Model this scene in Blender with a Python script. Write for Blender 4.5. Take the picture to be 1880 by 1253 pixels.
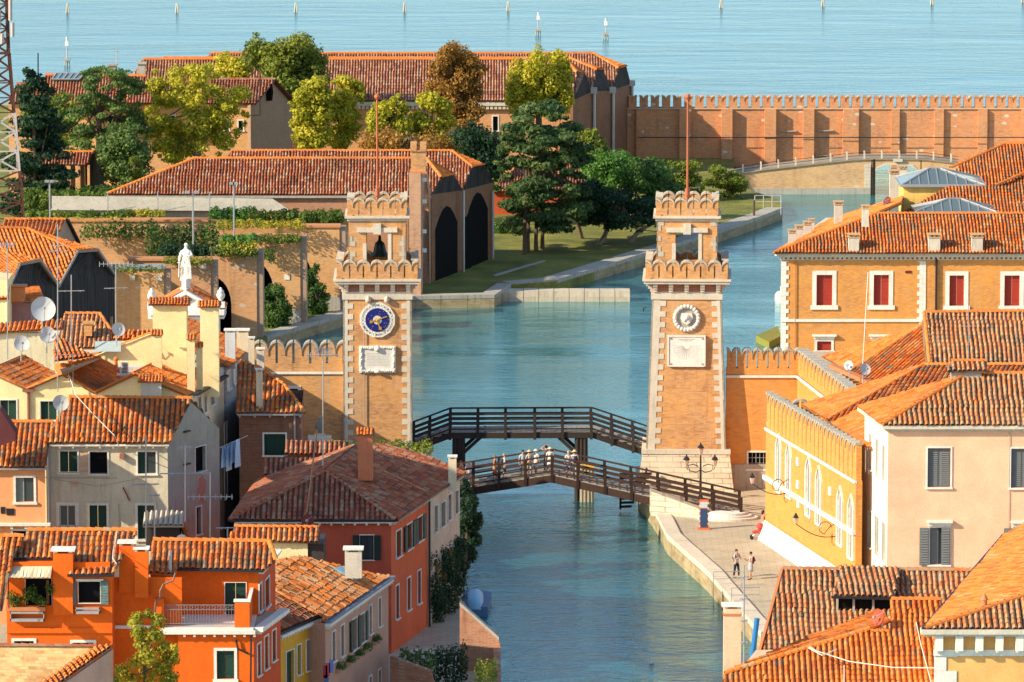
import bpy, bmesh, math, random
import numpy as np
from mathutils import Vector, Matrix
for o in list(bpy.data.objects): bpy.data.objects.remove(o)
SC = bpy.context.scene
COL = SC.collection
random.seed(7)
rng = np.random.default_rng(7)
R = math.radians
# ------------------------------------------------------------ camera
FP, CAMH = 10444.0, 66.0
TH = math.atan(1498.5 / FP)
cd = bpy.data.cameras.new('camera'); cam = bpy.data.objects.new('camera', cd); COL.objects.link(cam)
cam.location = (0, 0, CAMH); cam.rotation_euler = (math.pi / 2 - TH, 0, 0)
cd.sensor_width = 36; cd.lens = 36 * FP / 1880; cd.clip_start = 1; cd.clip_end = 30000
SC.camera = cam
# ------------------------------------------------------------ light
SUN = Vector((0.80, 0.37, -0.48)).normalized()
EL = math.asin(-SUN.z)
sl = bpy.data.lights.new('sun', 'SUN'); sl.energy = 4.8; sl.angle = R(0.5); sl.color = (1, 0.86, 0.63)
so = bpy.data.objects.new('sun', sl); COL.objects.link(so)
so.rotation_euler = SUN.to_track_quat('-Z', 'Y').to_euler()
w = bpy.data.worlds.new('World'); SC.world = w; w.use_nodes = True
nt = w.node_tree; bg = nt.nodes['Background']
sky = nt.nodes.new('ShaderNodeTexSky'); sky.sky_type = 'NISHITA'; sky.sun_disc = False
sky.sun_elevation = EL; sky.sun_rotation = math.atan2(-SUN.x, -SUN.y)
sky.air_density = 1.0; sky.dust_density = 0.5; sky.ozone_density = 1.0
nt.links.new(sky.outputs[0], bg.inputs[0]); bg.inputs[1].default_value = 0.145
SC.view_settings.view_transform = 'Standard'; SC.view_settings.look = 'None'
SC.view_settings.exposure = 0.72; SC.view_settings.gamma = 1
SC.render.engine = 'CYCLES'
# ------------------------------------------------------------ photo pixel -> world
CT, ST = math.cos(TH), math.sin(TH)
def ray(px, py):
    u = (px - 940) / FP; v = (py - 626.5) / FP
    return Vector((u, CT - v * ST, -ST - v * CT))
EYE = Vector((0, 0, CAMH))
def PY(px, py, Y): d = ray(px, py); return EYE + d * (Y / d.y)
def PZ(px, py, z): d = ray(px, py); return EYE + d * ((z - CAMH) / d.z)
def XY(px, py, z=1.2): p = PZ(px, py, z); return Vector((p.x, p.y))
def AX(px, Y): return Vector(((px - 940) / FP * Y / (CT), Y))     # approx x for a column of pixels at depth Y
def plane(a, b, c):
    n = (b - a).cross(c - a).normalized()
    if n.z < 0: n = -n
    return (a, n)
def splane(a, b, m):
    """plane through eave line a-b rising away from the camera side with slope m (m<0: falls)"""
    e = Vector((b.x - a.x, b.y - a.y, 0)).normalized(); q = Vector((-e.y, e.x, 0))
    return plane(a, b, a + q + Vector((0, 0, m)))
def onp(px, py, pl): d = ray(px, py); t = (pl[0] - EYE).dot(pl[1]) / d.dot(pl[1]); return EYE + d * t
# ------------------------------------------------------------ materials
MATS = {}
def nmat(name):
    m = bpy.data.materials.new(name); m.use_nodes = True; t = m.node_tree
    b = t.nodes['Principled BSDF']; b.inputs['Roughness'].default_value = 0.85
    b.inputs['Specular IOR Level'].default_value = 0.25
    MATS[name] = m
    return m, t, b
def nd(t, ty, **k):
    n = t.nodes.new(ty)
    for a, v in k.items():
        if a.startswith('i_'): n.inputs[int(a[2:])].default_value = v
        else: setattr(n, a, v)
    return n
def wpos(t, sc=(1, 1, 1)):
    g = nd(t, 'ShaderNodeNewGeometry'); m = nd(t, 'ShaderNodeMapping'); m.inputs['Scale'].default_value = sc
    t.links.new(g.outputs['Position'], m.inputs[0]); return m.outputs[0]
def noise(t, sc, vec=None, det=4, rough=.6):
    n = nd(t, 'ShaderNodeTexNoise'); n.inputs['Scale'].default_value = sc; n.inputs['Detail'].default_value = det
    n.inputs['Roughness'].default_value = rough
    if vec: t.links.new(vec, n.inputs['Vector'])
    return n.outputs['Fac']
def ramp(t, fac, stops, interp='LINEAR'):
    r = nd(t, 'ShaderNodeValToRGB'); cr = r.color_ramp; cr.interpolation = interp
    while len(cr.elements) < len(stops): cr.elements.new(0.5)
    for e, (p, c) in zip(cr.elements, stops):
        e.position = p; e.color = (*c, 1) if len(c) == 3 else c
    t.links.new(fac, r.inputs[0]); return r.outputs[0]
def mixc(t, f, a, b, mode='MIX'):
    m = nd(t, 'ShaderNodeMix', data_type='RGBA', blend_type=mode)
    for s, v in ((0, f), (6, a), (7, b)):
        if isinstance(v, (int, float)): m.inputs[s].default_value = v
        elif isinstance(v, tuple): m.inputs[s].default_value = (*v, 1)
        else: t.links.new(v, m.inputs[s])
    return m.outputs[2]
def math_(t, op, a, b=0.0):
    m = nd(t, 'ShaderNodeMath', operation=op)
    for i, v in enumerate((a, b)):
        if isinstance(v, (int, float)): m.inputs[i].default_value = v
        else: t.links.new(v, m.inputs[i])
    return m.outputs[0]
def bump(t, b, h, s=.3, d=.05):
    n = nd(t, 'ShaderNodeBump'); n.inputs['Strength'].default_value = s; n.inputs['Distance'].default_value = d
    t.links.new(h, n.inputs['Height']); t.links.new(n.outputs[0], b.inputs['Normal'])
def mix3(a, b): return tuple((x + y) / 2 for x, y in zip(a, b))
def sc3(c, k): return tuple(min(1, x * k) for x in c)
def plain(name, c, rough=.6, metal=0.0, var=.25):
    if name in MATS: return MATS[name]
    m, t, b = nmat(name); n = noise(t, 6, wpos(t))
    col = mixc(t, n, sc3(c, 1 - var), sc3(c, 1 + var)); t.links.new(col, b.inputs['Base Color'])
    b.inputs['Roughness'].default_value = rough; b.inputs['Metallic'].default_value = metal
    return m
def plaster(name, c, stain=None, amt=.5, patch=None):
    """painted render: blotches, vertical streaks, optional bare patches"""
    if name in MATS: return MATS[name]
    m, t, b = nmat(name)
    n1 = noise(t, .55, wpos(t), 5, .65); n2 = noise(t, 2.2, wpos(t, (2.2, 2.2, .25)), 4); n3 = noise(t, 9, wpos(t), 3)
    st = stain or sc3(c, .5)
    col = mixc(t, ramp(t, n1, [(.3, (0, 0, 0)), (.75, (1, 1, 1))]), sc3(c, .80), sc3(c, 1.15))
    col = mixc(t, math_(t, 'MULTIPLY', ramp(t, n2, [(.5, (0, 0, 0)), (.72, (1, 1, 1))]), amt), col, st)
    col = mixc(t, .22, col, ramp(t, n3, [(.3, sc3(c, .5)), (.7, sc3(c, 1.3))]))
    n5 = noise(t, 1.1, wpos(t, (1, 1, .7)), 7, .75)
    col = mixc(t, ramp(t, n5, [(.58, (0, 0, 0)), (.66, (amt * .6,) * 3)]), col, mix3(c, st))
    if patch:
        n4 = noise(t, .42, wpos(t), 6, .7)
        col = mixc(t, ramp(t, n4, [(.60, (0, 0, 0)), (.62, (1, 1, 1))]), col, patch)
    t.links.new(col, b.inputs['Base Color']); bump(t, b, n3, .25, .03)
    return m
def brick(name, c, c2=None, mort=(.42, .33, .24), pale=.15, bw=.30, rh=.095, dirt=.35, white=0.0):
    if name in MATS: return MATS[name]
    m, t, b = nmat(name)
    g = nd(t, 'ShaderNodeNewGeometry'); s = nd(t, 'ShaderNodeSeparateXYZ'); t.links.new(g.outputs['Position'], s.inputs[0])
    cb = nd(t, 'ShaderNodeCombineXYZ')
    t.links.new(math_(t, 'ADD', math_(t, 'MULTIPLY', s.outputs[0], .98), math_(t, 'MULTIPLY', s.outputs[1], 1.03)), cb.inputs[0])
    wob = math_(t, 'MULTIPLY', noise(t, 1.5, g.outputs['Position'], 2), .06)
    t.links.new(math_(t, 'ADD', s.outputs[2], wob), cb.inputs[1])
    br = nd(t, 'ShaderNodeTexBrick'); t.links.new(cb.outputs[0], br.inputs[0])
    br.inputs['Scale'].default_value = 1; br.inputs['Brick Width'].default_value = bw; br.inputs['Row Height'].default_value = rh
    br.inputs['Mortar Size'].default_value = .012; br.inputs['Mortar Smooth'].default_value = .3; br.inputs['Bias'].default_value = 0
    c2 = c2 or sc3(c, .55)
    br.inputs['Color1'].default_value = (*sc3(c, 1.15), 1); br.inputs['Color2'].default_value = (*c2, 1); br.inputs['Mortar'].default_value = (*mort, 1)
    n1 = noise(t, .35, wpos(t), 6, .7); n2 = noise(t, 1.4, wpos(t, (1, 1, 2.4)), 5, .7); n3 = noise(t, .9, wpos(t, (1, 1, .3)), 4)
    col = mixc(t, ramp(t, n1, [(.35, (0, 0, 0)), (.7, (.8, .8, .8))]), br.outputs[0], sc3(c, 1.3))
    col = mixc(t, math_(t, 'MULTIPLY', ramp(t, n2, [(.52, (0, 0, 0)), (.68, (1, 1, 1))]), dirt), col, sc3(c2, .8))
    col = mixc(t, math_(t, 'MULTIPLY', ramp(t, n3, [(.55, (0, 0, 0)), (.7, (1, 1, 1))]), pale), col, mort)
    n5 = noise(t, 1.0, wpos(t, (1.5, 1.5, .14)), 5, .65)
    col = mixc(t, math_(t, 'MULTIPLY', ramp(t, n5, [(.56, (0, 0, 0)), (.72, (1, 1, 1))]), dirt), col, sc3(c2, .6))
    if white:
        v = nd(t, 'ShaderNodeTexVoronoi'); v.inputs['Scale'].default_value = .55; t.links.new(wpos(t, (1, 1, 1.8)), v.inputs['Vector'])
        col = mixc(t, math_(t, 'MULTIPLY', ramp(t, v.outputs['Distance'], [(.14, (1, 1, 1)), (.16, (0, 0, 0))]), white), col, (.6, .54, .46))
    t.links.new(col, b.inputs['Base Color']); bump(t, b, br.outputs['Fac'], -.5, .03)
    return m
def tile_mat(name, stops, far=False):
    if name in MATS: return MATS[name]
    m, t, b = nmat(name); b.inputs['Roughness'].default_value = .8
    uv = nd(t, 'ShaderNodeUVMap'); uv.uv_map = 'UVMap'
    s = nd(t, 'ShaderNodeSeparateXYZ'); t.links.new(uv.outputs[0], s.inputs[0])
    n = noise(t, .5, wpos(t), 4, .7)
    f = math_(t, 'ADD', math_(t, 'MULTIPLY', s.outputs[0], .66), math_(t, 'MULTIPLY', math_(t, 'SUBTRACT', n, .5), 1.0)); f = math_(t, 'ADD', f, .24)
    col = ramp(t, f, stops)
    n2 = noise(t, 7, wpos(t), 4, .7); n3 = noise(t, .22, wpos(t), 4, .6)
    col = mixc(t, ramp(t, n3, [(.54, (0, 0, 0)), (.74, (.35, .35, .35))]), col, (.19, .10, .055))
    col = mixc(t, ramp(t, n2, [(.52, (0, 0, 0)), (.8, (.45, .45, .45))]), col, (.055, .045, .035))
    col = mixc(t, math_(t, 'MULTIPLY', s.outputs[1], .22), col, (.58, .33, .15))
    t.links.new(col, b.inputs['Base Color'])
    return m
OR1, OR2, OR3 = (.60, .140, .016), (.46, .092, .015), (.64, .19, .03)
DK, GR, CR = (.12, .055, .03), (.26, .18, .11), (.47, .30, .15)
TM = tile_mat('roof_tile_mixed', [(.0, DK), (.12, (.16, .08, .045)), (.25, GR), (.36, (.34, .11, .04)), (.5, OR2), (.68, OR1), (.82, OR3), (1, CR)])
TO = tile_mat('roof_tile_orange', [(.0, (.30, .09, .03)), (.14, GR), (.24, OR2), (.4, OR1), (.75, (.72, .22, .04)), (.9, OR3), (1, CR)])
TW = tile_mat('roof_tile_weathered', [(.0, DK), (.14, (.13, .09, .06)), (.26, (.30, .21, .13)), (.42, (.45, .15, .05)), (.56, CR), (.68, OR1), (.8, (.40, .28, .17)), (.9, OR2), (1, CR)])
TD = tile_mat('roof_tile_old_red', [(.0, DK), (.2, (.15, .06, .04)), (.45, (.28, .075, .04)), (.7, (.36, .09, .04)), (.85, (.30, .2, .14)), (1, (.5, .17, .06))])
TF = tile_mat('roof_tile_far', [(.0, DK), (.2, (.17, .07, .045)), (.4, (.30, .11, .065)), (.6, (.38, .14, .075)), (.8, (.42, .26, .18)), (1, (.46, .19, .09))])
TS = tile_mat('roof_tile_shed', [(.0, DK), (.15, (.12, .05, .035)), (.35, (.27, .075, .035)), (.55, (.40, .11, .045)), (.72, (.30, .12, .07)), (.85, (.44, .30, .2)), (1, (.50, .17, .06))])
STONE = plaster('istrian_stone', (.60, .53, .42), (.34, .31, .26), .55)
STONE_W = plaster('stone_weathered', (.50, .43, .33), (.24, .20, .15), .7)
STONE_D = plaster('stone_grey', (.40, .37, .31), (.16, .15, .13), .7)
WHITE = plaster('white_trim', (.74, .70, .62), (.42, .38, .32), .35)
BRK = brick('brick_tower', (.52, .26, .085), (.36, .145, .05), dirt=.5, pale=.35)
BRK_O = brick('brick_ochre', (.54, .235, .05), (.44, .155, .03), mort=(.5, .33, .17), dirt=.25)
BRK_Y = brick('brick_yellow', (.57, .235, .05), (.46, .165, .035), mort=(.54, .33, .14), dirt=.25, pale=.3)
BRK_R = brick('brick_red_wall', (.54, .225, .09), (.40, .13, .055), mort=(.50, .36, .22), dirt=.4, pale=.3, white=.8)
BRK_D = brick('brick_shaded', (.19, .08, .045), (.12, .05, .03), mort=(.25, .2, .15), dirt=.5)  # brick darkened so the alley's shade is in its colour
DARKWOOD = plain('dark_timber', (.022, .017, .015), .8)
BLACK = plain('dark_interior', (.008, .008, .009), .9); BLACK.node_tree.nodes['Principled BSDF'].inputs['Specular IOR Level'].default_value = .05
IRON = plain('dark_iron', (.035, .035, .04), .5, .5)
STEEL = plain('grey_metal', (.42, .43, .44), .45, .6)
GREENP = plain('dark_green_shutter', (.012, .045, .032), .6)
REDP = plain('red_shutter', (.33, .035, .02), .6)
GREYP = plain('grey_shutter', (.15, .155, .155), .7)
def glassm(name, c=(.03, .05, .06)):
    m, t, b = nmat(name); b.inputs['Base Color'].default_value = (*c, 1); b.inputs['Roughness'].default_value = .12
    b.inputs['Specular IOR Level'].default_value = .6; return m
GLASS = glassm('window_glass')
# ------------------------------------------------------------ object helpers
def link(o, parent=None):
    COL.objects.link(o)
    if parent is not None: o.parent = parent
    return o
def tag(o, label=None, cat=None, group=None, kind=None):
    if label: o['label'] = label
    if cat: o['category'] = cat
    if group: o['group'] = group
    if kind: o['kind'] = kind
    return o
def thing(name, label, cat, loc=(0, 0, 0), rz=0, group=None):
    o = bpy.data.objects.new(name, None); o.empty_display_size = .5
    o.location = loc; o.rotation_euler = (0, 0, rz); COL.objects.link(o)
    return tag(o, label, cat, group)
def wm(o):
    m = o.matrix_basis.copy(); p = o.parent
    while p is not None: m = p.matrix_basis @ m; p = p.parent
    return m
class MB:
    def __init__(s): s.v = []; s.f = []; s.uv = None; s.np = []
    def add(s, vs, fs):
        k = len(s.v); s.v.extend([tuple(v) for v in vs]); s.f.extend([tuple(i + k for i in f) for f in fs]); return s
    def quad(s, a, b, c, d): return s.add([a, b, c, d], [(0, 1, 2, 3)])
    def box(s, c, h, rz=0, taper=1.0):
        c = Vector(c); M = Matrix.Rotation(rz, 3, 'Z'); vs = []
        for z, k in ((-1, 1.0), (1, taper)):
            for x, y in ((-1, -1), (1, -1), (1, 1), (-1, 1)): vs.append(c + M @ Vector((x * h[0] * k, y * h[1] * k, z * h[2])))
        return s.add(vs, [(3, 2, 1, 0), (4, 5, 6, 7), (0, 1, 5, 4), (1, 2, 6, 5), (2, 3, 7, 6), (3, 0, 4, 7)])
    def bx(s, x0, x1, y0, y1, z0, z1): return s.box(((x0 + x1) / 2, (y0 + y1) / 2, (z0 + z1) / 2), (abs(x1 - x0) / 2, abs(y1 - y0) / 2, abs(z1 - z0) / 2))
    def bar(s, p, q, w, h=None, up=Vector((0, 0, 1))):
        p = Vector(p); q = Vector(q); d = (q - p).normalized(); h = h or w
        a = d.cross(up)
        if a.length < 1e-4: a = d.cross(Vector((0, 1, 0)))
        a.normalize(); b = a.cross(d)
        vs = [e + a * (sx * w / 2) + b * (sy * h / 2) for e in (p, q) for sx, sy in ((-1, -1), (1, -1), (1, 1), (-1, 1))]
        return s.add(vs, [(3, 2, 1, 0), (4, 5, 6, 7), (0, 1, 5, 4), (1, 2, 6, 5), (2, 3, 7, 6), (3, 0, 4, 7)])
    def tube(s, pts, r, n=6, r1=None, cap=True):
        pts = [Vector(p) for p in pts]; N = len(pts); k0 = len(s.v); rr = []
        for i, p in enumerate(pts):
            d = (pts[min(i + 1, N - 1)] - pts[max(i - 1, 0)]).normalized()
            a = d.cross(Vector((0, 0, 1)));
            if a.length < .05: a = d.cross(Vector((0, 1, 0)))
            a.normalize(); b = a.cross(d)
            q = r if not isinstance(r, (list, tuple)) else r[i]
            if r1 is not None: q = r + (r1 - r) * i / (N - 1)
            for j in range(n):
                t = 2 * math.pi * j / n; s.v.append(tuple(p + a * (math.cos(t) * q) + b * (math.sin(t) * q)))
        for i in range(N - 1):
            for j in range(n):
                s.f.append((k0 + i * n + j, k0 + i * n + (j + 1) % n, k0 + (i + 1) * n + (j + 1) % n, k0 + (i + 1) * n + j))
        if cap: s.f.append(tuple(k0 + j for j in range(n))[::-1]); s.f.append(tuple(k0 + (N - 1) * n + j for j in range(n)))
        return s
    def lathe(s, c, prof, n=12, sy=1.0):
        c = Vector(c); k0 = len(s.v)
        for r, z in prof:
            for j in range(n): t = 2 * math.pi * j / n; s.v.append((c.x + r * math.cos(t), c.y + r * sy * math.sin(t), c.z + z))
        for i in range(len(prof) - 1):
            for j in range(n): s.f.append((k0 + i * n + j, k0 + i * n + (j + 1) % n, k0 + (i + 1) * n + (j + 1) % n, k0 + (i + 1) * n + j))
        s.f.append(tuple(k0 + j for j in range(n))[::-1]); s.f.append(tuple(k0 + (len(prof) - 1) * n + j for j in range(n)))
        return s
    def prism(s, poly, ext):
        """3-D polygon extruded by vector ext"""
        n = len(poly); e = Vector(ext); a = [Vector(p) for p in poly]; b = [p + e for p in a]
        return s.add(a + b, [tuple(range(n))[::-1], tuple(range(n, 2 * n))] + [(i, (i + 1) % n, n + (i + 1) % n, n + i) for i in range(n)])
    def slab(s, poly, z0, z1):
        return s.prism([(p[0], p[1], z0) for p in poly], (0, 0, z1 - z0))
    def ball(s, c, r, n=8, m=6, sz=1.0):
        return s.lathe(c, [(max(.001, r * math.sin(math.pi * i / m)), -r * sz * math.cos(math.pi * i / m)) for i in range(m + 1)], n)
    def build(s, name, mat, parent=None, label=None, smooth=False, fix=False):
        me = bpy.data.meshes.new(name); me.from_pydata(s.v, [], s.f)
        if fix:
            bm = bmesh.new(); bm.from_mesh(me); bmesh.ops.recalc_face_normals(bm, faces=bm.faces); bm.to_mesh(me); bm.free()
        me.materials.append(mat); me.update()
        if smooth: me.polygons.foreach_set('use_smooth', [True] * len(me.polygons))
        o = bpy.data.objects.new(name, me); link(o, parent)
        if parent is not None:
            o.matrix_parent_inverse = Matrix() if getattr(s, 'local', False) else Matrix()
            if not getattr(s, 'local', False):
                inv = wm(parent).inverted(); me.transform(inv)
        if label: o['label'] = label
        return o
def LB():
    b = MB(); b.local = True; return b
def copy_tree(o, parent=None):
    c = o.copy(); COL.objects.link(c); c.parent = parent
    for ch in list(o.children): copy_tree(ch, c)
    return c
# ------------------------------------------------------------ facades
class Face:
    """vertical plane from ground point A (left as seen from outside) to B (right); n = outward"""
    def __init__(s, A, B):
        s.A = Vector((A[0], A[1])); s.B = Vector((B[0], B[1])); s.L = (s.B - s.A).length
        s.d = (s.B - s.A) / s.L; s.n = Vector((s.d.y, -s.d.x))
    def hit(s, px, py):
        d = ray(px, py); n = s.n; t = (s.A - Vector((0, 0))).dot(n) / (d.x * n.x + d.y * n.y)
        p = EYE + d * t; return ((Vector((p.x, p.y)) - s.A).dot(s.d), p.z)
    def pt(s, a, z, out=0.0): q = s.A + s.d * a + s.n * out; return Vector((q.x, q.y, z))
    def rect(s, x0, y0, x1, y1):
        xm, ym = (x0 + x1) / 2, (y0 + y1) / 2
        return (s.hit(x0, ym)[0], s.hit(x1, ym)[0], s.hit(xm, y1)[1], s.hit(xm, y0)[1])
    def boxf(s, mb, a0, a1, z0, z1, o0, o1):
        p = [s.pt(a, z, o) for o in (o1, o0) for a, z in ((a0, z0), (a1, z0), (a1, z1), (a0, z1))]
        return mb.add(p, [(0, 1, 2, 3), (7, 6, 5, 4), (0, 4, 5, 1), (1, 5, 6, 2), (2, 6, 7, 3), (3, 7, 4, 0)])
def wall(name, face, z0, z1, mat, parent, holes=(), top=None, depth=.22, label=None, a0=0, a1=None):
    """facade sheet with real rectangular openings and reveals; top: extra (a,z) points of a gable above z1"""
    a1 = face.L if a1 is None else a1
    xs = sorted({a0, a1, *[h[0] for h in holes], *[h[1] for h in holes]}); zs = sorted({z0, z1, *[h[2] for h in holes], *[h[3] for h in holes]})
    xs = [x for x in xs if a0 - 1e-6 <= x <= a1 + 1e-6]; zs = [z for z in zs if z0 - 1e-6 <= z <= z1 + 1e-6]
    m = MB()
    for i in range(len(xs) - 1):
        for j in range(len(zs) - 1):
            cx, cz = (xs[i] + xs[i + 1]) / 2, (zs[j] + zs[j + 1]) / 2
            if any(h[0] < cx < h[1] and h[2] < cz < h[3] for h in holes): continue
            m.quad(face.pt(xs[i], zs[j]), face.pt(xs[i + 1], zs[j]), face.pt(xs[i + 1], zs[j + 1]), face.pt(xs[i], zs[j + 1]))
    for h in holes:
        c = [(h[0], h[2]), (h[1], h[2]), (h[1], h[3]), (h[0], h[3])]
        for k in range(4):
            p, q = c[k], c[(k + 1) % 4]
            m.quad(face.pt(*p), face.pt(*p, -depth), face.pt(*q, -depth), face.pt(*q))
    if top:
        pts = [face.pt(a0, z1), face.pt(a1, z1)] + [face.pt(a, z) for a, z in top]
        m.add(pts, [tuple(range(len(pts)))])
    return m.build(name, mat, parent, label)
def window(face, r, parent, kind='shut', frame=.12, fm=None, depth=.2, sill=True, mat=None, name='window', label=None, lintel=False):
    """r = (a0,a1,z0,z1) opening. window (stone frame) > pane / shutter / sill"""
    a0, a1, z0, z1 = r; fm = fm or WHITE; f = frame; m = MB()
    for q in ((a0 - f, a0, z0, z1), (a1, a1 + f, z0, z1), (a0 - f, a1 + f, z1, z1 + f)): face.boxf(m, *q, -.02, .05)
    if lintel:
        face.boxf(m, a0 - f * 2, a1 + f * 2, z1 + f + .22, z1 + f + .36, -.02, .32)
        face.boxf(m, a0 - f * 1.3, a1 + f * 1.3, z1 + f, z1 + f + .22, -.02, .12)
    o = m.build(name, fm, parent, label)
    if sill:
        m = MB(); face.boxf(m, a0 - f * 1.4, a1 + f * 1.4, z0 - f, z0, -.02, .13); m.build('sill', fm, o)
    m = MB(); w = a1 - a0
    if kind in ('shut', 'louvre'):
        g = .02
        for x0, x1 in ((a0 + g, (a0 + a1) / 2 - g / 2), ((a0 + a1) / 2 + g / 2, a1 - g)):
            m2 = MB(); face.boxf(m2, x0, x1, z0 + g, z1 - g, -depth, -depth + .05)
            if kind == 'louvre':
                nn = max(6, int((z1 - z0) / .13))
                for k in range(nn):
                    zz = z0 + .08 + (z1 - z0 - .16) * k / nn
                    m2.add([face.pt(x0 + .07, zz, -depth + .10), face.pt(x1 - .07, zz, -depth + .10), face.pt(x1 - .07, zz + .09, -depth + .055), face.pt(x0 + .07, zz + .09, -depth + .055)], [(0, 1, 2, 3)])
            else:
                for zz in (z0 + (z1 - z0) * .2, z0 + (z1 - z0) * .8): face.boxf(m2, x0, x1, zz - .04, zz + .04, -depth + .05, -depth + .07)
            m2.build('shutter', mat or GREENP, o)
    else:
        face.boxf(m, a0, a1, z0, z1, -depth - .03, -depth)
        m.build('pane', GLASS if kind != 'dark' else BLACK, o)
        if kind in ('glass', 'open'):
            m = MB()
            for q in ((a0, a0 + .06, z0, z1), (a1 - .06, a1, z0, z1), ((a0 + a1) / 2 - .03, (a0 + a1) / 2 + .03, z0, z1), (a0, a1, z1 - .06, z1), (a0, a1, z0, z0 + .06)): face.boxf(m, *q, -depth, -depth + .05)
            m.build('casement', WHITE if kind == 'glass' else mat or GREENP, o)
        if kind == 'open' or kind == 'openl':
            for x0, x1 in ((a0 - w * .52, a0 - .02), (a1 + .02, a1 + w * .52)):
                m = MB(); face.boxf(m, x0, x1, z0, z1, .06, .11)
                nn = max(6, int((z1 - z0) / .13))
                for k in range(nn):
                    zz = z0 + .06 + (z1 - z0 - .12) * k / nn
                    m.add([face.pt(x0 + .06, zz, .15), face.pt(x1 - .06, zz, .15), face.pt(x1 - .06, zz + .07, .112), face.pt(x0 + .06, zz + .07, .112)], [(0, 1, 2, 3)])
                m.build('shutter', mat or GREENP, o)
        if kind == 'half':
            m = MB(); face.boxf(m, a0, a0 + w * .45, z0, z1, -depth + .01, -depth + .06); m.build('shutter', mat or GREENP, o)
    return o
def facade(name, face, z0, z1, mat, parent, wins=(), top=None, **kw):
    """wins: (x0,y0,x1,y1,kind[,dict]) photo rectangles of the openings"""
    rs = []
    for wn in wins:
        r = face.rect(*wn[:4]); r = (min(r[0], r[1]), max(r[0], r[1]), r[2], r[3])
        r = (max(r[0], .05), min(r[1], face.L - .05), max(r[2], z0 + .05), min(r[3], z1 - .02))
        if r[1] - r[0] < .05 or r[3] - r[2] < .05: continue
        rs.append((r, wn))
    o = wall(name, face, z0, z1, mat, parent, [r for r, _ in rs], top, **kw)
    for r, wn in rs: window(face, r, parent, wn[4], **(wn[5] if len(wn) > 5 else {}))
    return o
# ------------------------------------------------------------ roof tiles
PROF = np.array([(-.5, 0), (-.36, .62), (0, 1), (.36, .62), (.5, 0)])
def roof(poly, mat, parent, name='roof', pitch=.30, tl=.42, h=.11, thick=.10, cover=.83, under=None, jit=1.0, label=None):
    P = [Vector(p) for p in poly]
    n = Vector((0, 0, 0))
    for i in range(1, len(P) - 1): n += (P[i] - P[0]).cross(P[i + 1] - P[0])
    n.normalize()
    if n.z < 0: n = -n
    d = Vector((n.x * n.z, n.y * n.z, n.z * n.z - 1)).normalized(); a = n.cross(d).normalized(); o = P[0]
    q = np.array([((p - o).dot(a), (p - o).dot(d)) for p in P])
    A, D, N, O = (np.array(x) for x in (a, d, n, o))
    V = []; UV = []; nt_ = 0
    k0, k1 = int(math.floor(q[:, 0].min() / pitch)), int(math.ceil(q[:, 0].max() / pitch))
    wob = rng.normal(0, .012, 64) * jit
    for k in range(k0, k1 + 1):
        ac = (k + .5) * pitch; bs = []
        for i in range(len(q)):
            (x0, y0), (x1, y1) = q[i], q[(i + 1) % len(q)]
            if (x0 - ac) * (x1 - ac) < 0: bs.append(y0 + (y1 - y0) * (ac - x0) / (x1 - x0))
        if len(bs) < 2: continue
        b0, b1 = min(bs), max(bs)
        if b1 - b0 < .08: continue
        b = b1 + .06 + random.uniform(-.03, .03); hj = random.uniform(-.012, .012) * jit; drift = random.uniform(-.015, .015) * jit
        while b > b0:
            e = max(b0, b - tl - .06)
            jx = drift + random.uniform(-.012, .012) * jit + wob[int(b * 1.3) % 64]
            jh = hj + random.uniform(0, .014) * jit + .022 * math.sin(k * .17 + b * .8) + .015 * math.sin(k * .41 - b * 1.7)
            if random.random() < .012: jx += random.uniform(-.07, .07)
            for bb, wk, hk in ((b, cover, h + .028), (e, cover * .78, h)):
                X = ac + jx + PROF[:, 0] * pitch * wk; Z = PROF[:, 1] * hk + (.0 if wk == cover else -.01) + jh + .015
                V.append(O + np.outer(X, A) + bb * D + np.outer(Z, N))
            UV.append((random.random(), random.random() ** 2)); nt_ += 1
            b -= tl * random.uniform(.95, 1.05)
    base = np.array([O + x * A + y * D for x, y in q]); nb = len(P)
    verts = np.concatenate(V + [base, base - N * thick]) if V else np.concatenate([base, base - N * thick])
    faces = []
    for i in range(nt_):
        s = i * 10
        for j in range(4): faces.append((s + j, s + j + 1, s + 6 + j, s + 5 + j))
    s = nt_ * 10
    faces += [tuple(range(s, s + nb)), tuple(range(s + nb, s + 2 * nb))[::-1]]
    faces += [(s + i, s + (i + 1) % nb, s + nb + (i + 1) % nb, s + nb + i) for i in range(nb)]
    me = bpy.data.meshes.new(name); me.from_pydata(verts.tolist(), [], faces)
    uvl = me.uv_layers.new(name='UVMap'); arr = np.zeros((len(me.loops), 2), np.float32)
    if nt_: arr[:nt_ * 16] = np.repeat(np.array(UV, np.float32), 16, 0)
    arr[nt_ * 16:] = (-.1, 0)  # channels take the darkest tone: groove shade put into the colour
    uvl.data.foreach_set('uv', arr.ravel()); me.materials.append(mat)
    me.transform(wm(parent).inverted())
    bm = bmesh.new(); bm.from_mesh(me); bm.free()
    ob = bpy.data.objects.new(name, me); link(ob, parent)
    if label: ob['label'] = label
    return ob
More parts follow.
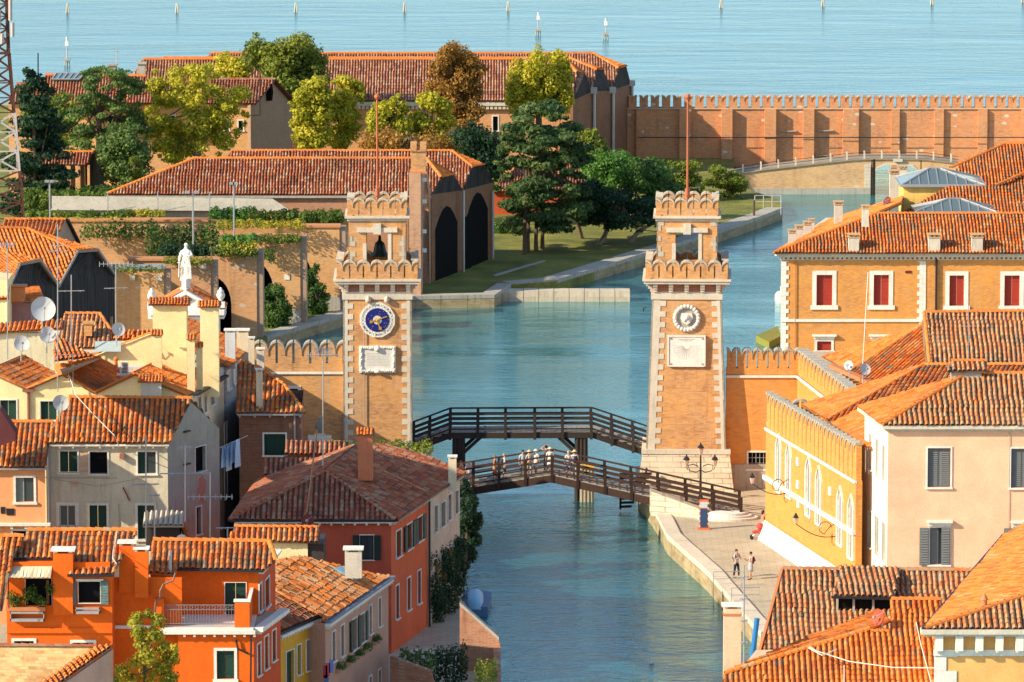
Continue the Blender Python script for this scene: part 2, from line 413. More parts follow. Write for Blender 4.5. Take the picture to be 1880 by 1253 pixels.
def ridge(pts, parent, mat=None, r=.13, name='ridge_tiles', tl=.42):
    """a run of half round cap tiles"""
    V = []; Fc = []; UV = []
    for p, q in zip(pts[:-1], pts[1:]):
        p = Vector(p); q = Vector(q); L = (q - p).length; d = (q - p) / L; a = d.cross(Vector((0, 0, 1))).normalized(); u = a.cross(d)
        n = max(1, int(L / tl))
        for i in range(n):
            s = len(V); jj = random.uniform(-.012, .012)
            for e, rr, up in ((i / n, r * 1.08, .03), ((i + 1.12) / n, r * .9, .0)):
                c = p + d * (L * min(e, 1)) + u * (up + .02)+a*jj
                for k in range(6): t = math.pi * k / 5; V.append(tuple(c + a * (math.cos(t) * rr) + u * (math.sin(t) * rr)))
            for k in range(5): Fc.append((s + k, s + k + 1, s + 7 + k, s + 6 + k))
            UV += [(random.uniform(.45, 1), random.random() * .5)] * 20
    me = bpy.data.meshes.new(name); me.from_pydata(V, [], Fc); uvl = me.uv_layers.new(name='UVMap')
    uvl.data.foreach_set('uv', np.array(UV, np.float32).ravel()); me.materials.append(mat or TO)
    me.transform(wm(parent).inverted()); ob = bpy.data.objects.new(name, me); return link(ob, parent)
def hull(name, foot, z0, z1, mat, parent, skip=()):
    """plain side walls for the sides of a footprint that nobody details"""
    m = MB(); n = len(foot)
    for i in range(n):
        if i in skip: continue
        p, q = foot[i], foot[(i + 1) % n]; m.quad((p[0], p[1], z0), (q[0], q[1], z0), (q[0], q[1], z1), (p[0], p[1], z1))
    return m.build(name, mat, parent)
def gutter(face, z, parent, out=.35, mat=None, name='gutter', h=.10, a0=-.1, a1=None, brackets=0):
    m = MB(); a1 = (face.L + .1) if a1 is None else a1
    face.boxf(m, a0, a1, z - h, z, .0, out)
    if brackets:
        n = int((a1 - a0) / brackets)
        for i in range(n + 1): x = a0 + .15 + (a1 - a0 - .3) * i / max(1, n); face.boxf(m, x - .06, x + .06, z - h - .13, z - h, .0, out * .8)
    return m.build(name, mat or WHITE, parent)
# ------------------------------------------------------------ foliage
def leaf_mat(name, stops):
    m, t, b = nmat(name); b.inputs['Roughness'].default_value = .6
    uv = nd(t, 'ShaderNodeUVMap'); uv.uv_map = 'UVMap'; s = nd(t, 'ShaderNodeSeparateXYZ'); t.links.new(uv.outputs[0], s.inputs[0])
    col = ramp(t, s.outputs[0], stops); t.links.new(col, b.inputs['Base Color'])
    tr = nd(t, 'ShaderNodeBsdfTranslucent'); t.links.new(col, tr.inputs[0])
    mx = nd(t, 'ShaderNodeMixShader'); mx.inputs[0].default_value = .42; out = t.nodes['Material Output']
    t.links.new(b.outputs[0], mx.inputs[1]); t.links.new(tr.outputs[0], mx.inputs[2]); t.links.new(mx.outputs[0], out.inputs[0])
    return m
LF = {
 'yellow': leaf_mat('leaves_yellow_green', [(0, (.17, .19, .015)), (.4, (.40, .39, .03)), (.8, (.62, .54, .05)), (1, (.74, .56, .08))]),
 'green': leaf_mat('leaves_green', [(0, (.035, .085, .025)), (.5, (.07, .15, .03)), (1, (.15, .23, .05))]),
 'mid': leaf_mat('leaves_mid_green', [(0, (.08, .13, .02)), (.5, (.19, .24, .03)), (1, (.36, .36, .06))]),
 'dark': leaf_mat('leaves_dark', [(0, (.012, .035, .018)), (.6, (.025, .065, .03)), (1, (.06, .12, .045))]),
 'pine': leaf_mat('leaves_pine', [(0, (.03, .07, .025)), (.5, (.075, .135, .04)), (1, (.19, .24, .07))]),
 'bright': leaf_mat('leaves_bright', [(0, (.05, .13, .03)), (.5, (.10, .24, .04)), (1, (.20, .36, .07))]),
 'brown': leaf_mat('leaves_brown', [(0, (.18, .10, .02)), (.5, (.38, .20, .04)), (1, (.56, .32, .08))]),
 'blue': leaf_mat('leaves_blue_green', [(0, (.055, .105, .03)), (.5, (.12, .20, .05)), (1, (.24, .31, .08))]),
 'autumn': leaf_mat('leaves_autumn_yellow', [(0, (.12, .17, .02)), (.45, (.32, .33, .03)), (.75, (.50, .42, .04)), (1, (.60, .26, .03))]),
 'hedge': leaf_mat('leaves_hedge', [(0, (.05, .10, .02)), (.5, (.12, .19, .03)), (1, (.26, .30, .05))]),
}
BARK = plain('bark', (.10, .07, .045), .9, 0, .4)
BARK_P = plain('bark_pale', (.24, .18, .12), .9, 0, .4)
def leaves(blobs, n, size, kind, parent=None, name='crown', shell=.55, flat=.0):
    """blobs: (centre, (rx,ry,rz), weight). leaf quads scattered through the outer part of every blob"""
    w_ = np.array([b[1][0] * b[1][2] for b in blobs]); w_ = w_ / w_.sum()
    idx = rng.choice(len(blobs), n, p=w_); C = np.array([tuple(b[0]) for b in blobs])[idx]; Rr = np.array([b[1] for b in blobs])[idx]
    u = rng.normal(size=(n, 3)); u /= np.linalg.norm(u, axis=1, keepdims=True)
    rad = shell + (1.08 - shell) * rng.random((n, 1)) ** .6
    pos = C + u * rad * Rr
    nn = u + rng.normal(size=(n, 3)) * .55; nn[:, 2] += .25 + flat; nn /= np.linalg.norm(nn, axis=1, keepdims=True)
    t1 = np.cross(nn, rng.normal(size=(n, 3))); t1 /= np.linalg.norm(t1, axis=1, keepdims=True); t2 = np.cross(nn, t1)
    s = size * (.55 + .9 * rng.random((n, 1)))
    v = np.stack([pos - t1 * s * .5, pos - t2 * s * .32 + nn*s*.08, pos + t1 * s * .5, pos + t2 * s * .32+ nn*s*.08], 1).reshape(-1, 3)
    fc = np.arange(n * 4).reshape(n, 4)
    me = bpy.data.meshes.new(name); me.vertices.add(n * 4); me.vertices.foreach_set('co', v.ravel())
    me.loops.add(n * 4); me.loops.foreach_set('vertex_index', fc.ravel()); me.polygons.add(n); me.polygons.foreach_set('loop_start', np.arange(n) * 4)
    me.update(calc_edges=True)
    tone = rng.random(len(blobs))[idx] * .5 + rng.random(n) * .5
    uv = me.uv_layers.new(name='UVMap'); uv.data.foreach_set('uv', np.repeat(np.stack([tone, tone], 1), 4, 0).astype(np.float32).ravel())
    me.materials.append(LF[kind])
    if parent is not None: me.transform(wm(parent).inverted())
    o = bpy.data.objects.new(name, me); return link(o, parent)
def tree(box, Y, kind, label, shape='round', n=4200, size=.38, z0=1.2, nb=26, name='tree', cat='tree', trunk=True, group=None, bark=None, trunk_px=None, stems=()):
    x0, y0, x1, y1 = box; g_ = (x1 - x0) * .07 if shape in ('round', 'column') else 0; x0 -= g_; x1 += g_; y0 -= (y1 - y0) * .02; a = PY(x0, y0, Y); b = PY(x1, y1, Y); cx = (a.x + b.x) / 2; rx = (b.x - a.x) / 2; top, bot = a.z, b.z; H = top - bot
    base = Vector((cx if trunk_px is None else PY(trunk_px, y1, Y).x, Y, z0))
    t = thing(name, label, cat, base, 0, group); blobs = []; cz = (top + bot) / 2; rz = H / 2
    for i in range(nb):
        if shape == 'round':
            while True:
                u = Vector((random.uniform(-1, 1), random.uniform(-1, 1), random.uniform(-1, 1)))
                if u.length < 1: break
            k = random.uniform(.13, .33); br = min(rx, rz) * k * 1.45
            c = Vector((cx + u.x * (rx - br * .75), Y + u.y * (rx - br) * .8, cz + u.z * (rz - br * .7))); blobs.append((c, (br, br, br * .85)))
        elif shape == 'column':
            f = i / nb; c = Vector((cx + random.uniform(-.55, .55) * rx, Y + random.uniform(-.5, .5) * rx, bot + H * (.06 + .82 * random.random())))
            br = rx * random.uniform(.25, .42); blobs.append((c, (br * .8, br * .8, br * 1.9)))
        elif shape == 'cone':
            f = (i + .5) / nb; w_ = rx * (1 - f ** 1.6) * random.uniform(.7, 1.1); an = i * 2.4; c = Vector((cx + math.cos(an) * w_ * .66, Y + math.sin(an) * w_ * .6, bot + H * (.12 + .84 * f)))
            br = max(.5, w_ * random.uniform(.28, .45)); blobs.append((c, (br, br, br * .42)))
        elif shape == 'layer':
            f = (i + .5) / nb; w_ = rx * (1 - .75 * f ** 1.5) * random.uniform(.6, 1); an = random.random() * 6.3
            c = Vector((cx + math.cos(an) * w_ * .6, Y + math.sin(an) * w_ * .5, bot + H * f * .97)); blobs.append((c, (w_ * .5, w_ * .45, H * .022 + .12)))
        elif shape == 'umbrella':
            an = random.random() * 6.3; q = random.random() ** .6; c = Vector((cx + math.cos(an) * q * rx * .75, Y + math.sin(an) * q * rx * .6, bot + H * (.35 + .38 * (1 - q * q) + random.uniform(-.15, .1))))
            br = rx * random.uniform(.2, .32); blobs.append((c, (br, br, br * .55)))
    leaves(blobs, n, size, kind, t)
    for st in stems:
        b0 = XY(st[0][0], st[0][1], z0 - .1); m = MB(); m.tube([PY(x, y, b0.y + (Y - b0.y) * j / len(st)) for j, (x, y) in enumerate(st)], .24, 7, .13); m.build('trunk', bark or BARK_P, t)
    if trunk and not stems:
        m = MB(); r = max(.12, rx * .055); tip = Vector((cx, Y, bot + H * .62)); mid = base.lerp(tip, .5) + Vector((random.uniform(-.3, .3), 0, 0))
        m.tube([base, mid, tip], r, 8, r * .35)
        for bl in random.sample(blobs, min(9, len(blobs))):
            f = random.uniform(.35, .9); p = base.lerp(tip, f); m.tube([p, p.lerp(bl[0], .55) + Vector((0, 0, -.15)), bl[0]], r * .4, 5, r * .1)
        m.build('trunk', bark or BARK, t)
    return t

def inpoly(x, y, P):
    c = False; j = len(P) - 1
    for i in range(len(P)):
        if (P[i][1] > y) != (P[j][1] > y) and x < (P[j][0] - P[i][0]) * (y - P[i][1]) / (P[j][1] - P[i][1]) + P[i][0]: c = not c
        j = i
    return c
def otree(outline, Y, kind, label, n=9000, size=.30, nb=70, br=(.6, 1.5), flat=.8, z0=1.2, stems=(), bark=None, cat='tree', name='tree', thick=.45, kind2=None):
    """tree whose crown fills an uneven outline, with the same depth as width"""
    xs = [p[0] for p in outline]; ys = [p[1] for p in outline]; a, b = PY(min(xs), min(ys), Y), PY(max(xs), max(ys), Y); W = (b.x - a.x) / 2; cx = (min(xs) + max(xs)) / 2
    foot = PY(cx, max(ys), Y); t = thing(name, label, cat, (foot.x, Y, z0)); blobs = []; tries = 0
    while len(blobs) < nb and tries < 9000:
        tries += 1; x, y = random.uniform(min(xs), max(xs)), random.uniform(min(ys), max(ys)); r_ = random.uniform(*br); rp = r_ * FP / Y * .72
        if not inpoly(x, y, outline): continue
        if not all(inpoly(x + dx * rp, y + dy * rp * flat, outline) for dx, dy in ((1, 0), (-1, 0), (0, 1), (0, -1))):
            if random.random() < .6: continue
            r_ = br[0] * .7
        k = 1 - abs(x - cx) / (max(xs) - cx + 1); dy = random.uniform(-1, 1) * W * thick * (.35 + k); c = PY(x, y, Y); blobs.append((Vector((c.x, Y + dy, c.z)), (r_, r_, r_ * flat)))
    leaves(blobs, int(n * 1.25), size, kind, t, shell=.2)
    if stems:
        for st in stems:
            b0 = XY(st[0][0], st[0][1], z0 - .1); m = MB(); m.tube([PY(x, y, b0.y + (Y - b0.y) * j / len(st)) for j, (x, y) in enumerate(st)], .24, 7, .12); m.build('trunk', bark or BARK_P, t)
    m = MB(); top = PY(cx, min(ys) + (max(ys) - min(ys)) * .3, Y)
    if not stems: m.tube([Vector((foot.x, Y, z0)), foot, top], [W * .09 + .1, W * .07 + .08, .06], 7)
    for bl in random.sample(blobs, min(22, len(blobs))):
        p = foot.lerp(top, random.uniform(.0, .9)); m.tube([p, p.lerp(bl[0], .6) + Vector((0, 0, -.2)), bl[0]], [.10, .07, .03], 5)
    m.build('limbs' if stems else 'trunk', bark or BARK, t); return t
# ============================================================ water and ground
def water_mat(name, deep, sc, st, dist, lag=False, rough=.06, calm=.30, xs=.42, ys=1.5, ior=1.33, tint=None):
    m, t, b = nmat(name); b.inputs['Roughness'].default_value = rough; b.inputs['IOR'].default_value = ior
    b.inputs['Specular IOR Level'].default_value = .9
    n0 = noise(t, .05, wpos(t, (.35, 1.6, 1)), 5, .6)
    col = mixc(t, ramp(t, n0, [(.35, (0, 0, 0)), (.65, (1, 1, 1))]), deep[0], deep[1]); t.links.new(col, b.inputs['Base Color'])
    a = noise(t, sc, wpos(t, (xs, ys, 1)), 4, .62); c = noise(t, sc * .22, wpos(t, (.5, 1.3, 1)), 3, .5)
    patch = ramp(t, noise(t, .06, wpos(t, (.4, 1.3, 1)), 3), [(.38, (calm, calm, calm)), (.62, (1, 1, 1))])
    h = math_(t, 'ADD', math_(t, 'MULTIPLY', a, patch), math_(t, 'MULTIPLY', c, 1.1))
    bump(t, b, h, st, dist)
    if tint:      # dark body under a Fresnel mirror
        df = nd(t, 'ShaderNodeBsdfDiffuse'); gl = nd(t, 'ShaderNodeBsdfGlossy'); gl.inputs['Roughness'].default_value = rough; gl.inputs['Color'].default_value = (*tint, 1); fr = nd(t, 'ShaderNodeFresnel'); fr.inputs['IOR'].default_value = ior; mx = nd(t, 'ShaderNodeMixShader')
        nl = b.inputs['Normal'].links[0].from_socket
        for s_ in (df.inputs['Normal'], gl.inputs['Normal'], fr.inputs['Normal']): t.links.new(nl, s_)
        t.links.new(col, df.inputs['Color']); t.links.new(fr.outputs[0], mx.inputs[0]); t.links.new(df.outputs[0], mx.inputs[1]); t.links.new(gl.outputs[0], mx.inputs[2]); t.links.new(mx.outputs[0], t.nodes['Material Output'].inputs['Surface'])
    return m
M_CANAL = water_mat('canal_water', ((.011, .085, .11), (.014, .095, .12)), 1.15, 1.0, .21, calm=.9, xs=.75, ys=1.15, ior=3.0, tint=(.70, .97, 1))
M_BASIN = water_mat('basin_water', ((.035, .14, .155), (.05, .175, .185)), 1.3, .6, .20, ior=1.9, tint=(.76, .97, 1))
M_LAG = water_mat('lagoon_water', ((.055, .165, .21), (.075, .19, .235)), .55, .8, .22, rough=.16, ior=1.30, tint=(.66, .84, .92))
def sheet(name, x0, x1, y0, y1, z, mat):
    m = MB(); m.quad((x0, y0, z), (x1, y0, z), (x1, y1, z), (x0, y1, z)); o = m.build(name, mat); return tag(o, kind='structure')
sheet('canal_water', -400, 400, 60, 386, 0, M_CANAL)
sheet('basin_water', -400, 400, 386, 600, 0, M_BASIN)
sheet('lagoon_water', -9000, 9000, 600, 26000, 0, M_LAG)
m = MB(); m.quad((-9000, -2000, -2.5), (9000, -2000, -2.5), (9000, 26000, -2.5), (-9000, 26000, -2.5))
tag(m.build('ground', plain('seabed', (.05, .06, .05))), kind='structure')
PAVE = plaster('paving', (.47, .41, .30), (.34, .29, .22), .4)
_t = PAVE.node_tree; _b = _t.nodes['Principled BSDF']; _br = nd(_t, 'ShaderNodeTexBrick'); _t.links.new(wpos(_t), _br.inputs[0]); _br.inputs['Scale'].default_value = 1; _br.inputs['Brick Width'].default_value = .95; _br.inputs['Row Height'].default_value = .55; _br.inputs['Mortar Size'].default_value = .025
_br.inputs['Color1'].default_value = (1, 1, 1, 1); _br.inputs['Color2'].default_value = (.90, .89, .87, 1); _br.inputs['Mortar'].default_value = (.74, .71, .66, 1); _src = _b.inputs['Base Color'].links[0].from_socket; _t.links.new(mixc(_t, 1.0, _src, _br.outputs[0], 'MULTIPLY'), _b.inputs['Base Color'])
def grassm():
    m, t, b = nmat('grass'); n1 = noise(t, .25, wpos(t), 5); n2 = noise(t, 3.5, wpos(t), 5, .7)
    c = mixc(t, ramp(t, n1, [(.35, (0, 0, 0)), (.65, (1, 1, 1))]), (.10, .13, .025), (.30, .28, .05))
    c = mixc(t, ramp(t, n2, [(.4, (0, 0, 0)), (.7, (.8, .8, .8))]), c, (.12, .10, .035)); t.links.new(c, b.inputs['Base Color'])
    bump(t, b, n2, .6, .2); return m
GRASS = grassm()
GZ = 1.2
rk = [XY(*p) for p in ((1172, 903), (1192, 924), (1212, 955), (1226, 984), (1300, 1051), (1399, 1165), (1480, 1262))]
xr = lambda px, Y: AX(px, Y).x
Rland = [tuple(p) for p in rk] + [(25, 290), (60, 250), (120, 250), (150, 640), (70, 640), (xr(1752, 572), 572), (xr(1700, 566), 566), (xr(1668, 545), 545), (xr(1433, 446), 446), (xr(1440, 392), 392), (8.6, 390.5)]
m = MB(); m.slab(Rland, -2, GZ); tag(m.build('quay_pavement', PAVE, fix=True), kind='structure')
Lland = [(-6.7, 389), (-6.6, 381), tuple(XY(800, 905)), tuple(XY(856, 913)), tuple(XY(850, 960)), tuple(XY(850, 1100)), tuple(XY(905, 1215)), (-.5, 300), (-2, 250), (-150, 250), (-150, 640), (-40, 640), (-40, 470), (xr(440, 430), 430), (xr(470, 389), 389)]
m = MB(); m.slab(Lland, -2, GZ); tag(m.build('street_pavement', PAVE, fix=True), kind='structure')
lawn = [tuple(XY(*p, 1.0)) for p in ((440, 628), (490, 619), (627, 579), (760, 545), (905, 542), (935, 524), (1020, 517), (1200, 462), (1320, 425), (1400, 398), (1436, 384), (1428, 366), (1385, 352))] + [(xr(1345, 566), 566), (xr(1345, 590), 590), (-41, 615), (-41, 470)]
m = MB(); m.slab(lawn, -2, 1.0); tag(m.build('lawn', GRASS, fix=True), kind='structure')
m = MB(); m.slab([(-150, 400), (-40.2, 400), (-40.2, 639), (-150, 639)], 1.0, 1.21); tag(m.build('grass_bank', GRASS, fix=True), kind='structure')
# stone quay edges
QLOW = brick('quay_lower', (.34, .26, .15), (.22, .17, .09), mort=(.16, .15, .07), bw=.9, rh=.3, dirt=.7)
def quay(pts, w_, z, name, label, mat=STONE, drop=1.25, side=1):
    m = MB(); m2 = MB()
    for p, q in zip(pts[:-1], pts[1:]):
        p = Vector(p); q = Vector(q); L = (q - p).length; d = (q - p) / L; nn = Vector((-d.y, d.x)) * side; n = max(1, int(L / 2.2))
        for i in range(n):
            a = p + d * (L * i / n + .02); b = p + d * (L * (i + 1) / n - .02); zz = z + random.uniform(-.015, .02)
            o = -nn * (.06 + random.uniform(0, .02))
            m.slab([tuple(a + o), tuple(b + o), tuple(b + nn * w_), tuple(a + nn * w_)], z - .34, zz)
            m2.slab([tuple(a + o * .5), tuple(b + o * .5), tuple(b + nn * w_ * .8), tuple(a + nn * w_ * .8)], z - drop - .5, z - .345)
    o_ = tag(m.build(name, mat, fix=True), label, 'quay'); m2.build('waterline_wall', QLOW, o_, fix=True); return o_
quay([tuple(p) for p in rk], .85, GZ + .14, 'quay_edge', 'long pale stone quay edge between canal and paved walk on the right', side=1)
lq = [tuple(XY(*p, 1.0)) for p in ((938, 523), (1022, 516), (1200, 462), (1320, 425), (1400, 398), (1436, 384))]
quay(lq, 1.5, 1.14, 'quay_edge', 'grey stone quay edge bordering the lawn along the basin', STONE_D)
quay([tuple(XY(490, 619, 1)), tuple(XY(627, 579, 1)), tuple(XY(760, 546, 1)), tuple(XY(908, 543, 1)), tuple(XY(938, 523, 1))], 1.2, 1.12, 'quay_edge', 'shaded stone quay edge below the bushes left of the clock tower', STONE_D)
m = MB(); jm = MB(); A = XY(905, 533, 1.0); B = XY(1157, 533, 1.0)
n = 9
for i in range(n):
    a = A.lerp(B, i / n + .002); b = A.lerp(B, (i + 1) / n - .002)
    m.slab([(a.x, a.y), (b.x, b.y), (b.x, b.y + 1.8), (a.x, a.y + 1.8)], .42, .92 + random.uniform(-.02, .02)); jm.slab([(a.x, a.y - .08), (b.x, b.y - .08), (b.x, b.y + 1.7), (a.x, a.y + 1.7)], -1, .41)
jo = tag(m.build('stone_jetty', plaster('jetty_stone', (.56, .48, .36), (.26, .22, .15), .7), fix=True), 'pale stone jetty jutting into the basin in front of the lawn', 'jetty'); jm.build('waterline_wall', STONE_W, jo, fix=True)
# path on lawn
m = MB(); m.slab([tuple(XY(*p, 1.0)) for p in ((905, 505), (960, 489), (1000, 478), (1003, 480), (965, 491), (910, 508))], .99, 1.02); tag(m.build('path', STONE_D, fix=True), kind='structure')
# ============================================================ towers
def merlon(parent, loc, rz, w_=.80, h=1.35, dp=.42, brk=BRK, cap=STONE, body=.78, cache={}):
    key = (w_, h, dp, brk.name, cap.name, body)
    if key not in cache:
        hb = h * body; pts = [(-w_ / 2, 0), (w_ / 2, 0), (w_ / 2, h * .97)]
        arc = [(w_ / 2 * (1 - t), hb + (h - hb) * math.sqrt(1 - t * t)) for t in (.0, .25, .5, .72, .88, .97)]
        top = [(w_ / 2, h)] + arc[1:] + [(0, hb - .12)] + [(-x, z) for x, z in arc[1:][::-1]] + [(-w_ / 2, h)]
        mb = LB(); poly = [(-w_ / 2, 0), (w_ / 2, 0)] + top
        mb.prism([(x, -dp / 2, z) for x, z in poly], (0, dp, 0)); me = mb.build('merlon', brk, None, fix=True)
        cb = LB(); th = .09
        for i in range(len(top) - 1):
            (x0, z0), (x1, z1) = top[i], top[i + 1]
            a0, a1 = x0 * 1.07, x1 * 1.07
            cb.prism([(a0, -dp / 2 - .07, z0 - .05), (a1, -dp / 2 - .07, z1 - .05), (a1, -dp / 2 - .07, z1 + th), (a0, -dp / 2 - .07, z0 + th)], (0, dp + .14, 0))
        ce = cb.build('cap', cap, None, fix=True)
        M1, M2 = me.data, ce.data; bpy.data.objects.remove(me); bpy.data.objects.remove(ce); cache[key] = (M1, M2)
    M1, M2 = cache[key]
    o = bpy.data.objects.new('merlon', M1); link(o, parent); o.location = loc; o.rotation_euler = (0, 0, rz)
    c = bpy.data.objects.new('cap', M2); link(c, o); return o
def crown(parent, hw, z, n, h, body=.62, inset=.25, brk=BRK, hd=None):
    """ring of swallow tailed merlons on a square of half width hw"""
    p = 2 * hw / n
    for k in range(4):
        rz = k * math.pi / 2; M = Matrix.Rotation(rz, 3, 'Z')
        for i in range(n):
            x = -hw + p * (i + .5)
            if k in (1, 3) and i in (0, n - 1): continue
            merlon(parent, M @ Vector((x, -hw + inset, z)), rz, p * .9, h, .36, brk, STONE_W, body)
    # low wall between
    m = LB()
    for k in range(4):
        M = Matrix.Rotation(k * math.pi / 2, 3, 'Z'); c = M @ Vector((0, -hw + inset, z + h * .05)); m.box(c, (hw, .16, h * .05) if k % 2 == 0 else (.16, hw, h * .05))
    m.build('parapet', brk, parent)
def shaft(mb, z0, z1, w0, w1, d0=None, d1=None):
    d0 = d0 or w0; d1 = d1 or w1
    vs = [(-w0 / 2, -d0 / 2, z0), (w0 / 2, -d0 / 2, z0), (w0 / 2, d0 / 2, z0), (-w0 / 2, d0 / 2, z0), (-w1 / 2, -d1 / 2, z1), (w1 / 2, -d1 / 2, z1), (w1 / 2, d1 / 2, z1), (-w1 / 2, d1 / 2, z1)]
    return mb.add(vs, [(3, 2, 1, 0), (4, 5, 6, 7), (0, 1, 5, 4), (1, 2, 6, 5), (2, 3, 7, 6), (3, 0, 4, 7)])
def tower(name, label, cx, cyf, rz, wb, wt, wu, plinth, opening, mat):
    """cyf = depth of the front face"""
    t = thing(name, label, 'tower', (cx, cyf + wt / 2, 0), rz)
    zb = 4.05 if plinth else 1.0
    m = LB(); shaft(m, zb, 14.25, wb, wt); m.build('shaft', mat, t)
    if plinth:
        m = LB(); shaft(m, GZ, 3.75, wb + 1.15, wb + .55); m.build('plinth', STONE_BLOCK, t)
        m = LB(); m.box((0, 0, 3.9), (wb / 2 + .34, wb / 2 + .34, .15)); m.build('plinth_moulding', STONE, t)
    # quoins
    QB = {(sx, sy): LB() for sx in (-1, 1) for sy in (-1, 1)}; hgt = .36; k = 0; z = zb
    while z < 14.2:
        f = (z - zb) / (14.25 - zb); hw = (wb + (wt - wb) * f) / 2; f2 = min(1, (z + hgt - zb) / (14.25 - zb)); hw2 = (wb + (wt - wb) * f2) / 2
        L0 = .42 if k % 2 == 0 else .78
        if True:
            for sx in (-1, 1):
                L = L0 + (.18 if sx < 0 and plinth else -.1)
                for sy in (-1, 1):
                    xo0, xo1 = sx * (hw + .035), sx * (hw2 + .035); yo0, yo1 = sy * (hw + .035), sy * (hw2 + .035)
                    for (lx, ly) in ((L, .12), (.12, L)):
                        a = [(xo0, yo0, z), (xo0 - sx * lx, yo0, z), (xo0 - sx * lx, yo0 - sy * ly, z), (xo0, yo0 - sy * ly, z)]
                        b = [(xo1, yo1, z + hgt), (xo1 - sx * lx, yo1, z + hgt), (xo1 - sx * lx, yo1 - sy * ly, z + hgt), (xo1, yo1 - sy * ly, z + hgt)]
                        QB[sx, sy].add(a + b, [(0, 1, 2, 3), (4, 5, 6, 7), (0, 1, 5, 4), (1, 2, 6, 5), (2, 3, 7, 6), (3, 0, 4, 7)])
        z += hgt; k += 1
    for q_ in QB.values(): q_.build('quoins', STONE, t, fix=True)
    hw = wt / 2
    m = LB(); m.box((0, 0, 14.42), (hw + .1, hw + .1, .19)); m.box((0, 0, 14.68), (hw + .04, hw + .04, .07)); m.build('band', STONE, t)
    m = LB(); m.box((0, 0, 15.05), (hw + .02, hw + .02, .32)); m.build('frieze', brick('brick_frieze', (.36, .13, .07), (.28, .10, .06)), t)
    nC = 4
    for kk in range(4):
        M = Matrix.Rotation(kk * math.pi / 2, 3, 'Z')
        for i in range(nC + 1):
            x = -hw + .18 + (2 * hw - .36) * i / nC
            m = LB()
            for dz, dy in ((14.85, .16), (15.05, .3), (15.24, .44)):
                c = M @ Vector((x, -hw - dy / 2, dz)); hx = (.15, dy / 2, .11) if kk % 2 == 0 else (dy / 2, .15, .11); m.box(c, hx)
            m.build('corbel', STONE, t)
    m = LB(); m.box((0, 0, 15.44), (hw + .58, hw + .58, .1)); m.box((0, 0, 15.6), (hw + .68, hw + .68, .07)); m.build('cornice', STONE, t)
    crown(t, hw + .50, 15.66, 6, 1.2, brk=mat)
    # belfry
    u = wu / 2; ow = opening; zo0, zo1 = 16.4, 18.75
    m = LB(); th = .55
    for kk in range(4):
        M = Matrix.Rotation(kk * math.pi / 2, 4, 'Z')
        for (x0, x1, z0, z1) in ((-u, -ow, 15.5, 19.6), (ow, u, 15.5, 19.6), (-ow, ow, 15.5, zo0), (-ow, ow, zo1, 19.6)):
            if kk % 2 and abs(x0) == u: x0 += th
            if kk % 2 and abs(x1) == u: x1 -= th
            q = LB(); q.bx(x0, x1, -u, -u + th, z0, z1); m.add([M @ Vector(v) for v in q.v], q.f)
    m.build('belfry', mat, t, fix=True)
    for sx in (-1, 1):
        m = LB()
        for k in range(11):
            L = .26 if k % 2 else .46
            if random.random() < .35: continue
            m.bx(sx * (u + .03), sx * (u - L), -u - .03, -u + .1, 15.7 + k * .35, 16.04 + k * .35); m.bx(sx * (u + .03), sx * (u - .08), -u - .03, -u + L, 15.7 + k * .35, 16.04 + k * .35)
        m.build('belfry_quoins', STONE_W, t)
    m = LB(); m.box((0, -u - .05, 18.92), (ow + .62, .1, .16)); m.box((0, -u - .1, 19.0), (.26, .14, .36)); m.bx(ow - .02, ow + .22, -u - .05, -u + .12, zo0, zo1); m.bx(-ow - .22, -ow + .02, -u - .05, -u + .12, zo0, 18.0); m.build('lintel', STONE, t)
    m = LB(); m.box((0, 0, 19.62), (u + .1, u + .1, .1)); m.box((0, 0, 19.8), (u + .26, u + .26, .08)); m.build('upper_cornice', STONE, t)
    crown(t, u + .12, 19.88, 5, 1.12, brk=mat, body=.64)
    m = LB(); m.box((0, 0, 19.5), (u - .3, u - .3, .1)); m.build('belfry_ceiling', DARKWOOD, t)
    m = LB(); m.tube([(0, 0, 19.5), (0, 0, 27.6)], .085, 8, .06); m.tube([(0, 0, 21), (0, 0, 21.5)], .17, 8); m.ball((0, 0, 27.75), .2, 8); m.build('flagpole', plain('red_pole', (.42, .12, .05), .6), t)
    return t, hw
STONE_BLOCK = brick('stone_blocks', (.58, .49, .36), (.48, .40, .29), mort=(.22, .17, .12), bw=1.0, rh=.36, dirt=.2, pale=.1)
for s in ('stone_blocks',):
    nb_ = [n for n in MATS[s].node_tree.nodes if n.type == 'TEX_BRICK'][0]; nb_.inputs['Mortar Size'].default_value = .035
cR = AX(1262.5, 381); TR, hwR = tower('gate_tower', 'tall brick tower with white sundial plaque, relief roundel and white block base', cR.x, 380.6, R(-2.2), 5.35, 4.62, 4.05, True, .78, BRK)
cL = AX(692.5, 381); TL, hwL = tower('clock_tower', 'tall brick tower with blue clock and carved plaque left of the wooden bridge', cL.x, 380.6, R(.6), 4.62, 4.55, 3.85, False, .74, BRK)
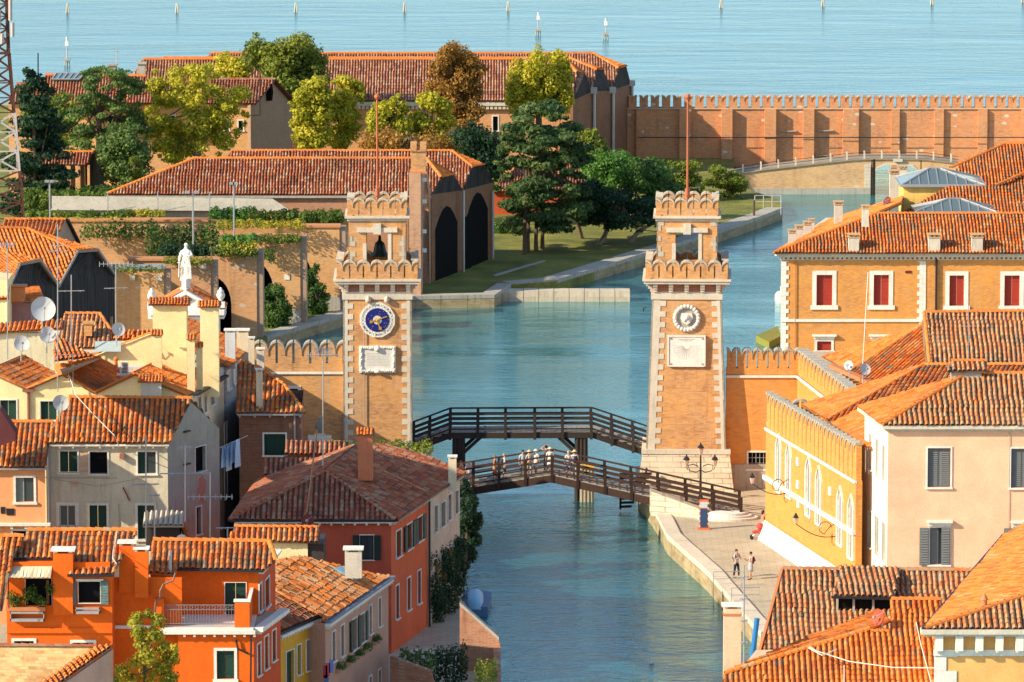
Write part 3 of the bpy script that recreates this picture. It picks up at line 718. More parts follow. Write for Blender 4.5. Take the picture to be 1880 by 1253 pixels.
# right tower sundial + relief (front face local y)
def fy(z, wb=5.35, wt=4.62): return -(wb + (wt - wb) * (z - 4.05) / 10.2) / 2
m = LB(); z = 10.75; y = fy(9.9)
m.box((0, y - .06, z), (1.29, .10, 1.06)); sp = m.build('sundial_plaque', WHITE, TR)
m = LB()
for sx in (-1, 1):
    m.box((sx * 1.24, y - .18, z), (.05, .03, 1.04)); m.box((0, y - .18, z + sx * 1.02), (1.19, .03, .05))
m.build('rim', WHITE, sp)
m = LB()
for i in range(17):
    an = math.pi * i / 16; m.bar((math.cos(an) * .2, y - .165, z + .35 - math.sin(an) * .2), (math.cos(an) * .95, y - .165, z + .35 - math.sin(an) * .95), .015, .01, Vector((0, 1, 0)))
for i in range(2): m.box((0, y - .165, z + .80 - i * .10), (.55 - .15 * i, .005, .018))
for sx in (-1, 1):
    for sz in (-1, 1): m.box((sx * 1.08, y - .19, z + sz * .87), (.05, .03, .05))
m.build('dial_lines', plain('grey_lines', (.34, .31, .27)), sp)
z = 12.98; y = fy(13)
m = LB()
for i in range(22):
    an = 2 * math.pi * i / 22; m.ball((math.cos(an) * .80, y - .12, z + math.sin(an) * .80), .155, 7, 5)
rg = m.build('relief_roundel', WHITE, TR, smooth=True)
m = LB(); ring = [(math.cos(2 * math.pi * i / 24) * .7, y - .06, z + math.sin(2 * math.pi * i / 24) * .7) for i in range(24)]; m.prism(ring, (0, .1, 0)); m.build('recess', STONE_D, rg, fix=True)
m = LB(); m.prism([(x, y - .22, z + q) for x, q in ((-.36, .34), (.36, .34), (.42, 0), (.28, -.28), (0, -.45), (-.28, -.28), (-.42, 0))], (0, .18, 0)); m.ball((0, y - .24, z + .08), .2, 8); m.ball((-.16, y - .22, z - .14), .1, 6); m.ball((.16, y - .22, z - .14), .1, 6); m.build('shield', WHITE, rg, fix=True)
m = LB(); m.tube([(-2.75, .5, 13.3), (-2.95, .5, 13.2), (-2.95, .5, 12.95)], .04, 5); m.build('hook', IRON, TR)
# clock
y = -2.31; z = 12.85
ck = LB(); o = [(math.cos(2 * math.pi * (i + .5) / 12) * 1.22, y - .12, z + math.sin(2 * math.pi * (i + .5) / 12) * 1.22) for i in range(12)]; ck.prism(o, (0, .2, 0)); ck = ck.build('clock', WHITE, TL, fix=True)
m = LB(); ring = [(math.cos(2 * math.pi * i / 32) * .81, y - .15, z + math.sin(2 * math.pi * i / 32) * .81) for i in range(32)]; m.prism(ring, (0, .05, 0)); m.build('dial', plain('clock_blue', (.012, .02, .16), .4), ck, fix=True)
m = LB(); ring = [(math.cos(2 * math.pi * i / 20) * .3, y - .17, z + math.sin(2 * math.pi * i / 20) * .3) for i in range(20)]; m.prism(ring, (0, .05, 0)); m.build('moon_disc', STONE, ck, fix=True)
m = LB(); GOLD = plain('gold', (.75, .42, .08), .35, .6)
m.bar((-.45, y - .2, z - .12), (.66, y - .2, z + .25), .07, .03, Vector((0, 1, 0))); m.bar((-.1, y - .21, z + .1), (.22, y - .21, z - .6), .08, .03, Vector((0, 1, 0)))
m.box((.2, y - .22, z - .56), (.1, .02, .09)); m.box((-.42, y - .2, z - .12), (.09, .02, .09)); m.ball((0, y - .2, z), .08)
for i in range(22):
    an = random.random() * 6.28; rr = random.uniform(.36, .75); m.box((math.cos(an) * rr, y - .155, z + math.sin(an) * rr), (.02, .008, .02))
m.build('hands', GOLD, ck)
m = LB()
for i in range(24):
    an = 2 * math.pi * (i + .5) / 24; m.bar((math.cos(an) * .83, y - .125, z + math.sin(an) * .83), (math.cos(an) * 1.15, y - .125, z + math.sin(an) * 1.15), .012, .012, Vector((0, 1, 0)))
m.build('spokes', STONE_D, ck)
ROM = 'I II III IIII V VI VII VIII IX X XI XII I II III IIII V VI VII VIII IX X XI XII'.split()
def text(s, size, loc, rot, mat, parent, name='numerals', ext=.004):
    c = bpy.data.curves.new(name, 'FONT'); c.body = s; c.size = size; c.extrude = ext; c.align_x = 'CENTER'; c.align_y = 'CENTER'
    o = bpy.data.objects.new(name, c); dg = bpy.context.evaluated_depsgraph_get(); COL.objects.link(o); dg.update()
    me = bpy.data.meshes.new_from_object(o.evaluated_get(dg)); bpy.data.objects.remove(o)
    me.transform(Matrix.Translation(loc) @ rot.to_4x4()); return me
for i, s in enumerate(ROM):
    # twenty-four hour dial, I at the upper right running clockwise
    an = math.pi / 2 - 2 * math.pi * (i + 1) / 24; rot = Matrix.Rotation(-(an - math.pi / 2), 3, 'Y') @ Matrix.Rotation(math.pi / 2, 3, 'X')
    me = text(s, .19, Vector((math.cos(an) * 1.0, y - .13, z + math.sin(an) * 1.0)), rot, None, None); me.materials.append(IRON); link(bpy.data.objects.new('numeral', me), ck)
for sx in (-1, 1):
    m = LB(); m.ball((sx * .63 + .02, y - .15, z + 1.38), .2, 8, 6, 1.3); m.ball((sx * .63 + .02, y - .22, z + 1.5), .12, 6); m.build('carved_head', STONE, TL, smooth=True)
# carved plaque on clock tower
y = -2.30; z = 10.15
m = LB(); m.box((0, y - .03, z), (1.25, .1, .92)); pq = m.build('inscription_plaque', WHITE, TL)
m = LB()
for i in range(9): m.box((random.uniform(-.03, .03), y - .135, z + .42 - i * .105), (.72, .004, .012))
m.build('inscription_lines', plain('grey_lines2', (.45, .42, .37)), pq)
m = LB()
for i in range(20):
    f = i / 19; m.ball((-1.12 + 2.24 * f, y - .14, z + .80 + random.uniform(-.05, .05)), .1, 6, 4); m.ball((-1.12 + 2.24 * f, y - .14, z - .78 + random.uniform(-.05, .05)), .1, 6, 4)
for i in range(13):
    f = i / 12; m.ball((-1.1 + random.uniform(-.05, .05), y - .14, z - .8 + 1.6 * f), .11, 6, 4); m.ball((1.1 + random.uniform(-.05, .05), y - .14, z - .8 + 1.6 * f), .11, 6, 4)
m.ball((0, y - .18, z + .75), .22, 8); m.ball((0, y - .18, z - .8), .25, 8, 6, .6); m.build('carved_border', WHITE, pq, smooth=True)
m = LB(); m.lathe((.15, 0, 16.9), [(.62, 0), (.6, .08), (.45, .25), (.36, .7), (.3, .9), (.12, 1.05), (.08, 1.4)], 14); m.build('bell', plain('bronze_bell', (.03, .045, .035), .4, .7), TL, smooth=True)
m = LB(); m.tube([(-.9, y - .12, 4.5), (-.9, y - .1, 14)], .035, 5); m.build('conduit', STEEL, TL)
# ============================================================ crenellated walls
def cren(name, label, P, Q, ztop, hm, n, mat, z0=GZ, th=.5, cap=STONE, body=.72, wins=(), string=True, gap=None, mw=.86, low=.28):
    """wall from P to Q (left to right from outside) with n merlons on it"""
    f = Face(P, Q); an = math.atan2(f.d.y, f.d.x); base = f.pt(0, 0); t = thing(name, label, 'wall', (base.x, base.y, 0), an)
    zw = ztop - hm
    rs = [f.rect(*h[:4]) for h in wins]; rs = [(min(r[0], r[1]), max(r[0], r[1]), r[2], r[3]) for r in rs]
    wall('wall_face', f, z0, zw, mat, t, rs + ([gap] if gap else []), depth=th if gap else .22)
    m = MB(); p = [f.pt(0, z0, 0), f.pt(0, z0, -th), f.pt(f.L, z0, -th), f.pt(f.L, z0, 0)]; up = Vector((0, 0, zw - z0))
    m.quad(p[0], p[1], p[1] + up, p[0] + up)
    if not gap: m.quad(p[1], p[2], p[2] + up, p[1] + up)
    m.quad(p[0] + up, p[1] + up, p[2] + up, p[3] + up); m.quad(p[2], p[3], p[3] + up, p[2] + up); m.quad(*[q + up for q in p]); m.build('wall_back', mat, t)
    for r, wn in zip(rs, wins): window(f, r, t, wn[4], **(wn[5] if len(wn) > 5 else {}))
    if string:
        m = MB(); f.boxf(m, -.02, f.L + .02, zw - .16, zw, -.05, .12); m.build('string_course', WHITE, t)
    w_ = f.L / n
    for i in range(n):
        merlon(t, (w_ * (i + .5), th / 2, zw), 0, w_ * mw, hm, th * .85, mat, cap, body)
    if low: m = LB(); m.bx(0, f.L, .06, th - .06, zw, zw + hm * low); m.build('parapet', mat, t)
    return t, f
Yw = 380.95
wl, fwl = cren('crenellated_wall', 'brick wall topped with rounded merlons joining the clock tower on its left', AX(446, Yw), AX(631, Yw), 11.25, 2.0, 6, BRK, cap=STONE_D, body=.62,
     wins=((527, 714, 547, 741, 'dark', dict(frame=.2)),), th=.7)
wA, fA = cren('crenellated_wall', 'ochre brick wall with merlons joining the right side of the sundial tower', AX(1334, Yw), AX(1467, Yw), 10.75, 1.75, 7, BRK_O, cap=STONE_D,
     wins=((1374, 831, 1409, 861, 'dark', dict(frame=.12)),), th=.7)
m = MB(); fA.boxf(m, 0, fA.L, GZ, 2.9, 0, .12); m.build('base_render', STONE_D, wA)
m = MB(); r = fA.rect(1374, 831, 1409, 861)
for i in range(1, 5): a = r[0] + (r[1] - r[0]) * i / 5; m.tube([fA.pt(a, r[2], -.05), fA.pt(a, r[3], -.05)], .02, 4)
for i in range(1, 3): zz = r[2] + (r[3] - r[2]) * i / 3; m.tube([fA.pt(r[0], zz, -.06), fA.pt(r[1], zz, -.06)], .02, 4)
m.build('window_grille', STEEL, wA)
Bq = Vector((19.3, 381.1)); Bp = Vector((21.9, 362.5))
wB, fB = cren('crenellated_wall', 'brick crenellated wall receding behind the courtyard from the ochre wall corner', Bq, Bp, 10.75, 1.75, 16, BRK_Y, cap=STONE_D, th=.7)
Cq = Vector(XY(1405, 990)); Cp = Cq + Vector((.22, -1)).normalized() * 21.2
wC, fC = cren('crenellated_wall', 'long yellow brick wall with pointed windows and merlons beside the quay', Cq, Cp, 10.75, 2.25, 22, BRK_Y, cap=STONE_D, th=.4, body=.8)
wD, fD = cren('crenellated_wall', 'short yellow brick wall with merlons closing the courtyard behind the pointed windows', (Cq.x + .05, 361.6), (21.8, 361.6), 10.2, 1.35, 5, BRK_Y, cap=STONE_D, th=.6)
m = MB(); fC.boxf(m, -.05, fC.L, 5.15, 5.4, 0, .22); m.build('string_course', WHITE, wC)
m = MB(); m.add([fC.pt(-.05, GZ, .5), fC.pt(fC.L, GZ, .5), fC.pt(fC.L, 2.45, .06), fC.pt(-.05, 2.45, .06), fC.pt(-.05, GZ, 0), fC.pt(-.05, 2.45, 0)], [(0, 1, 2, 3), (0, 3, 5, 4)]); m.build('plinth', WHITE, wC)
def gothic(f, x, y0, y1, w_, parent):
    a, z0 = f.hit(x, y1); _, z1 = f.hit(x, y0)
    def prof(s, g): return [(a - s, z0 - g), (a + s, z0 - g), (a + s, z1 - .75), (a + s * .72, z1 - .35), (a + s * .3, z1 - .1), (a, z1 + .1 + g), (a - s * .3, z1 - .1), (a - s * .72, z1 - .35), (a - s, z1 - .75)]
    P1, P2 = prof(w_ / 2 + .17, .12), prof(w_ / 2, 0); m = MB(); n = len(P1)
    v = [f.pt(p[0], p[1], .12) for p in P1] + [f.pt(p[0], p[1], .12) for p in P2] + [f.pt(p[0], p[1], .0) for p in P1] + [f.pt(p[0], p[1], .012) for p in P2]
    fc = [(i, (i + 1) % n, n + (i + 1) % n, n + i) for i in range(n)] + [(2 * n + i, 2 * n + (i + 1) % n, (i + 1) % n, i) for i in range(n)] + [(n + i, n + (i + 1) % n, 3 * n + (i + 1) % n, 3 * n + i) for i in range(n)]
    m.add(v, fc); o = m.build('pointed_window', WHITE, parent)
    m = MB(); m.add([f.pt(p[0], p[1], .02) for p in P2], [tuple(range(n))]); m.build('pane', plain('pale_blind', (.42, .38, .33), .5), o)
    m = MB(); m.tube([f.pt(a, z0, .05), f.pt(a, z1 - .2, .05)], .03, 4)
    for k in range(1, 4): zz = z0 + (z1 - z0) * k / 4.5; m.tube([f.pt(a - w_ / 2, zz, .05), f.pt(a + w_ / 2, zz, .05)], .02, 4)
    m.build('glazing_bars', STEEL, o); return o
for x, y0, y1 in ((1430.5, 802, 902), (1449, 816, 912), (1485, 842, 946), (1504, 860, 962), (1543, 897, 1000), (1563, 912, 1024)): gothic(fC, x, y0, y1, .95, wC)
for x, y in ((1466, 890), (1467, 925), (1525, 902), (1466, 848)):
    a, zz = fC.hit(x, y); m = MB(); fC.boxf(m, a - .25, a + .25, zz - .25, zz + .25, 0, .1); m.build('carved_crest', WHITE, wC)
# ============================================================ timber bridges
TIM = plain('bridge_timber', (.035, .026, .022), .75, 0, .5); TIM2 = plain('bridge_timber_brown', (.038, .018, .012), .75, 0, .5)
TRED = plain('bridge_tread', (.24, .22, .19), .8)
def rail(m, pts, h, y_, post=None, n=4, t_=.1):
    for k in range(n):
        hh = h * (1 - .27 * k); s_ = t_ * (1.15 if k == 0 else 1)
        for p, q in zip(pts[:-1], pts[1:]): m.bar((p[0], p[1] + y_, p[2] + hh), (q[0], q[1] + y_, q[2] + hh), .07, s_)
def at_path(pts, x):
    for p, q in zip(pts[:-1], pts[1:]):
        if p[0] <= x <= q[0]: f = (x - p[0]) / (q[0] - p[0]); return tuple(p[i] + (q[i] - p[i]) * f for i in range(3))
    return pts[-1] if x > pts[-1][0] else pts[0]
def bridge(name, label, pts, width, rail_h, posts_px, mat, thick=.5):
    p0 = Vector(pts[0]); t = thing(name, label, 'bridge', (p0.x, p0.y, 0))
    m = MB()
    for p, q in zip(pts[:-1], pts[1:]):
        for yy in (0, width):
            m.prism([(p[0], p[1] + yy - .1, p[2] - thick), (q[0], q[1] + yy - .1, q[2] - thick), (q[0], q[1] + yy - .1, q[2] - .02), (p[0], p[1] + yy - .1, p[2] - .02)], (0, .2, 0))
    m.build('beam', mat, t, fix=True)
    m = MB()
    for p, q in zip(pts[:-1], pts[1:]):
        L = math.hypot(q[0] - p[0], q[1] - p[1]); flat = abs(q[2] - p[2]) < .05; n = int(L / (.34 if flat else .55))
        for i in range(n):
            f0, f1 = i / n, (i + 1) / n - (.02 / L if flat else 0); A_ = [p[k] + (q[k] - p[k]) * f0 for k in range(3)]; B_ = [p[k] + (q[k] - p[k]) * f1 for k in range(3)]
            zt = max(A_[2], B_[2]) + (.0 if flat else .02)
            m.prism([(A_[0], A_[1] - .05, zt - .12), (B_[0], B_[1] - .05, zt - .12), (B_[0], B_[1] - .05, zt), (A_[0], A_[1] - .05, zt)], (0, width + .1, 0))
    m.build('steps', TRED, t, fix=True)
    for yy, nm in ((-.12, 'railing'), (width + .12, 'railing')):
        m = MB(); rail(m, pts, rail_h, yy)
        ro = m.build(nm, mat, t)
        for x in posts_px:
            p = at_path(pts, x); m = MB(); m.box((p[0], p[1] + yy, p[2] + rail_h / 2 - .25), (.1, .1, rail_h / 2 + .25)); m.build('post', mat, ro)
    return t
Yb = 383.0
def bx_(px, Y=Yb): return xr(px, Y)
zz = lambda py, Y: PY(940, py, Y).z
ub = [(bx_(700), Yb, 3.0), (bx_(826), Yb, zz(795, Yb) + .03), (bx_(1088), Yb, zz(794, Yb) + .03), (bx_(1215), Yb, 3.2)]
UB = bridge('timber_footbridge', 'dark timber footbridge with flat deck spanning between the two brick towers', ub, 2.6, 1.25, [bx_(p) for p in (758, 788, 826, 877, 928, 982, 1033, 1086, 1124, 1163)], TIM, .42)
for px in (841, 1067):
    for yy in (.1, 2.5):
        m = MB()
        for dx in (-.26, .05, .32): m.tube([(bx_(px) + dx, Yb + yy, -2), (bx_(px) + dx * .9, Yb + yy, 4.7)], .17, 8)
        m.build('pile', TIM if px < 900 else BARK_P if False else TIM, UB)
    s = 1 if px < 900 else -1
    m = MB(); m.bar((bx_(px), Yb + .1, 3.0), (bx_(px) + s * 1.9, Yb + .1, 4.75), .22); m.build('brace', TIM, UB); m = MB(); m.bar((bx_(px), Yb + 2.5, 3.0), (bx_(px) + s * 1.9, Yb + 2.5, 4.75), .22)
    m.build('brace', TIM, UB)
m = MB()
for dx in (-.35, -.12, .14, .36): m.tube([(bx_(1078) + dx, Yb - .35 + abs(dx) * .3, -2), (bx_(1078) + dx * .9, Yb - .3, 2.6)], .15, 8)
m.build('pile', plain('weathered_pile', (.34, .28, .20), .85), UB)
m = MB(); m.box((bx_(1079), Yb - .4, 2.45), (.45, .1, .12)); m.build('yellow_band', plain('yellow_paint', (.80, .42, .03)), UB)
LBp = [(xr(820, 378), 378.0, 1.55), (xr(1012, 375.5), 375.5, zz(872, 375.5)), (xr(1364, 369.5), 369.5, 1.25)]
LBr = bridge('timber_footbridge', 'brown arched timber footbridge with walkers climbing down to the quay', LBp, 2.6, 1.3, [xr(p, 375) for p in (838, 868, 916, 965, 1014, 1061, 1111, 1159, 1208, 1258, 1307, 1356)], TIM2, .52)
m = MB(); x = xr(870, 377.5); m.tube([(x, 377.7, -2), (x, 377.7, 1.7)], .16, 8); m.tube([(x, 379.6, -2), (x, 379.6, 1.7)], .16, 8); m.build('pile', TIM2, LBr)
m = MB(); x = xr(1222, 372); m.tube([(x, 371.9, -2), (x, 371.9, 2.4)], .06, 6); m.build('pile', STEEL, LBr)
# stone approach wall + steps at quay end of the lower bridge
m = MB(); a = xr(1195, 371); b = xr(1290, 369.5); m.prism([(a, 370.9, GZ-.1), (b, 369.4, GZ-.1), (b, 369.4, 1.75), (a, 370.9, 2.75)], (0, 2.4, 0)); o = m.build('bridge_abutment', STONE_BLOCK, None, fix=True); tag(o, 'pale stone block abutment under the brown arched footbridge at the quay', 'abutment')
t = thing('stone_steps', 'three curved pale stone steps at the quay foot of the brown footbridge', 'steps', (xr(1345, 367.5), 368.4, GZ))
for i, r_ in enumerate((2.0, 1.6, 1.2)):
    m = MB(); c = (xr(1338, 368.5), 369.3, GZ + .14 * i); m.lathe(c, [(r_, 0), (r_, .14)], 28, .62); m.build('step', WHITE, t)
# brown slatted landing side near tower base
t = thing('slatted_stair', 'rust brown slatted landing side between the sundial tower base and bridges', 'stair', (xr(1155, 379), 379, 0))
for i in range(9):
    f = i / 8; m = MB(); m.bar((xr(1138 , 379), 379, .3 + .28 * i), (xr(1138 + 6, 379)+.6 + .17 * i, 379.2, .3 + .28 * i), .12, .16); m.build('slat', TIM2, t)
m = MB(); m.bar((xr(1140, 379.2), 379.2, .1), (xr(1140, 379.2), 379.2, 2.6), .14); m.bar((xr(1150, 379.2)+1, 379.3, .1), (xr(1150, 379.2)+1.4, 379.3, 2.9), .14); m.build('post', TIM2, t)
# ============================================================ far lagoon wall
Yf = 586.5
P0, P1 = AX(1150, Yf), AX(1925, Yf)
_f = Face(P0, P1); _r = _f.rect(1596, 306, 1700, 330); GAP = (_r[0], _r[1], -.45, PY(1640, 297, Yf).z)
fw, ff = cren('lagoon_wall', 'long red brick crenellated wall with buttresses separating the basin from the lagoon', P0, P1, 7.42, 1.15, 38, BRK_R, cap=BRK_R, th=.9, body=.68, mw=.74, low=0, string=False, z0=-.5, gap=GAP)
m = MB(); ff.boxf(m, 0, ff.L, 6.11, 6.26, -.05, .16); m.build('string_course', brick('brick_pale_course', (.5, .34, .22), (.45, .28, .17)), fw)
zw = 6.1
for x0, x1, o_ in ((1168, 1182, .5), (1247, 1268, .6), (1324, 1344, .7), (1403, 1424, .85), (1474, 1494, .75), (1547, 1576, .6), (1636, 1651, .35), (1715, 1732, .35), (1795, 1812, .35), (1874, 1890, .35)):
    a, _ = ff.hit(x0, 250); b, _ = ff.hit(x1, 250); m = MB(); ff.boxf(m, a, b, -.5, zw, 0, o_); m.build('buttress', BRK_R, fw)
m = MB(); pp = [ff.pt(ff.hit(x, 250)[0], ff.hit(x, 250)[1] - .05, .95) for x in range(1170, 1900, 60)]; m.tube(pp, .05, 5); m.build('pipe', IRON, fw)
for x, y0 in ((1444, 240), (1508, 285), (1512, 239)):
    a0, zz_ = ff.hit(x - 10, y0); a1, _ = ff.hit(x + 18, y0); m = MB(); ff.boxf(m, a0, a1, zz_ - .1, zz_, 0, .3); m.build('ledge', STONE_D, fw)
# ============================================================ far stone bridge and embankment wall
Yg = 563.0
gb = thing('stone_bridge', 'low brick and stone bridge with white railing posts before the lagoon wall', 'bridge', (xr(1600, Yg), Yg, 0))
fg = Face(AX(1338, Yg), AX(1760, Yg))
def zf(px, py, Y=Yg): return PY(px, py, Y).z
BRK_G = brick('brick_embankment', (.52, .32, .15), (.40, .22, .10), mort=(.46, .36, .25), dirt=.3, white=.5)
top = [(1338, 322), (1400, 312), (1480, 303), (1560, 294), (1600, 292), (1650, 292), (1700, 293), (1760, 300)]
# archway profile
ar = [(1602, 355), (1602, 330), (1605, 318), (1612, 309), (1622, 304), (1640, 303), (1660, 303), (1676, 306), (1686, 316), (1690, 330), (1690, 355)]
m = MB()
def P3(px, py, dy=0): p = PY(px, py, Yg); return Vector((p.x, p.y + dy, p.z))
lt = [p for p in top if p[0] <= 1600]; pts = [P3(1338, 358)] + [P3(*p) for p in lt] + [P3(1600, 358)]; m.prism(pts, (0, 4, 0))
m.prism([P3(1692, 358), P3(1692, 293)] + [P3(1760, 300), P3(1760, 358)], (0, 4, 0))
for i in range(len(ar) - 1):
    (x0, y0), (x1, y1) = ar[i], ar[i + 1]
    if x0 == x1: continue
    m.prism([P3(x0, y0), P3(x0, 292.5), P3(x1, 292.5), P3(x1, y1)], (0, 4, 0))
m.build('wall', BRK_G, gb, fix=True)
m = MB()
for (x0, y0), (x1, y1) in zip(top[:-1], top[1:]): m.prism([P3(x0, y0 + 1.5, -.15), P3(x1, y1 + 1.5, -.15), P3(x1, y1 - .5, -.15), P3(x0, y0 - .5, -.15)], (0, 4.3, 0))
m.build('coping', plaster('coping_brown', (.30, .24, .17), (.15, .12, .08), .5), gb, fix=True)
m = MB()
for i in range(9): m.prism([P3(1587, 302 + i * 6.2, -.06), P3(1602 if i % 2 else 1599, 302 + i * 6.2, -.06), P3(1602 if i % 2 else 1599, 307.8 + i * 6.2, -.06), P3(1587, 307.8 + i * 6.2, -.06)], (0, .2, 0))
for i in range(len(ar) - 1):
    (x0, y0), (x1, y1) = ar[i], ar[i + 1]
    if x0 == x1: continue
    m.prism([P3(x0, y0, -.07), P3(x0, y0 - 3, -.07), P3(x1, y1 - 3, -.07), P3(x1, y1, -.07)], (0, .2, 0))
m.build('arch_stones', STONE, gb, fix=True)
m = MB(); m.prism([P3(1338, 359, -.12), P3(1600, 357, -.12), P3(1600, 345, -.12), P3(1338, 347, -.12)], (0, .2, 0)); m.build('plinth', STONE_D, gb, fix=True)
m = MB(); m.prism([P3(1640, 297, -.3), P3(1657, 297, -.3), P3(1657, 292, -.3), P3(1640, 292, -.3)], (0, .4, 0)); m.build('keystone', STONE, gb, fix=True)
for x in (1364, 1397, 1429, 1461, 1493, 1525, 1555, 1587, 1619, 1651, 1683, 1714, 1746):
    for k in range(len(top) - 1):
        if top[k][0] <= x <= top[k + 1][0]: y = top[k][1] + (top[k + 1][1] - top[k][1]) * (x - top[k][0]) / (top[k + 1][0] - top[k][0])
    p = P3(x, y); m = MB(); m.box((p.x, p.y + .1, p.z + .34), (.08, .08, .38)); m.ball((p.x, p.y + .1, p.z + .76), .09, 6); m.build('post', STONE, gb)
m = MB()
for hh in (.35, .65):
    m.tube([(P3(x, y).x, Yg + .1, P3(x, y).z + hh) for x, y in top], .025, 4)
m.build('handrail', IRON, gb)
m = MB(); m.box((xr(1602, 562), 562, 1), (.12, .12, 2.6)); m.box((xr(1597, 562.5), 562, .6), (.1, .1, 2.2)); tag(m.build('mooring_post', DARKWOOD), 'dark mooring post at the mouth of the far stone archway', 'post')
# ============================================================ sheds of the arsenal
def shed(name, label, prof, eave_l, ends, Y, wallmat, roofs, parts): pass
def quadp(*p): return [PY(*q) for q in p]
def pfix(pts, pl): return [onp(p[0], p[1], pl) for p in pts]
FLATW = brick('brick_shed', (.42, .21, .11), (.30, .13, .075), mort=(.38, .28, .2), dirt=.4)
# --- big far shed, three bays
sb = thing('shipyard_shed', 'huge red roofed shipyard shed with three dark gables against the lagoon', 'shed', (xr(700, 575), 575, GZ))
e1a, e1b = PY(215, 186, 568), PY(1052, 184, 568); e1a.z = e1b.z = (e1a.z + e1b.z) / 2
b1 = splane(e1a, e1b, .58)
r1l, r1r, r1c = onp(262, 110, b1), onp(1037, 110, b1), onp(1059, 134, b1)
roof([e1a, e1b, r1c, r1r, r1l], TF, sb, pitch=.28, tl=.5, )
ridge([r1l, r1r, r1c], sb, TO, .2)
p74 = PY(1074, 134, 575); p = PY(1088, 168, 574)
roof([r1r, r1c, p74], TO, sb, pitch=.28, tl=.5)
v1, v2, v3 = PY(1088, 168, 574), PY(1123, 167, 579.5), PY(1158, 154, 588)
def bay(parent, v, ridge_px, clip_px, clip2, left_px, m_, mat, pitch, tl, r_, xl, back=6):
    """a further bay rising from the valley point v"""
    pl = splane(v + Vector((-10, 0, 0)), v, m_); rr, c = onp(*ridge_px, pl), onp(*clip_px, pl); rl = onp(*left_px, pl); rl.z = rr.z
    d = PY(clip2[0], clip2[1], c.y + 2.6); vl = Vector((xl, v.y, v.z))
    roof([vl, v, c, rr, rl], mat, parent, pitch=pitch, tl=tl, h=.1); roof([rr, c, d], TO, parent, pitch=pitch, tl=tl)
    m = MB(); m.prism([rr, d, d + Vector((.3, 3.4, -2.6)), Vector((xl + 4, v.y + 2 * (rr.y - v.y), v.z)), rl], (0, 0, -.1)); m.build('back_slope', mat, parent, fix=True)
    ridge([rl, rr, c, d], parent, TO, r_); return c, d
r2c, r2d = bay(sb, v1, (1046, 108), (1096, 129), (1108, 129), (300, 104.5), .60, TF, .28, .5, .18, PY(262, 112, 574).x)
r3c, r3d = bay(sb, v2, (1089, 99), (1136, 126), (1150, 122), (385, 98), .60, TF, .28, .5, .18, PY(360, 106, 579).x)
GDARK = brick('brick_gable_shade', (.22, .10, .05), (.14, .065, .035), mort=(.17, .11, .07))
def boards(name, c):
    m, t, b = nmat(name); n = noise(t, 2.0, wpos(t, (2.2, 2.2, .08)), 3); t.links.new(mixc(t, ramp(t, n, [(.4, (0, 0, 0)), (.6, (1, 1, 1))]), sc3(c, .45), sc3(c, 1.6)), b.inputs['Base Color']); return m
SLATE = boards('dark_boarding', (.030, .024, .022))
def gable(pts, zb, parent, matt=SLATE, matb=GDARK, zsplit=None, ext=Vector((-1.0, .2, 0))):
    """pts: eave, ridge..., eave along the gable. upper boarding + brick below"""
    a, b = pts[0], pts[-1]; m = MB(); up = [Vector(p) for p in pts]; m.prism(up, ext * .3); m.build('gable', matt, parent, fix=True)
    m = MB(); off = Vector((.06, -.01, 0)); m.prism([Vector((a.x, a.y, zb)), Vector((b.x, b.y, zb)), Vector(b) + off * 0, Vector(a)], ext * .3 ); m.build('gable_wall', matb, parent, fix=True)
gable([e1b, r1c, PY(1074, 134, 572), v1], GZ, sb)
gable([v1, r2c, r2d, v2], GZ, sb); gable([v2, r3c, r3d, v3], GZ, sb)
for v in (v1, v2, v3):
    m = MB(); m.tube([(v.x + .15, v.y - .2, v.z + .2), (v.x + .15, v.y - .2, 1)], .16, 6); m.box((v.x + .1, v.y - .2, v.z + .1), (.35, .35, .3)); m.build('downpipe', STEEL, sb)
fb = Face((e1a.x, 568.6), (e1b.x, 568.6)); facade('front_wall', fb, GZ, e1a.z - .1, brick('brick_far', (.55, .25, .10), (.42, .17, .07)), sb, [(x, 214, x + 9, 240, 'dark') for x in (690, 735, 905)])
m = MB(); fb.boxf(m, 0, fb.L, e1a.z - .55, e1a.z - .15, 0, .5)
for i in range(110): x = fb.L * i / 110; fb.boxf(m, x, x + .3, e1a.z - .9, e1a.z - .55, 0, .4)
m.build('cornice', STONE, sb)
m = MB(); a = PY(766, 168, 571); m.box((a.x, a.y, a.z), (.45, .4, .7)); m.build('chimney', BRK, sb); 
# --- middle building with tall gable
mb_ = thing('brick_building', 'plain tall brick building with shaded gable behind the plane trees', 'building', (xr(450, 545), 545, GZ))
pk = PY(497, 147, 548); el, er = PY(460, 192, 543), PY(536, 186, 553)
BO = brick('brick_mid', (.58, .30, .11), (.48, .20, .07)); BSH = brick('brick_mid_shade', (.33, .21, .14), (.27, .16, .10))  # BSH is the shaded copy of BO, for faces turned from the sun
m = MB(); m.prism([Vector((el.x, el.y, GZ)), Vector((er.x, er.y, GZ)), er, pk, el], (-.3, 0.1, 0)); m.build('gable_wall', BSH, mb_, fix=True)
fpl = plane(el, pk, PY(400, 147, 548)); L_ = PY(20, 195, 543); 
roof([onp(385, 191, fpl), el + Vector((.5, 0, 0)), pk + Vector((.5, 0, .05)), onp(385, 147, fpl)], TD, mb_, pitch=.28, tl=.5); 
roof([pk + Vector((.5, 0, .05)), er + Vector((.5, 0, 0)), PY(460, 190, 553), PY(400, 147, 548.3)], TD, mb_, pitch=.28, tl=.5)
ridge([onp(385, 147, fpl), pk + Vector((.5, 0, 0))], mb_, TD, .18)
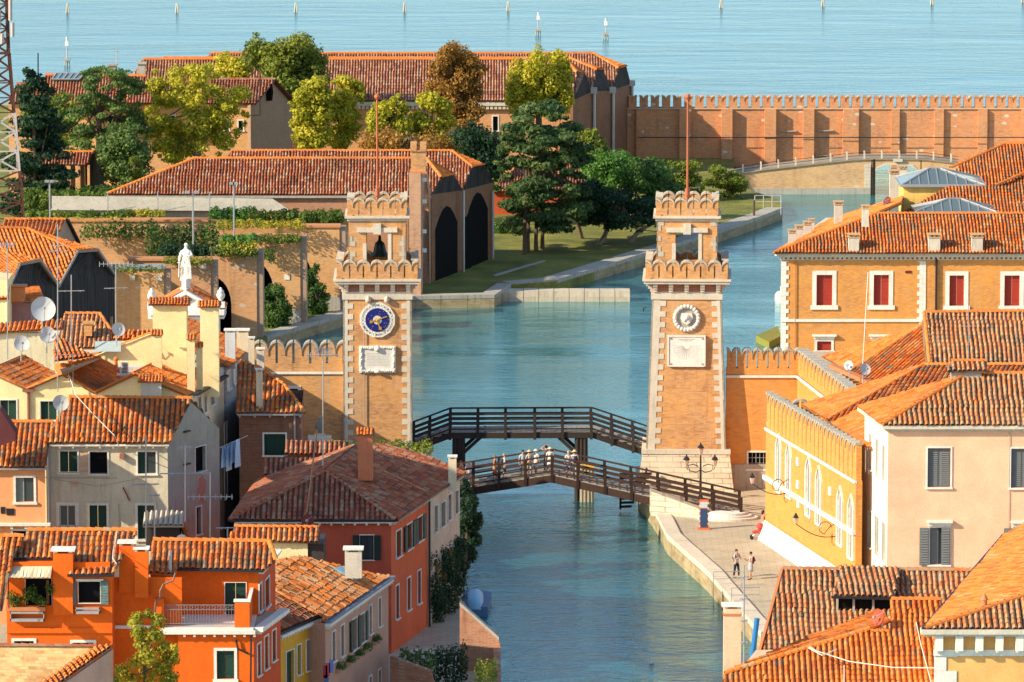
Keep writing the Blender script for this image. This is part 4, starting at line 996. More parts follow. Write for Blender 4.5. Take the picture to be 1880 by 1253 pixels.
fm_ = Face(AX(400, 543.3), (el.x, 543.3)); facade('front_wall', fm_, GZ, el.z - .05, BO, mb_, [(412, 222, 420, 240, 'dark'), (438, 222, 446, 240, 'dark')])
m = MB(); a = PY(490, 170, 547); m.lathe((a.x + .22, a.y, a.z), [(.3, -.8), (.4, 0), (.3, .8)], 6); m.build('vent', BLACK, mb_)
m = MB()
for i in range(3): p = PY(478 + i * 12, 150 - 0, 544); m.tube([PY(478 + i * 12, 176, 547.5 + i), PY(478 + i * 12, 200, 547.5 + i)], .04, 4)
for i in range(3): m.tube([PY(474, 180 + i * 8, 547), PY(508, 180 + i * 8, 550)], .03, 4)
m.build('fixtures', IRON, mb_)
m = MB(); m.tube([PY(477, 118, 541), PY(477, 212, 541)], .06, 5); m.tube([PY(460, 212, 541), PY(477, 212, 541)], .04, 4); tag(m.build('mast', IRON), 'thin dark mast rising in front of the tall brick gable', 'mast')
# --- low long building at left with glass skylight
lb = thing('brick_building', 'long low brick building with red roof and skylight behind the acacias', 'building', (xr(200, 550), 550, GZ))
ea, eb = PY(15, 190, 548), PY(405, 190, 548); pl = splane(ea, eb, .5)
rl, rr_ = onp(30, 155, pl), onp(400, 152, pl)
roof([ea, eb, rr_, rl], TD, lb, pitch=.28, tl=.5); ridge([rl, rr_], lb, TD, .18)
ea2, eb2 = PY(60, 190, 545), PY(300, 190, 545); pl2 = splane(ea2, eb2, .62)
roof([ea2, eb2, onp(268, 141, pl2), onp(84, 139, pl2)], TD, lb, pitch=.28, tl=.5); ridge([onp(84, 139, pl2), onp(268, 141, pl2)], lb, TO, .2)
q = [onp(96, 151, pl2), onp(146, 151, pl2), onp(156, 140, pl2), onp(104, 140, pl2)]; n_ = pl2[1]; m = MB(); m.prism([p + n_ * .15 for p in q], n_ * .2); sk = m.build('skylight', glassm('skylight_blue', (.10, .17, .22)), lb, fix=True)
m = MB()
for i in range(6): f = i / 5; m.bar(q[0].lerp(q[1], f) + n_ * .38, q[3].lerp(q[2], f) + n_ * .38, .12, .1)
m.bar(q[0] + n_ * .38, q[1] + n_ * .38, .12, .1); m.bar(q[3] + n_ * .38, q[2] + n_ * .38, .12, .1); m.build('bars', STEEL, sk)
fl = Face((ea.x, 548.4), (eb.x, 548.4)); facade('front_wall', fl, GZ, ea.z, BO, lb, [(x, 213, x + 11, 232, 'dark') for x in (78, 200, 262, 310, 356)])
for x, y in ((207, 135), (260, 132)):
    a = PY(x, y, 551); m = MB(); m.box((a.x, a.y, a.z - .3), (.35, .35, 1.1)); m.box((a.x, a.y, a.z + .85), (.5, .5, .08)); m.build('chimney', STONE_D, lb)
m = MB(); p = PY(214, 127, 552); m.tube([p, PY(214, 90, 552)], .05, 4); m.bar(PY(207, 95, 552), PY(221, 95, 552), .05); tag(m.build('antenna', STEEL), 'thin pale antenna on the long low red roof by the acacias', 'antenna')
# --- small shed left with dark opening
ss = thing('small_shed', 'small tiled open shed with dark gable end behind the cedar', 'shed', (xr(110, 515), 515, GZ))
ea, eb = PY(38, 304, 512), PY(160, 304, 512); pl = splane(ea, eb, .5); a, b = onp(50, 280, pl), onp(171, 280, pl)
roof([ea, eb, b, a], TD, ss, pitch=.27, tl=.45); ridge([a, b], ss, TO, .16)
q = PY(191, 318, 521)
roof([a, b, q, PY(80, 318, 521)], TD, ss, pitch=.28, tl=.5)
m = MB(); m.prism([eb, b, q, Vector((q.x, q.y, 4)), Vector((eb.x, eb.y, 4))], (-.2, 0, 0)); m.build('gable', SLATE, ss, fix=True)
m = MB()
for i in range(8): p = ea.lerp(eb, i / 7.0); m.box((p.x, p.y + .2, p.z - 2.2), (.22, .2, 2.2))
m.build('posts', BO, ss); m = MB(); m.bx(ea.x, eb.x, 514, 514.3, 1.2, ea.z - .2); m.build('back_wall', BSH, ss)
# --- front shed, two bays with clipped gables
sf = thing('shipyard_shed', 'broad red tiled shipyard shed with clipped dark gables behind the clock tower', 'shed', (xr(600, 497), 497, GZ))
ea, eb = PY(196, 361, 489), PY(792, 354, 489); ea.z = eb.z = (ea.z + eb.z) / 2; pl = splane(ea, eb, .56)
a, b, c, d_ = onp(358, 292, pl), onp(783, 292, pl), onp(810, 327, pl), PY(832, 322, 494)
roof([ea, eb, c, b, a], TS, sf, pitch=.27, tl=.45); roof([b, c, d_], TO, sf, pitch=.27, tl=.45)
ridge([a, b, c], sf, TO, .17); ridge([a, ea], sf, TO, .17)
v = PY(849, 350, 497)
v2_ = PY(906, 335, 506)
e2c, e2d = bay(sf, v, (830, 278), (867, 307), (889, 303), (425, 276), .62, TS, .27, .45, .15, PY(372, 300, 497).x)
roof([b, d_, v, b + Vector((0, 1.4, -.8))], TS, sf, pitch=.27, tl=.45)
gable([eb, c, d_, v], 1.0, sf)
def opening(p, q, f0, f1, h_, zb=1.0, base=None):
    a_, b_ = p.lerp(q, f0), p.lerp(q, f1); m = MB(); o_ = Vector((.05, -.03, 0)); pts = [Vector((a_.x, a_.y, zb)) + o_, Vector((b_.x, b_.y, zb)) + o_]
    N = 6; pts += [Vector((b_.x + (a_.x - b_.x) * i / N, b_.y + (a_.y - b_.y) * i / N, zb + h_ * (.72 + .28 * math.sin(math.pi * i / N)))) + o_ for i in range(N + 1)]
    m.prism(pts, (-.02, 0, 0)); m.build('archway', BLACK, sf, fix=True)  # flat black panel painted in place of a shaded recess
opening(eb, v, .12, .82, 6.2); opening(v, v2_, .14, .80, 6.4); gable([v, e2c, e2d, v2_], 1.0, sf)
fs = Face((ea.x, 489.3), (eb.x, 489.3)); wall('front_wall', fs, 1.0, ea.z, FLATW, sf)
m = MB(); fs.boxf(m, 0, fs.L, ea.z - .3, ea.z - .1, 0, .35); m.build('gutter', STONE_D, sf)
for x in (849, 903): p = PY(x, 350, 496 if x < 870 else 505); m = MB(); m.tube([(p.x + .1, p.y - .1, p.z), (p.x + .1, p.y - .1, 1)], .1, 6); m.build('downpipe', STEEL, sf)
m = MB(); p0_, p1_ = PY(851, 470, 497.5), PY(863, 395, 499); m.prism([Vector((p0_.x+.06, p0_.y-.2, 1)), Vector((p1_.x+.06, p1_.y-.2, 1)), Vector((p1_.x+.06, p1_.y-.2, p1_.z)), Vector((p0_.x+.06, p0_.y-.2, p1_.z))], (.05, 0, 0)); m.build('opening', BLACK, sf, fix=True)
# lower roof section drawn in front (above parapet)
# --- brick portal with crenels in front of the shed gable
bp = thing('brick_portal', 'tall brick portal pier with pointed arch beside the clock tower', 'pier', (xr(775, 484), 484, 1.0))
A0, A1, A2 = AX(752, 480.5), AX(773, 480), AX(791, 489)
zt = PY(770, 318, 480).z; fa, fbb = Face(A0, A1), Face(A1, A2)
wall('front_face', fa, 1.0, zt, BRK, bp); 
m = MB(); a_, z_ = 0, 0
pt = fbb.pt; L = fbb.L
prof_ = [(0, 1), (L * .18, 1), (L * .18, 8.0), (L * .32, 10.0), (L * .52, 11.2), (L * .78, 9.0), (L * .88, 7.5), (L * .88, 1), (L, 1), (L, zt - 2.6), (L * .75, zt - .9), (L * .4, zt), (0, zt)]
def tri_poly(mbx, pts, face, out=0.0, th=.5):
    bm = bmesh.new(); vs = [bm.verts.new(face.pt(a, z, out)) for a, z in pts]; f_ = bm.faces.new(vs); r = bmesh.ops.triangulate(bm, faces=[f_]); bm.verts.index_update()
    mbx.add([v.co.copy() for v in bm.verts], [tuple(v.index for v in f.verts) for f in bm.faces]); bm.free()
    for (a, z), (a2, z2) in zip(pts, pts[1:] + pts[:1]): mbx.quad(face.pt(a, z, out), face.pt(a2, z2, out), face.pt(a2, z2, out - th), face.pt(a, z, out - th))
tri_poly(m, prof_, fbb, 0, 1.0); m.build('side_face', brick('brick_portal', (.40, .22, .13), (.32, .15, .09)), bp)
m = MB(); fbb.boxf(m, 0, L, 1, zt - 3, -2.2, -2.1); m.build('inner_wall', SLATE, bp)
m = MB(); c_ = (A0 + A1) / 2; m.box((c_.x + .3, c_.y + 1, zt + 1.0), (.62, .95, 1.0)); 
for i in range(2):
    for j in range(3): m.box((c_.x - .12 + i * .82, c_.y + .2 + j * .8, zt + 2.15), (.26, .28, .3))
m.build('turret', BRK, bp)
m = MB(); m.box((c_.x + .3, c_.y + 1, zt + .0), (.75, 1.1, .1)); m.box((c_.x + .3, c_.y + 1, zt + 1.85), (.7, 1.05, .07)); m.build('turret_course', plain('terracotta', (.5, .18, .07)), bp)
for y in (330, 370, 425, 460): p = PY(775, y, 480.5); m = MB(); m.box((p.x + .2, p.y - .05, p.z), (.18, .1, .16)); m.build('wall_anchor', WHITE, bp)
# ============================================================ terrace wall, ruined cross walls
pw = thing('terrace_wall', 'long grey stone parapet with sloping top below the broad shed roof', 'wall', (xr(330, 486), 486, 1))
m = MB(); a, b = PY(95, 360, 486.5), PY(500, 365, 486.5); c, d_ = PY(535, 388, 484), PY(95, 386, 484.5)
m.prism([a, b, c, d_], (0, 1.2, -.3)); m.bx(a.x, b.x, 484.8, 486, 1, c.z); m.build('stone_face', plaster('parapet_stone', (.42, .38, .30), (.2, .2, .12), .8), pw, fix=True)
m = MB()
for x in (198, 290, 385): p = PY(x, 395, 484); m.tube([p, p + Vector((0, 0, 2))], .05, 5)
m.build('vent_pipe', STEEL, pw)
RUIN = brick('brick_ruin', (.52, .27, .11), (.40, .18, .07), mort=(.52, .38, .2), dirt=.3, pale=.4, white=.6)
RUIN2 = brick('brick_ruin_red', (.50, .26, .12), (.40, .17, .08), mort=(.45, .34, .2), dirt=.5, pale=.3, white=.5)
def cross(label, x0, x1, ytop, Y, arch=None, mat=RUIN, side=0.0, topm=None, z0=.9, ytop2=None):
    """freestanding brick wall facing the canal, optional arch at its left end (x0a,x1a,y_spring,y_crown)"""
    f = Face(AX(x0, Y), AX(x1, Y)); t = thing('ruined_wall', label, 'wall', (f.A.x, Y, z0), 0)
    zt = f.hit(x1, ytop)[1]; zt0 = f.hit(x0, ytop2 or ytop)[1]; m = MB()
    if arch:
        a0 = f.hit(arch[0], ytop)[0]; a1 = f.hit(arch[1], ytop)[0]; zs = f.hit(arch[1], arch[2])[1]; zc = f.hit(arch[0], arch[3])[1]
        N = 7; pts = [(0, zt0)]; pts = []
        arcs = [(a0 + (a1 - a0) * math.sin(math.pi / 2 * i / N), zs + (zc - zs) * math.cos(math.pi / 2 * i / N)) for i in range(N + 1)]
        poly = [(a1, z0), (f.L, z0), (f.L, zt), (0, zt0)] + ([(0, arcs[0][1])] if a0 > .05 else []) + arcs
        if a0 > .05: poly = [(a1, z0), (f.L, z0), (f.L, zt), (0, zt0), (0, z0), (a0, z0), (a0, zc)] + arcs[1:]
    else: poly = [(0, z0), (f.L, z0), (f.L, zt), (0, zt0)]
    tri_poly(m, poly, f, 0, 1.1); m.build('masonry', mat, t)
    m = MB(); m.prism([f.pt(-.1, zt0, .15), f.pt(f.L + .1, zt, .15), f.pt(f.L + .1, zt + .18, .15), f.pt(-.1, zt0 + .18, .15)], (0, 1.5, 0)); m.build('coping', topm or plain('tile_coping', (.50, .22, .09), .8), t, fix=True)
    if side:
        m = MB(); m.bx(f.B.x - .02, f.B.x + .5, Y + .1, Y + side, z0, zt - .1); m.build('return_wall', BSH, t)
    return t, f
w1, f1 = cross('long shaded brick wall with dappled shadow behind the red roofed sheds on the left', 128, 412, 407, 478, mat=RUIN2)
w2, f2 = cross('square brick wall stub with grey coping right of the dark wooden sheds', 200, 302, 494, 444, mat=RUIN, side=1.2, topm=STEEL)
w3, f3 = cross('brick wall with tile coping directly behind the marble statue', 238, 388, 479, 449, arch=(305, 326, 560, 532), mat=RUIN2, side=2)
w4, f4 = cross('tall brick wall with dark archway and leaf shadow right of the statue', 388, 472, 461, 455, arch=(388, 424, 560, 508), mat=RUIN2, side=2.5)
w5, f5 = cross('ochre brick wall with small white stone tablet and left arch', 460, 552, 436, 463, arch=(473, 505, 560, 484), mat=RUIN, side=2.5, z0=.9)
w6, f6 = cross('ochre brick wall with archway just left of the clock tower', 552, 624, 418, 471, arch=(552, 576, 540, 470), mat=RUIN, side=2.5)
w7, f7 = cross('ochre brick wall partly hidden behind the clock tower top', 612, 652, 400, 479, arch=(624, 640, 480, 448), mat=RUIN, side=0)
a, zz_ = f5.hit(527, 509); m = MB(); f5.boxf(m, a - .22, a + .22, zz_ - .22, zz_ + .22, 0, .06); m.build('tablet', WHITE, w5)
for f_, w_, x0, x1, yy in ((f5, w5, 462, 552, 590), (f6, w6, 556, 624, 572)):
    a0 = f_.hit(x0, yy)[0]; m = MB(); f_.boxf(m, f_.hit(505 if f_ is f5 else 578, yy)[0], f_.L + .05, .9, 2.2, 0, .08); m.build('stone_base', STONE_D, w_)
m = MB(); f7b = Face(AX(405, 482), AX(640, 482)); f7b.boxf(m, 0, f7b.L, 1, f7b.hit(600, 390)[1], -.8, 0); tag(m.build('retaining_wall', RUIN), 'brick and rubble retaining wall below the shed eaves behind the hedge', 'wall')
for x, y, Y, w__, r_ in ((372, 389, 449, w3, .35), (292, 510, 444, w2, .35), (243, 510, 444, w2, .3), (457, 470, 455, w4, .3)):
    p = PY(x, y, Y); m = MB(); m.box((p.x, p.y - .1, p.z if y > 400 else 7.6), (r_ * .7, .15, r_ * .6)); m.build('stone_corbel', STONE, w__)
# ============================================================ red building behind pines
rb = thing('red_building', 'low red rendered building glimpsed behind the pine trunks', 'building', (xr(1080, 545), 545, 1))
fr = Face(AX(905, 538), AX(1150, 538)); facade('wall', fr, 1, PY(1000, 352, 538).z, plaster('red_render', (.50, .085, .03)), rb, [(1042, 398, 1052, 420, 'dark'), (1126, 396, 1134, 416, 'dark')])
a, b = fr.pt(-.3, PY(1000, 352, 538).z, .4), fr.pt(fr.L + .3, PY(1000, 352, 538).z, .4); pl = splane(a, b, .45); roof([a, b, b + Vector((-3, 5, 2.25)), a + Vector((3, 5, 2.25))], TD, rb, pitch=.28, tl=.5)
# ============================================================ trees
otree([(437, 70), (455, 52), (480, 60), (500, 72), (522, 50), (540, 46), (568, 60), (575, 85), (600, 110), (606, 150), (590, 190), (560, 215), (530, 200), (500, 165), (470, 150), (445, 110)], 562, 'mid', 'tall dark and olive tree rising above the far shed roof behind the brick gable', n=12000, size=.36, nb=90)
otree([(268, 160), (285, 130), (320, 115), (350, 104), (380, 112), (402, 135), (425, 150), (455, 160), (463, 200), (450, 240), (425, 270), (400, 285), (380, 300), (340, 296), (300, 305), (270, 280), (262, 220)], 528, 'yellow', 'large yellow green plane tree with pale trunk left of the brick gable', n=15000, size=.30, nb=120, bark=BARK_P, br=(.45, 1.1))
otree([(395, 110), (420, 95), (450, 100), (470, 130), (465, 165), (420, 165), (395, 145)], 566, 'yellow', 'small yellowish tree between the far shed roof and the plane tree', n=2600, size=.34, nb=26)
otree([(110, 170), (150, 130), (200, 119), (240, 130), (270, 160), (265, 210), (280, 240), (250, 290), (200, 300), (130, 290), (90, 250), (85, 200)], 524, 'blue', 'broad misty green acacia tree in front of the long low building', n=12000, size=.28, nb=110, br=(.4, 1.0), flat=.5)
otree([(172, 265), (190, 235), (230, 222), (270, 235), (285, 280), (275, 330), (230, 345), (185, 335)], 514, 'blue', 'dense blue green bushy tree right of the small open shed', n=7500, size=.28, nb=50)
otree([(40, 190), (90, 165), (140, 180), (160, 230), (150, 290), (90, 280), (40, 250)], 533, 'mid', 'pale green tree behind the cedar near the radio mast', n=5000, size=.32, nb=50, flat=.5)
tree((-30, 128, 160, 395), 500, 'dark', 'dark layered cedar beside the rusty radio mast', shape='layer', n=12000, size=.36, nb=60)
otree([(236, 300), (248, 282), (260, 300), (262, 335), (236, 338)], 506, 'mid', 'small clipped columnar cypress at the left of the broad shed roof', n=1400, size=.2, nb=14, br=(.3, .6))
otree([(535, 190), (550, 155), (580, 140), (605, 150), (612, 190), (608, 240), (600, 275), (545, 278), (533, 235)], 538, 'yellow', 'round yellow green plane tree right of the tall brick gable', n=10000, size=.30, nb=70, br=(.45, 1.1))
otree([(598, 165), (620, 140), (645, 137), (668, 158), (674, 200), (662, 250), (645, 280), (600, 280), (595, 220)], 541, 'yellow', 'second yellow green plane tree touching the round one, nearer the flagpole', n=8000, size=.30, nb=60, br=(.45, 1.1))
otree([(668, 212), (690, 190), (730, 170), (748, 190), (760, 230), (750, 280), (672, 280)], 536, 'yellow', 'yellow green tree behind the red flagpole of the clock tower', n=7500, size=.30, nb=55, br=(.45, 1.0))
otree([(748, 205), (770, 175), (800, 167), (830, 190), (836, 235), (822, 278), (752, 280)], 538, 'yellow', 'yellow tree between the flagpole tree and the brown tree', n=7500, size=.30, nb=55, br=(.45, 1.0))
otree([(785, 130), (800, 95), (832, 74), (860, 86), (885, 115), (891, 160), (888, 210), (860, 238), (820, 232), (790, 200), (777, 165)], 552, 'brown', 'tall brown autumn tree in front of the far shed roof', n=13000, size=.30, nb=90, br=(.5, 1.2))
otree([(925, 180), (933, 140), (948, 108), (965, 118), (975, 88), (988, 86), (1000, 108), (1018, 90), (1040, 108), (1054, 150), (1052, 190), (1030, 222), (980, 210), (935, 215)], 556, 'yellow', 'group of upright yellow poplars in front of the far shed gables', n=14000, size=.30, nb=100, br=(.4, .9), flat=1.9)
otree([(825, 240), (860, 226), (905, 235), (935, 270), (930, 320), (900, 345), (860, 300), (832, 270)], 528, 'dark', 'dark green holm oak behind the end of the broad shed', n=7500, size=.28, nb=55)
otree([(660, 250), (700, 232), (760, 245), (800, 235), (850, 250), (850, 285), (660, 285)], 529, 'brown', 'low rusty shrubs behind the flagpole trees', n=2600, size=.3, nb=30, cat='shrub')
otree([(950, 205), (968, 182), (1000, 180), (1035, 198), (1065, 235), (1088, 265), (1095, 305), (1078, 335), (1094, 380), (1066, 420), (1015, 428), (990, 415), (950, 432), (912, 415), (922, 380), (900, 350), (915, 322), (898, 296), (918, 262), (908, 236)], 511, 'pine', 'huge dark pine with drooping layers standing on the lawn', n=30000, size=.34, nb=170, br=(.55, 1.25), flat=.42, z0=1.0, bark=BARK, thick=.8, stems=[[(x, 470 - 3 * i), (x, 440), (x + 4, 300)] for i, x in enumerate((963, 969, 984, 996))])
otree([(1068, 300), (1100, 272), (1140, 280), (1178, 298), (1192, 335), (1160, 352), (1120, 350), (1075, 340)], 524, 'bright', 'bright green stone pine with curved trunk on the lawn', n=9000, size=.28, nb=60, flat=.55, z0=1, thick=.8, stems=([(1098, 452), (1110, 435), (1115, 415), (1092, 400), (1090, 380), (1102, 330)], [(1098, 452), (1113, 428), (1117, 400), (1110, 335)]))
otree([(1148, 300), (1185, 283), (1220, 300), (1248, 330), (1265, 372), (1240, 402), (1195, 398), (1160, 372)], 519, 'green', 'darker stone pine leaning toward the water behind the sundial tower', n=9000, size=.28, nb=60, flat=.55, z0=1, thick=.8, stems=([(1155, 448), (1172, 425), (1200, 410), (1205, 365)], [(1182, 425), (1178, 405), (1180, 360)]))
otree([(1055, 325), (1110, 338), (1170, 350), (1228, 372), (1238, 398), (1200, 412), (1140, 424), (1085, 418), (1045, 390)], 515, 'dark', 'low dark pine canopy spreading under the bright stone pine', n=11000, size=.28, nb=70, flat=.5, z0=1, thick=.7, stems=([(1068, 440), (1062, 415), (1055, 392), (1060, 370)],))
otree([(1050, 245), (1085, 235), (1110, 262), (1125, 290), (1090, 310), (1060, 300)], 530, 'mid', 'green tree top between the huge pine and the far shed gables', n=3600, size=.28, nb=30)
otree([(1206, 312), (1228, 290), (1258, 298), (1290, 286), (1294, 340), (1282, 392), (1240, 398), (1212, 352)], 548, 'mid', 'light green feathery tree behind the sundial tower flagpole', n=6500, size=.26, nb=60, br=(.4, .9), flat=.5)
otree([(1286, 330), (1310, 300), (1340, 308), (1378, 335), (1390, 382), (1350, 395), (1292, 392)], 552, 'mid', 'feathery green tree at the corner of the lawn by the far bridge', n=7000, size=.26, nb=60, br=(.4, .9), flat=.5)
otree([(900, 410), (930, 395), (965, 405), (968, 436), (905, 438)], 524, 'green', 'dark bush on the lawn against the shed wall', n=3000, size=.24, nb=20, cat='bush', name='bush', br=(.4, .8))
otree([(1080, 405), (1130, 400), (1200, 405), (1200, 428), (1085, 430)], 534, 'mid', 'low undergrowth along the red building behind the pine trunks', n=2600, size=.24, nb=24, cat='bush', name='bush', br=(.3, .6))
# hedges, ivy, bushes
def hedge(x0, y0, x1, y1, Y, kind, label, n, size=.25, nb=16, name='hedge', cat='hedge', depth=1.0):
    a, b = PY(x0, y0, Y), PY(x1, y1, Y); H = (a.z - b.z) / 2; t = thing(name, label, cat, ((a.x + b.x) / 2, Y, b.z)); bl = []
    for i in range(nb): x = a.x + (b.x - a.x) * (i + .5) / nb; r_ = (b.x - a.x) / nb * .9; bl.append((Vector((x, Y + random.uniform(-.3, .3), (a.z + b.z) / 2 + random.uniform(-.25, .1) * H)), (r_, depth, H * random.uniform(.75, 1.1))))
    leaves(bl, n, size, kind, t, 'foliage', shell=.5); return t
hedge(48, 386, 236, 408, 480, 'hedge', 'bright hedge row below the parapet near the radio mast', 3200, .26, 18)
hedge(228, 384, 300, 402, 481, 'autumn', 'yellowing creeper patch between the hedge and the lamp posts', 900, .22, 9)
hedge(385, 378, 470, 410, 479, 'bright', 'bright green shrub patch beside the second lamp post', 1800, .26, 10)
hedge(455, 384, 628, 412, 478, 'hedge', 'long green creeper hedge on top of the ruined walls by the clock tower', 4200, .24, 22)
hedge(400, 402, 560, 420, 470, 'autumn', 'yellow creeper along the coping above the ochre wall', 1500, .2, 18)
hedge(404, 428, 470, 455, 456, 'bright', 'green shrub patch above the arched wall with leaf shadow', 1700, .24, 9)
hedge(150, 404, 290, 440, 476.5, 'green', 'thin ivy trailing over the left part of the long shaded wall', 1300, .24, 14, name='ivy', cat='ivy')
hedge(400, 440, 470, 470, 454, 'autumn', 'yellow weeds on the arched wall with leaf shadow', 500, .2, 8, name='bush', cat='bush')
hedge(205, 486, 300, 500, 443.5, 'hedge', 'weeds growing along the grey coping of the square wall stub', 400, .2, 9, name='bush', cat='bush')
hedge(270, 405, 400, 470, 474, 'green', 'ivy hanging over the long shaded brick wall', 2600, .26, 14, name='ivy', cat='ivy')
hedge(292, 445, 400, 480, 462, 'dark', 'dark shrubs growing behind the marble statue', 2600, .26, 12, name='bush', cat='bush')
hedge(150, 340, 250, 362, 500, 'hedge', 'light green shrubs left of the broad shed roof', 1800, .3, 9, name='bush', cat='bush')
hedge(40, 345, 200, 385, 490, 'hedge', 'grassy bank with shrubs below the cedar', 3000, .3, 14, name='bush', cat='bush')
otree([(474, 535), (490, 510), (512, 520), (534, 555), (538, 600), (500, 612), (474, 600)], 461, 'green', 'rounded dark green bush inside the arch right of the statue walls', n=5000, size=.2, nb=30, z0=1, cat='bush', name='bush', br=(.4, .8))
otree([(553, 500), (562, 478), (582, 485), (600, 515), (604, 560), (590, 592), (553, 595)], 469, 'green', 'tall dark green bush against the ochre wall left of the clock tower', n=5000, size=.2, nb=30, z0=1, cat='bush', name='bush', br=(.4, .8))
hedge(388, 452, 470, 470, 454.5, 'green', 'creeper spilling over the arched wall behind the statue', 1500, .2, 12, name='ivy', cat='ivy')
hedge(462, 428, 552, 446, 462.6, 'hedge', 'green creeper hanging on the top of the wall with the stone tablet', 1400, .18, 14, name='ivy', cat='ivy')
hedge(300, 470, 388, 486, 448.6, 'mid', 'scrub along the tile coping behind the marble statue', 900, .18, 12, name='ivy', cat='ivy')
hedge(480, 452, 505, 480, 462.4, 'green', 'dark ivy patch beside the arch under the creeper', 500, .18, 5, name='ivy', cat='ivy')
hedge(100, 396, 240, 412, 479, 'autumn', 'yellow weeds below the hedge row near the radio mast', 900, .2, 14, name='bush', cat='bush')
hedge(455, 396, 640, 404, 483.5, 'mid', 'scrub growing on rubble below the broad shed eaves', 800, .2, 14, name='bush', cat='bush')
hedge(1255, 384, 1290, 400, 556, 'mid', 'low shrubs at the far corner of the lawn', 500, .3, 5, name='bush', cat='bush')
# ============================================================ lamp posts, mast, beacons
def lamp_mast(x, y0, y1, Y, label, heads):
    a, b = PY(x, y0, Y), PY(x, y1, Y); t = thing('floodlight_mast', label, 'lamp post', (a.x, Y, b.z - 2), 0, 'slim floodlight masts above the ruined walls'); m = MB(); m.tube([(a.x, Y, b.z - 2), a], .07, 6); m.build('pole', STEEL, t)
    for dx in heads: m = MB(); m.box((a.x + dx, Y - .1, a.z + .05), (.2, .18, .09)); m.build('lamp_head', STEEL, t)
lamp_mast(91, 334, 402, 474, 'slim floodlight mast nearest the radio mast', (-.2, .25)); lamp_mast(354, 354, 452, 462, 'slim floodlight mast directly above the statue', (-.45, .3)); lamp_mast(429, 338, 436, 460, 'slim floodlight mast with round head right of the statue', (-.15, .15))
RM = thing('radio_mast', 'rusty red and white lattice radio mast with antennas at the left edge', 'mast', (xr(8, 468), 468, GZ))
MR, MW = plain('mast_rust', (.08, .032, .02), .7), plain('mast_white', (.42, .38, .36), .6)
def lattice(px_l0, px_r0, y0, px_l1, px_r1, y1, mat, n):
    m = MB(); Y0, Y1 = 467, 471
    def c(f, k):
        xl = px_l0 + (px_l1 - px_l0) * f; xr_ = px_r0 + (px_r1 - px_r0) * f; y = y0 + (y1 - y0) * f; return [PY(xl, y, Y0), PY(xr_, y, Y0), PY(xr_ - 3, y, Y1), PY(xl - 3, y, Y1)][k]
    for k in range(4): m.bar(c(0, k), c(1, k), .16)
    for i in range(n):
        for k in range(4):
            m.bar(c(i / n, k), c((i + 1) / n, (k + 1) % 4), .09); m.bar(c((i + 1) / n, k), c(i / n, (k + 1) % 4), .09); m.bar(c(i / n, k), c(i / n, (k + 1) % 4), .09)
    m.build('lattice', mat, RM)
lattice(-38, 44, 402, -32, 38, 314, MR, 3); lattice(-32, 36, 314, -26, 28, 207, MW, 3); lattice(-26, 27, 207, -18, 18, 98, MR, 4); lattice(-18, 17, 98, -14, 12, -60, MR, 7)
lattice(-40, 46, 470, -38, 44, 402, MR, 2)
for x, y0, y1 in ((19, -10, 38), (23, 42, 68), (4, 62, 80), (-2, 20, 50)):
    m = MB(); m.tube([PY(x, y0, 466.6), PY(x, y1, 466.6)], .16, 8); m.build('antenna_panel', MW, RM)
m = MB(); m.bar(PY(-20, 98, 467), PY(18, 98, 467), .3, .2); m.bar(PY(-26, 150, 467), PY(22, 148, 467), .15, .12); m.build('platform', MR, RM)
def beacon(x, yt, yb, label, base=True):
    p = PZ(x, yb, 0); s = (p - EYE).length / FP; h = (yb - yt) * s; t = thing('lagoon_beacon', label, 'beacon', (p.x, p.y, 0)); m = MB()
    m.tube([(p.x, p.y, .6), (p.x, p.y, h * .8)], .07, 6); m.build('pole', MW, t); m = MB(); m.box((p.x, p.y, h * .76), (.2, .2, .28)); m.tube([(p.x, p.y, h * .78), (p.x, p.y, h)], .1, 6); m.build('lamp', WHITE, t)
    m = MB()
    for dx, dy in ((-.5, 0), (.5, 0), (0, .5)): m.tube([(p.x + dx * .7, p.y + dy * .7, -1), (p.x + dx * .5, p.y + dy * .5, .8)], .09, 6)
    m.box((p.x, p.y, .72), (.42, .42, .12)); m.build('pile_base', STONE_D, t)
beacon(123, 68, 120, 'tall white lagoon beacon on piles at the left near the low roof'); beacon(988, 23, 65, 'thin white lagoon beacon left of the other above the poplars'); beacon(1112, 34, 72, 'thin white lagoon beacon right of the other above the shed gables')
for i, (x, y, lab) in enumerate(((124, 24, 'above the tall beacon at the left'), (325, 24, 'above the left end of the far shed'), (543, 23, 'above the tall dark tree'), (743, 22, 'between the dark tree and the brown tree'), (933, 21, 'left of the two thin beacons'), (1324, 15, 'above the left part of the lagoon wall'), (1511, 12, 'above the far stone archway'), (1711, 9, 'second from the right along the top'), (1878, 5, 'at the far right edge'))):
    p = PZ(x, y, 0); t = thing('mooring_tripod', 'grey timber channel tripod ' + lab, 'channel marker', (p.x, p.y, 0), 0, 'timber channel markers in the lagoon')
    for dx, dy in ((-.26, 0), (.26, 0), (0, .25)): m = MB(); m.tube([(p.x + dx, p.y + dy, -1), (p.x + dx * .2, p.y + dy * .2, 1.35)], .11, 6, .08); m.build('pile', STONE, t)
m = MB(); m.tube([PY(70, 155, 556), PY(70, 98, 556)], .07, 5); tag(m.build('mast', IRON), 'thin dark pole standing behind the low red roof at the left', 'mast')
